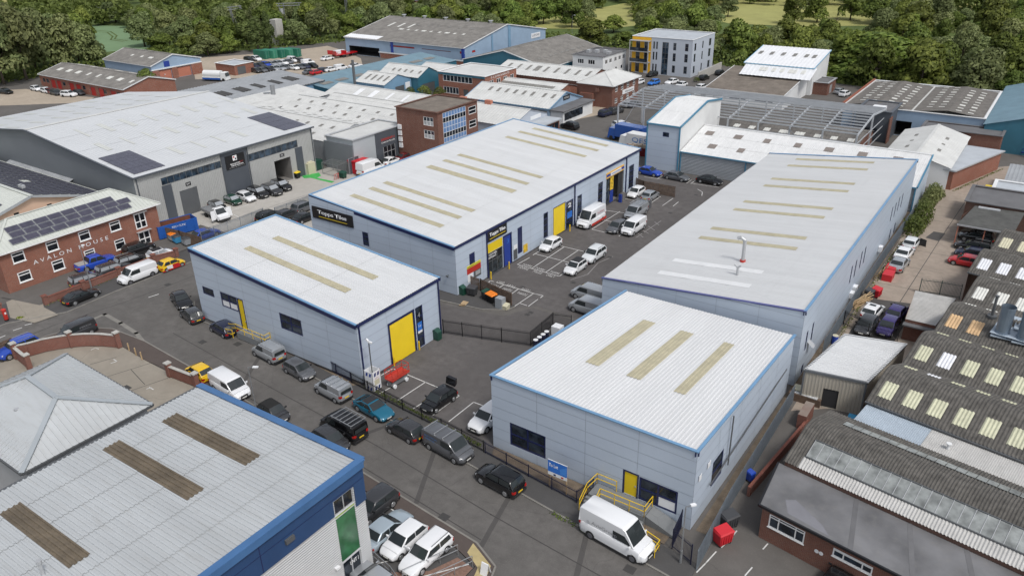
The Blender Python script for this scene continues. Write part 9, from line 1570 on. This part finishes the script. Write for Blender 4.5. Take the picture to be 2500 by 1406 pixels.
# the rest of the far wood reads as one mass
FARW = [(-31,371),(-97,361),(-254,274),(-13,374),(-59,369),(-336,165),(-305,217),(-336,168),(-49,372),(-246,285),(-219,306),(-63,371),(-208,314),(-266,267),(-351,140),(-238,294),(-146,350),(-282,254),(-349,151),(-28,379),(-279,259),(-297,238),(-229,304),(-155,348),(-303,231),(-163,345),(-292,245),(-203,324),(-341,171),(-38,380),(-21,382),(-193,331),(-322,207),(-216,317),(-238,301),(-55,381),(-199,330),(-358,143),(-248,295),(-259,286),(-206,326),(-49,383),(-304,238),(-284,263),(-171,348),(-292,255),(-64,383),(-6,388),(-353,161),(-231,313),(-36,388),(-322,220),(-359,153),(-352,169),(-316,230),(-274,279),(-250,302),(-19,392),(-238,312),(-48,390),(-56,389),(-190,344),(-265,292),(-306,248),(-78,386),(-334,209),(-274,284),(-322,230),(-162,361),(-218,331),(-285,277),(-212,336),(-320,236),(-332,218),(-360,170),(-68,393),(-229,326),(-82,390),(-369,150),(-18,399),(-305,257),(-9,399),(-54,396),(-295,269),(-203,345),(-171,362),(-264,302),(-47,398),(-101,388),(-41,400),(-208,345),(-179,361),(-229,331),(-69,397),(-198,351),(-30,402),(-112,388),(-361,180),(-286,285),(-160,371),(-293,278),(-76,397),(-351,202),(-141,380),(-330,236),(-372,161),(-377,152),(-369,172),(-123,388),(-306,269),(-244,326),(-234,334),(-37,406),(-211,349),(-282,295),(-324,248),(-303,274),(-312,263),(-31,408),(-198,358),(-363,189),(-264,314),(-225,343),(-173,372),(-177,370),(-87,401),(-140,386),(-153,381),(-47,408),(-20,411),(-340,231),(-378,162),(-361,196),(-96,400),(-68,407),(-301,282),(-56,409),(-133,390),(-321,260),(-160,381),(-279,305),(-188,368),(-352,217),(-106,400),(-114,399),(-374,181),(-245,335),(-293,295),(-284,304),(-170,380),(-372,187),(-85,408),(-74,411),(-321,268),(-238,344),(-359,215),(-274,316),(-267,322),(-103,407),(-211,363),(-126,401),(-314,278),(-342,244),(-151,392),(-244,343),(-92,411),(-392,153),(-132,400),(-256,335),(-75,415),(-197,374),(-320,277),(-183,381),(-146,397),(-208,369),(-161,392),(-169,389),(-335,259),(-87,416),(-265,332),(-379,193),(-295,306),(-20,425),(-151,398),(-339,258),(-222,364),(-287,315),(-67,421),(-95,417),(-258,341),(-7,427),(-335,265),(-239,355),(-248,349),(-196,380),(-132,407),(-399,155),(-389,180),(-381,198),(-363,230),(-399,159),(-139,407),(-293,314),(-35,429),(-324,283),(-107,417),(-114,415),(-188,387),(-236,361),(-180,392),(-162,399),(-172,396),(-355,247),(-343,263),(-55,429),(-287,324),(-275,336),(-244,361),(-122,418),(-268,343),(-212,380),(-133,415),(-315,301),(-372,228),(-229,371),(-253,355),(-150,410),(-22,436),(-274,340),(-200,388),(-406,161),(-93,427),(-301,317),(-405,168),(-38,437),(-8,439),(-399,183),(-386,210),(-324,297),(-256,358),(-219,382),(-164,408),(-182,401),(-312,311),(-171,406),(-114,425),(-27,440),(-187,399),(-286,336),(-76,434),(-240,370),(-139,419),(-398,193),(-387,217),(-22,443),(-125,426),(-355,268),(-63,440),(-38,444),(-335,294),(-398,202),(-29,445),(-276,351),(-417,160),(-264,361),(-101,436),(-198,402),(-314,320),(-97,437),(-179,411),(-46,446),(-398,208),(-368,256),(-373,249),(-221,391),(-114,435),(-353,278),(-134,429),(-174,415),(-65,445),(-302,334),(-358,272),(-258,369),(-332,304),(-286,348),(-162,421),(-125,434),(-416,177),(-193,408),(-276,358),(-59,448),(-211,400),(-343,295),(-410,192),(-199,407),(-351,287),(-230,391),(-291,348),(-220,397),(-410,196),(-250,380),(-368,269),(-160,426),(-22,455),(-84,448),(-235,391),(-207,407),(-358,284),(-10,456),(-264,373),(-25,456),(-416,189),(-335,311),(-55,454),(-426,168),(-350,295),(-47,456),(-92,449),(-326,323),(-106,447),(-314,336),(-343,307),(-406,217),(-244,391),(-273,371),(-190,420),(-197,417),(-285,363),(-307,345),(-417,197),(-122,446),(-206,415),(-162,434),(-311,343),(-231,402),(-66,459),(-133,444),(-406,226),(-181,428),(-82,458),(-268,380),(-415,210),(-50,463),(-334,325),(-241,399),(-35,465),(-352,306),(-360,297),(-294,363),(-229,407),(-379,273),(-215,415),(-168,437),(-246,398),(-322,340),(-275,379),(-116,454),(-20,468),(-27,468),(-427,193),(-11,469),(-435,177),(-349,314),(-258,393),(-67,465),(-107,458),(-202,425),(-155,444),(-334,333),(-342,324),(-77,465),(-83,464),(-358,307),(-239,408),(-36,472),(-255,399),(-123,457),(-370,295),(-102,463),(-182,438),(-296,371),(-426,211),(-285,380),(-92,466),(-323,350),(-215,425),(-229,418),(-350,323),(-159,449),(-114,463),(-383,285),(-191,438),(-169,447),(-59,474),(-248,408),(-10,478),(-417,235),(-21,478),(-434,202),(-26,478),(-345,332),(-364,312),(-276,392),(-268,398),(-302,373),(-77,474),(-88,473),(-335,344),(-226,425),(-428,219),(-340,341),(-95,472),(-379,298),(-301,377),(-334,349),(-124,466),(-68,478),(-277,396),(-238,421),(-323,359),(-448,183),(-399,273),(-437,206),(-104,473),(-371,311),(-250,415),(-361,323),(-377,305),(-18,485),(-287,392),(-66,482),(-31,486),(-454,177),(-298,386),(-54,485),(-76,483),(-264,412),(-35,488),(-47,487),(-368,323),(-352,340),(-344,348),(-411,267),(-392,295),(-329,364),(-430,239),(-446,208),(-288,400),(-402,285),(-301,390),(-415,266),(-454,192),(-421,256),(-316,379),(-378,316),(-429,244),(-17,494),(-438,231),(-331,369),(-359,342),(-50,494),(-367,334),(-343,359),(-436,239),(-464,179),(-448,218),(-30,497),(-398,301),(-388,313),(-353,352),(-316,387),(-379,326),(-443,231),(-435,246),(-352,359),(-18,503),(-29,503),(-364,349),(-434,257),(-467,191),(-411,293),(-446,238),(-335,381),(-459,215),(-410,301),(-341,379),(-399,316),(-447,244),(-387,332),(-415,298),(-351,371),(-477,184),(-457,229),(-478,187),(-399,323),(-368,358),(-410,312),(-358,371),(-416,306),(-468,218),(-389,340),(-463,231),(-478,200),(-484,187),(-405,325),(-377,359),(-465,237),(-420,312),(-396,342),(-453,263),(-427,303),(-486,198),(-472,229),(-389,352),(-409,334),(-390,358),(-427,312),(-491,198),(-467,250),(-399,349),(-415,332),(-408,341),(-462,264),(-469,255),(-424,324),(-440,306),(-485,229),(-475,250),(-416,340),(-501,199),(-448,302),(-437,317),(-486,239),(-435,326),(-459,293),(-475,268),(-420,349),(-425,343),(-507,206),(-484,255),(-448,314),(-501,226),(-476,275),(-444,324),(-495,239),(-439,333),(-465,296),(-434,341),(-496,248),(-492,257),(-459,313),(-511,219),(-466,305),(-504,238),(-458,320),(-511,228),(-503,247),(-478,292),(-519,210),(-455,331),(-519,218),(-475,304),(-492,275),(-500,260),(-486,287),(-497,267),(-515,236),(-502,266),(-468,323),(-525,225),(-478,313),(-501,275),(-483,305),(-516,246),(-475,321),(-512,263),(-515,257),(-524,239),(-534,219),(-507,282),(-493,306),(-525,248),(-501,296),(-523,256),(-540,217),(-521,264),(-492,316),(-532,255),(-523,274),(-516,287),(-551,219),(-511,302),(-534,267),(-522,293),(-545,248),(-542,256),(-513,310),(-529,283),(-535,274),(-559,222),(-542,263),(-531,292),(-563,225),(-540,278),(-550,260),(-561,237),(-551,268),(-548,276),(-570,229),(-538,296),(-544,288)]
acc = []
base = [leaf_cloud('r', 560, 1, 90+k) for k in range(5)]
for i, (x, y) in enumerate(FARW):
    h = 7+(i*37 % 61)/10; w = h*(.5+(i*17 % 13)/100); c, t, b, _ = base[i % 5]; a = (i*1.7) % 6.28; rot = np.array([[math.cos(a), -math.sin(a), 0], [math.sin(a), math.cos(a), 0], [0, 0, 1]]); c = (c*np.array([w, w, h]))@rot.T+np.array([x, y, 0]); t = t*.75; b = b*.6; acc.append(np.stack([c-t-b*.3, c-b, c+t+b*.3, c+b], 1))
if acc:
    o = bpy.data.objects.new('far_woodland', quads_mesh('far_woodland', np.concatenate(acc), LEAF('leaf_far', (.10, .135, .032), (.26, .32, .09)))); COL.objects.link(o); tag(o, 'distant mixed woodland merging into one green mass below the horizon', 'woodland', kind='stuff')
# undergrowth along the wood edge and hedges
def scrub(name, label, cat, pts, wid, h, n, leaf=.28, mat='s', kind=None):
    """hedge of leaf clumps following pts"""
    g = np.random.default_rng(len(label)); P = np.array([[p[0], p[1], 0] for p in pts], float); seg = g.integers(0, len(P)-1, n); f = g.uniform(0, 1, n)[:, None]; c = P[seg]*(1-f)+P[seg+1]*f; d = g.normal(size=(n, 3)); d /= np.linalg.norm(d, axis=1)[:, None]; d[:, 2] = abs(d[:, 2]); hv = h*(.7+.3*np.sin(c[:, 0]*.9+c[:, 1]*.7)); r = g.uniform(.75, 1.05, n); c[:, 0] += d[:, 0]*wid*r; c[:, 1] += d[:, 1]*wid*r; c[:, 2] += d[:, 2]*hv*r
    nn = d+g.normal(size=(n, 3))*.6; t = np.cross(nn, g.normal(size=(n, 3))); t /= np.linalg.norm(t, axis=1)[:, None]; b = np.cross(nn/np.linalg.norm(nn, axis=1)[:, None], t); s = leaf*g.uniform(.6, 1.3, n)[:, None]; t *= s; b *= s*.75
    og = P.mean(0); o = bpy.data.objects.new(name, quads_mesh(name, np.stack([c-t-b*.3, c-b, c+t+b*.3, c+b], 1)-og, m_leaf[mat])); o.location = tuple(og); COL.objects.link(o); return tag(o, label, cat, kind=kind)
scrub('hedge', 'overgrown green bushes along the alley fence', 'hedge', [(-13.6, 118.5), (-13.4, 124), (-13.2, 128)], 1.5, 3.4, 2200, .17); scrub('hedge', 'pale green bushes in the gap by the silver flat roof', 'hedge', [(-13.9, 131), (-13.6, 136), (-13.2, 140.5)], 1.3, 3.2, 1900, .17, 'w')
scrub('undergrowth', 'scrubby undergrowth at the foot of the woods', 'undergrowth', [(-268, 90), (-262, 120), (-252, 168), (-216, 238), (-161, 252), (-119, 249), (-84, 236), (-60, 228), (-20, 222), (0, 217), (20, 200)], 5.0, 4.0, 9000, .5, 's', 'stuff')
for lab, pts, n in (('weeds along the foot of the office brick wall', [(-98.9, 38), (-99, 45), (-99, 53)], 260), ('weeds behind the black street railing', [(-52, 46.7), (-44, 46), (-36, 45.3)], 800), ('weeds along the alley fence', [(-14.2, 80), (-14.2, 96), (-14, 116)], 700), ('weeds along the silver roofed building', [(-11.4, 143), (-8.6, 152), (-6, 160.5)], 400), ('weeds at the kerb of the front unit pavement', [(-26, 41.5), (-23.6, 41.2), (-19, 40.8)], 160)): scrub('weeds', lab, 'weeds', pts, .28, .35, n, .09, 's', 'stuff')
scrub('flower_tuft', 'tuft of yellow-green weeds beside the post box', 'plant', [(-98.4, 34.2), (-98.2, 34.8)], .35, .6, 90, .1, 'y')
bpy.context.view_layer.update()
